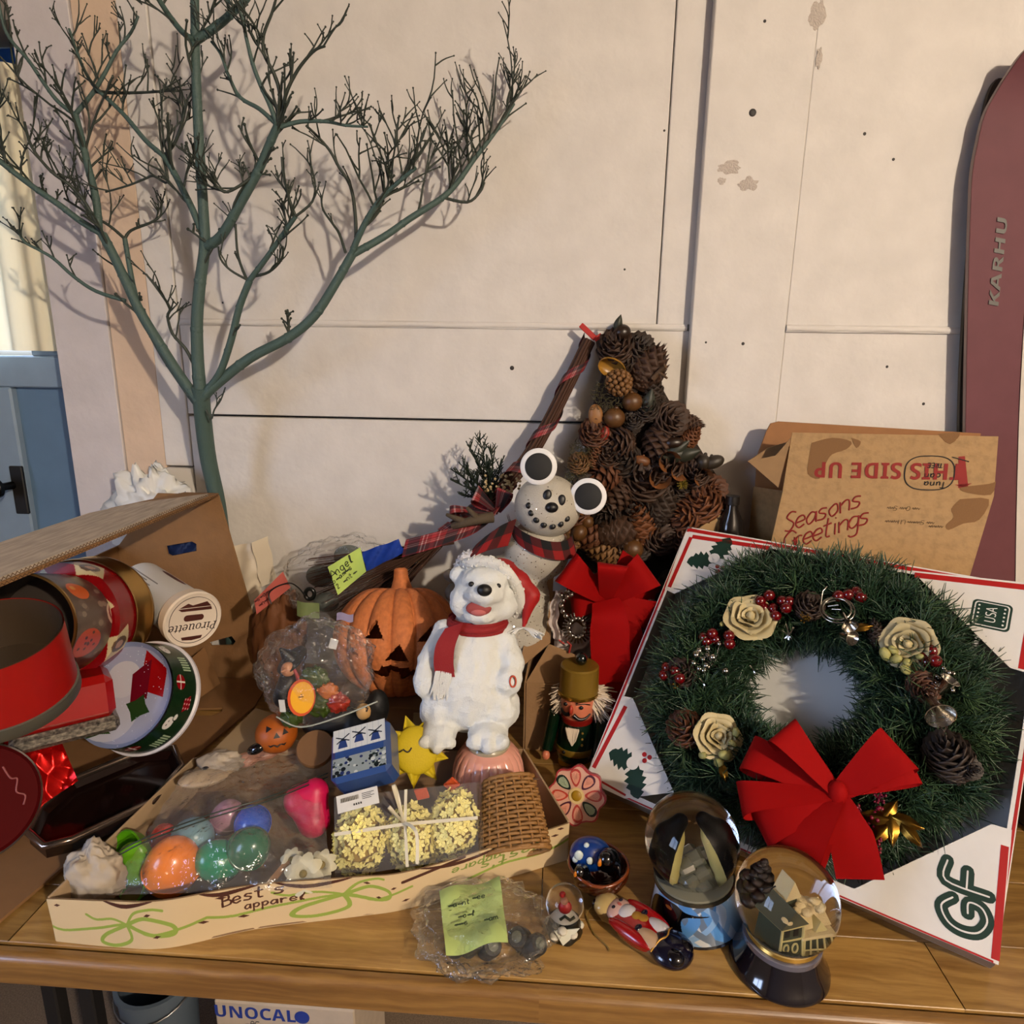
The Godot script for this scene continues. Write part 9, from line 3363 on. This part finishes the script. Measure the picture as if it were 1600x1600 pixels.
		b.bone(Vector3(s * 0.0175, 0.114, 0.008), Vector3(s * 0.012, 0.127, 0.009), 0.0075, 0.005, 0.005)
		b.into(g, 0.003)
		part(pen, "penguin_breast", g, mat(Color(0.70, 0.66, 0.40), 0.5), true)
		g = G.new()
		g.tube([Vector3(s * 0.010, 0.136, 0.010), Vector3(s * 0.002, 0.137 - 0.002 * s, 0.013)], [0.0026, 0.0006], 7)
		part(pen, "beak", g, mat(Color(0.45, 0.32, 0.16), 0.4), true)
	# house snow globe
	o = ty(1216, 1506, 0.0)
	t = thing("house_snow_globe", "snow globe with a snow-roofed cream house and fir on a dark purple base", "snow globe", o)
	g = G.new()
	g.lathe([Vector2(0, 0), Vector2(0.052, 0.0), Vector2(0.0545, 0.002), Vector2(0.054, 0.006), Vector2(0.051, 0.010), Vector2(0.046, 0.022), Vector2(0.0415, 0.034), Vector2(0, 0.034)], 64)
	part(t, "base", g, mat(Color(0.075, 0.055, 0.085), 0.10, {"coat": 1.0, "tone": T_speck, "scale": 18.0}), true)
	g = G.new()
	g.lathe([Vector2(0.041, 0.034), Vector2(0.0425, 0.035), Vector2(0.0425, 0.041), Vector2(0.040, 0.042), Vector2(0, 0.042)], 56)
	part(t, "silver_ring", g, mat(Color(0.52, 0.52, 0.58), 0.22, {"metal": 0.7}), true)
	g = G.new()
	g.lathe([Vector2(0.039, 0.042), Vector2(0.040, 0.044), Vector2(0.038, 0.0475), Vector2(0, 0.049)], 48)
	part(t, "gold_rim", g, mat(Color(0.60, 0.46, 0.18), 0.25, {"metal": 0.6}), true)
	var hc = Vector3(0, 0.088, 0)
	g = G.new()
	g.ball(hc, Vector3.ONE * 0.055, 56, 36)
	part(t, "globe", g, glass, true)
	house(t, hc)

func house(t: Node3D, hc: Vector3) -> void:
	var cream = mat(Color(0.80, 0.74, 0.50), 0.5)
	var wallm = mat(Color(0.24, 0.27, 0.19), 0.55)
	var snow = mat(Color(0.88, 0.80, 0.60), 0.5, {"bump": T_fine, "deep": 0.05, "scale": 30.0})
	var dk = mat(Color(0.07, 0.05, 0.04), 0.5)
	var yaw = Transform3D(Basis(Vector3.UP, 0.45).scaled(Vector3.ONE * 0.88), hc + Vector3(0.003, -0.036, 0.004))
	var bx = func(called: String, s: Vector3, o: Vector3, m: Material, turn = Basis()):
		var g = G.new()
		g.box(s, yaw * Transform3D(turn, o), 0.0006)
		part(t, called, g, m, true)
	bx.call("house_wall", Vector3(0.026, 0.030, 0.030), Vector3(-0.012, 0.015, 0.0), wallm)
	bx.call("house_wall", Vector3(0.028, 0.022, 0.022), Vector3(0.014, 0.011, -0.002), wallm)
	bx.call("house_wall", Vector3(0.014, 0.046, 0.014), Vector3(0.0, 0.023, -0.008), wallm)
	for q in [[-0.025, 0.0155], [0.001, 0.0155]]:
		bx.call("corner_post", Vector3(0.0025, 0.031, 0.0025), Vector3(q[0], 0.0155, q[1]), cream)
	bx.call("cornice", Vector3(0.030, 0.003, 0.033), Vector3(-0.012, 0.031, 0.001), cream)
	bx.call("string_course", Vector3(0.027, 0.002, 0.001), Vector3(-0.012, 0.017, 0.0155), cream)
	for k in 2:
		var g = G.new()
		var l = []
		for j in 17:
			var a = TAU * j / 16
			l.append(yaw * Vector3(-0.018 + k * 0.0105 + cos(a) * 0.0032, 0.009 + sin(a) * 0.0042, 0.0157))
		g.tube(l, 0.0009, 5, false)
		part(t, "arched_window", g, cream, true)
		bx.call("upper_window", Vector3(0.006, 0.008, 0.001), Vector3(-0.018 + k * 0.0105, 0.0245, 0.0155), dk)
	# porch
	for k in 5:
		bx.call("porch_post", Vector3(0.0016, 0.017, 0.0016), Vector3(0.003 + k * 0.0062, 0.0085, 0.016), cream)
	bx.call("porch_rail", Vector3(0.027, 0.0014, 0.0014), Vector3(0.0155, 0.006, 0.016), cream)
	bx.call("porch_floor", Vector3(0.029, 0.002, 0.011), Vector3(0.0155, 0.0, 0.011), cream)
	bx.call("porch_roof", Vector3(0.032, 0.003, 0.014), Vector3(0.0155, 0.018, 0.011), snow, Basis(Vector3.RIGHT, 0.25))
	var roof = func(w: float, d: float, hh: float, o: Vector3, turn: float, m: Material, called: String):
		var g = G.new()
		g.prism([Vector2(-w / 2, 0), Vector2(w / 2, 0), Vector2(0, hh)], -d / 2, d / 2, yaw * Transform3D(Basis(Vector3.UP, turn), o))
		part(t, called, g, m, true)
	roof.call(0.034, 0.036, 0.018, Vector3(-0.012, 0.032, 0.0), 0.0, mat(Color(0.30, 0.30, 0.22), 0.6), "snowy_roof")
	roof.call(0.030, 0.034, 0.014, Vector3(0.014, 0.022, -0.002), PI / 2, snow, "snowy_roof")
	roof.call(0.020, 0.018, 0.022, Vector3(0.0, 0.046, -0.008), 0.0, snow, "tower_roof")
	roof.call(0.012, 0.010, 0.009, Vector3(0.019, 0.021, 0.012), 0.0, cream, "dormer")
	var fn = FastNoiseLite.new()
	fn.frequency = 60.0
	for k in 9:   # ragged snow lying on the roofs
		var g = G.new()
		var o = Vector3(rng.randf_range(-0.022, 0.026), rng.randf_range(0.026, 0.046), rng.randf_range(-0.004, 0.014))
		g.ball(yaw * o, Vector3(rng.randf_range(0.004, 0.008), 0.003, rng.randf_range(0.004, 0.007)), 10, 6, yaw.basis * Basis(Vector3.BACK, rng.randf_range(-0.7, 0.7)))
		part(t, "snow_patch", g, snow, true)
	# brown fir behind, shrubs in front, ground
	var g2 = G.new()
	for k in 30:
		var f = k / 30.0
		var a = k * 2.4
		g2.ball(hc + Vector3(-0.020 + cos(a) * 0.014 * (1.0 - f), -0.010 + f * 0.042, -0.014 + sin(a) * 0.012 * (1.0 - f)), Vector3(0.008, 0.005, 0.008) * (1.1 - f * 0.7), 8, 6)
	part(t, "fir", g2, mat(Color(0.11, 0.055, 0.025), 0.4), true)
	g2 = G.new()
	for k in 46:
		var a = lerpf(-0.6, 3.6, k / 45.0)
		var r = 0.030 + 0.003 * sin(k * 7.0)
		g2.ball(hc + Vector3(cos(a) * r, -0.036 + rng.randf() * 0.004, sin(a) * r), Vector3.ONE * rng.randf_range(0.002, 0.004), 7, 5)
	part(t, "shrubs", g2, mat(Color(0.10, 0.14, 0.06), 0.7), true).set_meta("kind", "stuff")
	g2 = G.new()
	g2.lathe([Vector2(0, -0.036), Vector2(0.036, -0.038), Vector2(0.039, -0.0405), Vector2(0, -0.0405)], 40, Transform3D(Basis(), hc))
	part(t, "snowy_ground", g2, mat(Color(0.60, 0.50, 0.28), 0.5), true)
	g2 = G.new()
	for q in [[-0.034, 0.030, 0.02, 0.008], [-0.028, 0.036, 0.024, 0.005], [0.030, -0.030, 0.016, 0.01], [0.034, -0.022, 0.012, 0.008]]:
		g2.tube([hc + Vector3(q[0], q[1] - 0.004, q[2]), hc + Vector3(q[0] + 0.002, q[1], q[2]), hc + Vector3(q[0] + q[3], q[1] + 0.002, q[2])], 0.0008, 5)
	part(t, "twig_bits", g2, dk, true)

# ---------------------------------------------------------------- clear bags, notes and odds and ends
func crumple(o: Vector3, r: Vector3, sd: int, b = Basis.IDENTITY, amp = 0.24, fine = 0.05, nu = 72, nv = 44) -> G:
	var fn = FastNoiseLite.new()
	fn.frequency = 1.0
	fn.seed = sd
	var f2 = FastNoiseLite.new()
	f2.noise_type = FastNoiseLite.TYPE_CELLULAR
	f2.frequency = 2.2
	f2.seed = sd
	var g = G.new()
	g.grid(nu, nv, func(u, v):
		var a: float = u * TAU
		var e: float = (v - 0.5) * PI
		var d = Vector3(cos(e) * cos(a), sin(e), cos(e) * sin(a))
		return o + b * (d * r * (1.0 + amp * fn.get_noise_3dv(d * 2.0) + fine * f2.get_noise_3dv(d * 1.4))), true, false, true)
	return g
func note(under: Node, s: String, d: float, m: Material, bend = 0.003) -> Transform3D:
	var q = []
	for w in s.split(" "):
		q.append(td(float(w.split(",")[0]), float(w.split(",")[1]), d))
	var g = G.new()
	var up = (cam_at - q[0]).normalized()
	g.grid(8, 8, func(u, v): return q[0].lerp(q[1], u).lerp(q[3].lerp(q[2], u), v) + up * bend * sin(u * 4.0 + v * 3.0))
	part(under, "note", g, m)
	return frame(q[3] + up * 0.003, q[2] - q[3], q[0] - q[3])

func plastic_bags() -> void:
	var film = mat(Color(0.85, 0.86, 0.85), 0.11, {"alpha": 0.035, "bump": T_crumple, "deep": 0.6, "scale": 8.0})
	var lime = mat(Color(0.66, 0.76, 0.36), 0.7)
	var ink = mat(Color(0.06, 0.08, 0.05), 0.6)
	# bag with the handwritten angel note
	var t = thing("clear_bag", "crumpled clear plastic bag with blue tape and a green note reading Angel", "bag", tz(530, 960, 0.16))
	part(t, "film", crumple(tz(535, 905, 0.135), Vector3(0.115, 0.085, 0.05), 4, Basis(Vector3.BACK, 0.25)), film)
	var tape = G.new()
	var te = []
	for q in [[566, 862], [572, 893], [634, 862], [622, 843]]:
		te.append(tz(q[0], q[1], 0.205))
	tape.grid(10, 6, func(u, v): return te[0].lerp(te[3], u).lerp(te[1].lerp(te[2], u), v) + Vector3(0, 0, 0.004 * sin(u * 11.0 + v * 6.0)))
	part(t, "blue_tape", tape, mat(Color(0.035, 0.20, 0.56), 0.45))
	var w = note(t, "512,886 563,855 572,893 528,930", 1.145, lime)
	var g = G.new()
	handwrite(g, "Angel", 0.0125, w * Transform3D(Basis(), Vector3(0.010, 0.027, 0)), 0.0007, 0.15, 0.85)
	for k in 2:
		handwrite(g, ["o~am~s", "2 ~nt~"][k], 0.008, w * Transform3D(Basis(), Vector3(0.007, 0.019 - k * 0.011, 0)), 0.0005, 0.15, 0.9)
	part(t, "handwriting", g, ink)
	g = G.new()
	var ring = []
	for k in 21:
		ring.append(tz(484 + cos(TAU * k / 20) * 7, 928 + sin(TAU * k / 20) * 8, 0.20))
	g.tube(ring, 0.004, 8, false)
	part(t, "dark_ring", g, mat(Color(0.02, 0.035, 0.03), 0.3))
	g = G.new()
	g.grid(6, 6, func(u, v): return tz(lerpf(464, 498, u), lerpf(938, 962, v) + 6.0 * u, 0.21) + Vector3(0, 0, 0.004 * sin(u * 5.0)))
	part(t, "green_tag", g, mat(Color(0.44, 0.50, 0.32), 0.6))
	for q in [[500, 900, 0.028], [545, 870, 0.03], [575, 905, 0.03], [510, 940, 0.026]]:
		g = G.new()
		g.ball(tz(q[0], q[1], 0.12), Vector3(q[2], q[2] * 0.8, q[2] * 0.6), 16, 10)
		part(t, "grey_bundle", g, mat(Color(0.36, 0.39, 0.37), 0.5, {"tone": T_speck, "scale": 14.0}))
	# bag with the witch
	t = thing("clear_bag", "crumpled clear plastic bag of small Halloween figures left of the terracotta pumpkin", "bag", ty(490, 1130, 0.07))
	part(t, "film", crumple(td(492, 1050, 1.0), Vector3(0.096, 0.082, 0.042), 9, Basis(Vector3.BACK, 0.75)), film)
	g = G.new()
	g.tube(smooth3([td(432, 1120, 0.97), td(470, 1136, 0.965), td(530, 1120, 0.965), td(590, 1096, 0.98)]), 0.0012, 6)
	part(t, "welded_seam", g, mat(Color(0.62, 0.64, 0.60), 0.2))
	g = G.new()
	g.grid(6, 4, func(u, v): return td(lerpf(526, 552, u), lerpf(958, 970, v) + u * 1.0, 1.04) + Vector3(0, 0.002 * sin(u * 6.0), 0))
	part(t, "printed_corner", g, mat(Color(0.62, 0.58, 0.72), 0.5, {"tone": T_speck, "scale": 30.0}))
	for q in [[521, 1006, 12, 16, -0.3], [441, 1103, 9, 20, 0.05]]:
		g = G.new()
		g.box(Vector3(q[2], q[3], 1.0) / 1050.0, Transform3D(Basis(Vector3.BACK, q[4]), td(q[0], q[1], 0.968)))
		part(t, "white_tag", g, mat(Color(0.78, 0.78, 0.76), 0.6))
	var wt = thing("witch_figure", "little witch figurine with black hat and pink hair inside the clear bag", "figurine", td(450, 1090, 1.0))
	var black = mat(Color(0.02, 0.02, 0.025), 0.5)
	g = G.new()
	g.lathe([Vector2(0.026, 0), Vector2(0.026, 0.002), Vector2(0.012, 0.004), Vector2(0.008, 0.016), Vector2(0.002, 0.028), Vector2(0, 0.028)], 24, along(td(457, 1032, 1.0), Vector3(-0.45, 0.75, 0.3)))
	part(wt, "hat", g, black)
	g = G.new()
	g.ball(td(450, 1046, 0.985), Vector3(0.010, 0.011, 0.010), 14, 9)
	g.tube([td(446, 1047, 0.975), td(439, 1050, 0.968)], [0.003, 0.001], 6)
	part(wt, "face", g, mat(Color(0.72, 0.50, 0.36), 0.5))
	g = G.new()
	for k in 9:
		g.tube(smooth3([td(452 + k, 1038 + k, 0.985), td(462 + k, 1050 + k * 2, 0.982), td(465 + k * 0.6, 1064 + k, 0.985)]), 0.0022, 6)
	part(wt, "hair", g, mat(Color(0.62, 0.20, 0.20), 0.6))
	g = G.new()
	var b = Body.new()
	b.bone(td(448, 1062, 0.99), td(446, 1088, 0.99), 0.012, 0.018)
	b.bone(td(455, 1066, 0.985), td(436, 1082, 0.975), 0.006, 0.004)
	b.into(g, 0.0035)
	part(wt, "robe", g, black)
	var cd = td(471, 1090, 0.965)
	var pc = thing("pumpkin_disc", "flat orange pumpkin disc with a yellow face inside the clear bag", "ornament", cd)
	var cx = look(cd, cam_at - cd + Vector3(-0.15, 0, 0))
	g = G.new()
	g.prism(star(Vector2(), 0.0225, 0.0222, 18).map(func(q): return Vector2(q.x * 0.86, q.y * 1.15)), -0.006, 0.0, cx)
	part(pc, "disc", g, mat(Color(0.74, 0.26, 0.02), 0.4))
	g = G.new()
	g.prism(star(Vector2(0.0015, 0), 0.0192, 0.019, 18).map(func(q): return Vector2(q.x * 0.86, q.y * 1.15)), 0.0, 0.0008, cx)
	part(pc, "yellow_face", g, mat(Color(0.86, 0.62, 0.01), 0.4))
	g = G.new()
	g.tube([cx * Vector3(-0.004, 0.001, 0.0012), cx * Vector3(0.003, 0.001, 0.0012)], 0.0006, 5)
	g.tube([cx * Vector3(-0.001, 0.004, 0.0012), cx * Vector3(0.001, 0.004, 0.0012)], 0.0006, 5)
	part(pc, "small_print", g, black)
	var fm = {0: mat(Color(0.20, 0.27, 0.07), 0.4, {"coat": 0.4}), 1: mat(Color(0.68, 0.36, 0.08), 0.45), 2: mat(Color(0.56, 0.16, 0.10), 0.35, {"coat": 0.6})}
	for q in [[498, 1102, 0.021, 0, "green glossy frog-like lump beside the yellow pumpkin face"], [455, 1122, 0.017, 0, "dark green lump under the pumpkin disc"], [512, 1080, 0.017, 1, "orange lump behind the green one"], [527, 1098, 0.018, 2, "red wrapped sweet at the right of the bag"], [492, 1060, 0.022, 0, "pale green lump above the others in the bag"]]:
		var lu = thing("figurine", q[4], "figurine", td(q[0], q[1], 0.985))
		part(lu, "body", crumple(td(q[0], q[1], 0.985), Vector3(q[2], q[2] * 0.85, q[2] * 0.6), int(q[0]), Basis(), 0.4, 0.1, 28, 18), fm[q[3]])
	# bag on the bench with a green note
	t = thing("clear_bag", "flat clear plastic bag with a creased green note lying on the bench", "bag", ty(755, 1445, 0.0))
	var bo = ty(755, 1447, 0.022)
	part(t, "film", crumple(bo, Vector3(0.086, 0.022, 0.072), 21, Basis(), 0.3, 0.10, 96, 50), mat(Color(0.85, 0.85, 0.80), 0.11, {"alpha": 0.03, "bump": T_crumple, "deep": 0.6, "scale": 8.0}))
	var nq = []
	for q in [[686, 1392], [780, 1371], [794, 1472], [697, 1495]]:
		nq.append(ty(q[0], q[1], 0.036))
	g = G.new()
	g.grid(14, 14, func(u, v): return nq[0].lerp(nq[1], u).lerp(nq[3].lerp(nq[2], u), v) + Vector3(0, 0.0035 * sin(u * 7.0 + v * 3.0) + 0.003 * sin(v * 9.0), 0))
	part(t, "note", g, mat(Color(0.66, 0.74, 0.44), 0.7))
	g = G.new()
	var nx = frame(nq[3] + Vector3(0, 0.0055, 0), nq[2] - nq[3], nq[0] - nq[3])
	for q in [["~a~nt", 0.014, 0.058], ["~ee", 0.044, 0.062], ["~o~l", 0.022, 0.040], ["~~s", 0.016, 0.030], ["~am", 0.050, 0.028]]:
		handwrite(g, q[0], 0.007, nx * Transform3D(Basis(), Vector3(q[1], q[2], 0)), 0.0006)
	part(t, "handwriting", g, mat(Color(0.16, 0.22, 0.12), 0.6))
	for q in [[712, 1478, 0.2, "leftmost grey rubber foot in the bag on the bench"], [737, 1474, 1.2, "grey rubber foot under the note's lower edge"], [765, 1480, 0.6, "grey rubber foot right of the note's middle"], [812, 1466, -0.4, "grey rubber foot at the right end of the bag"], [835, 1478, 0.9, "rightmost grey rubber foot in the bag"]]:
		var po = ty(q[0], q[1], 0.016)
		var ru = thing("rubber_foot", q[3], "rubber foot", po, "grey rubber feet in the bag")
		g = G.new()
		g.lathe([Vector2(0.006, 0.012), Vector2(0.010, 0.012), Vector2(0.0115, 0.009), Vector2(0.0125, -0.010), Vector2(0.011, -0.0125), Vector2(0, -0.0125)], 28, Transform3D(Basis(Vector3.UP, q[2]) * Basis(Vector3.RIGHT, 0.7), po))
		part(ru, "cup", g, mat(Color(0.12, 0.115, 0.11), 0.55))
		g = G.new()
		g.lathe([Vector2(0, 0.009), Vector2(0.006, 0.009), Vector2(0.006, 0.0135), Vector2(0, 0.014)], 16, Transform3D(Basis(Vector3.UP, q[2]) * Basis(Vector3.RIGHT, 0.7), po))
		part(ru, "plug", g, mat(Color(0.34, 0.35, 0.30), 0.5))
	# brown paper bag, pink label with its wire, white paper bag
	t = thing("brown_bag", "brown paper bag slumped between the tipped carton and the clear bags", "bag", tz(440, 1050, 0.1))
	var bb = tz(435, 985, 0.115)
	part(t, "paper", crumple(Vector3(bb.x, bb.y - 0.03, bb.z), Vector3(0.055, 0.125, 0.04), 31, Basis(Vector3.BACK, -0.1), 0.3, 0.12, 48, 30), mat(Color(0.42, 0.245, 0.105), 0.75, {"tone": T_blotch, "scale": 6.0}))
	t = thing("pink_label", "pink handwritten paper label with a black wire loop on the brown bag", "label", tz(425, 930, 0.165))
	w = note(t, "397,938 442,893 454,918 401,960", 1.165, mat(Color(0.66, 0.31, 0.27), 0.7), 0.001)
	g = G.new()
	handwrite(g, "~s~a~", 0.008, w * Transform3D(Basis(), Vector3(0.010, 0.016, 0)), 0.0005)
	handwrite(g, "~n~s", 0.008, w * Transform3D(Basis(), Vector3(0.012, 0.006, 0)), 0.0005)
	part(t, "handwriting", g, mat(Color(0.30, 0.08, 0.08), 0.6))
	g = G.new()
	g.tube(smooth3([td(424, 944, 1.15), td(420, 928, 1.15), td(432, 917, 1.15), td(452, 911, 1.15), td(466, 918, 1.14), td(476, 930, 1.13)]), 0.0013, 6)
	part(t, "wire", g, mat(Color(0.03, 0.03, 0.025), 0.4))
	t = thing("paper_bag", "white paper bag corner standing behind the tipped carton's right edge", "bag", tz(375, 930, 0.07))
	var pz = tz(372, 890, 0.055)
	g = G.new()
	var pq = []
	for q in [[340, 858], [393, 848], [408, 918], [372, 940]]:
		pq.append(tz(q[0], q[1], 0.075))
	g.grid(14, 18, func(u, v): return pq[0].lerp(pq[1], u).lerp(pq[3].lerp(pq[2], u), v) + Vector3(0, 0, 0.004 * sin(u * 7.0 + v * 5.0) + 0.003 * sin(v * 13.0)))
	g.grid(6, 18, func(u, v): return pq[1].lerp(pq[2], v) + Vector3(0.012 * u, 0, -0.05 * u + 0.003 * sin(v * 11.0)))
	g.grid(6, 18, func(u, v): return pq[0].lerp(pq[3], v) + Vector3(0, 0, -0.05 * u))
	g.quad(pq[3], pq[2], Vector3(pq[2].x, 0, 0.07), Vector3(pq[3].x - 0.02, 0, 0.07))
	part(t, "paper", g, mat(Color(0.84, 0.79, 0.70), 0.75, {"back": Color(0.3, 0.3, 0.3)}))
	g = G.new()
	for q in [[358, 876, 371, 872], [361, 886, 373, 882]]:
		g.tube([tz(q[0], q[1], 0.082), tz(q[2], q[3], 0.082)], 0.0012, 5)
	part(t, "print", g, mat(Color(0.30, 0.24, 0.18), 0.6))
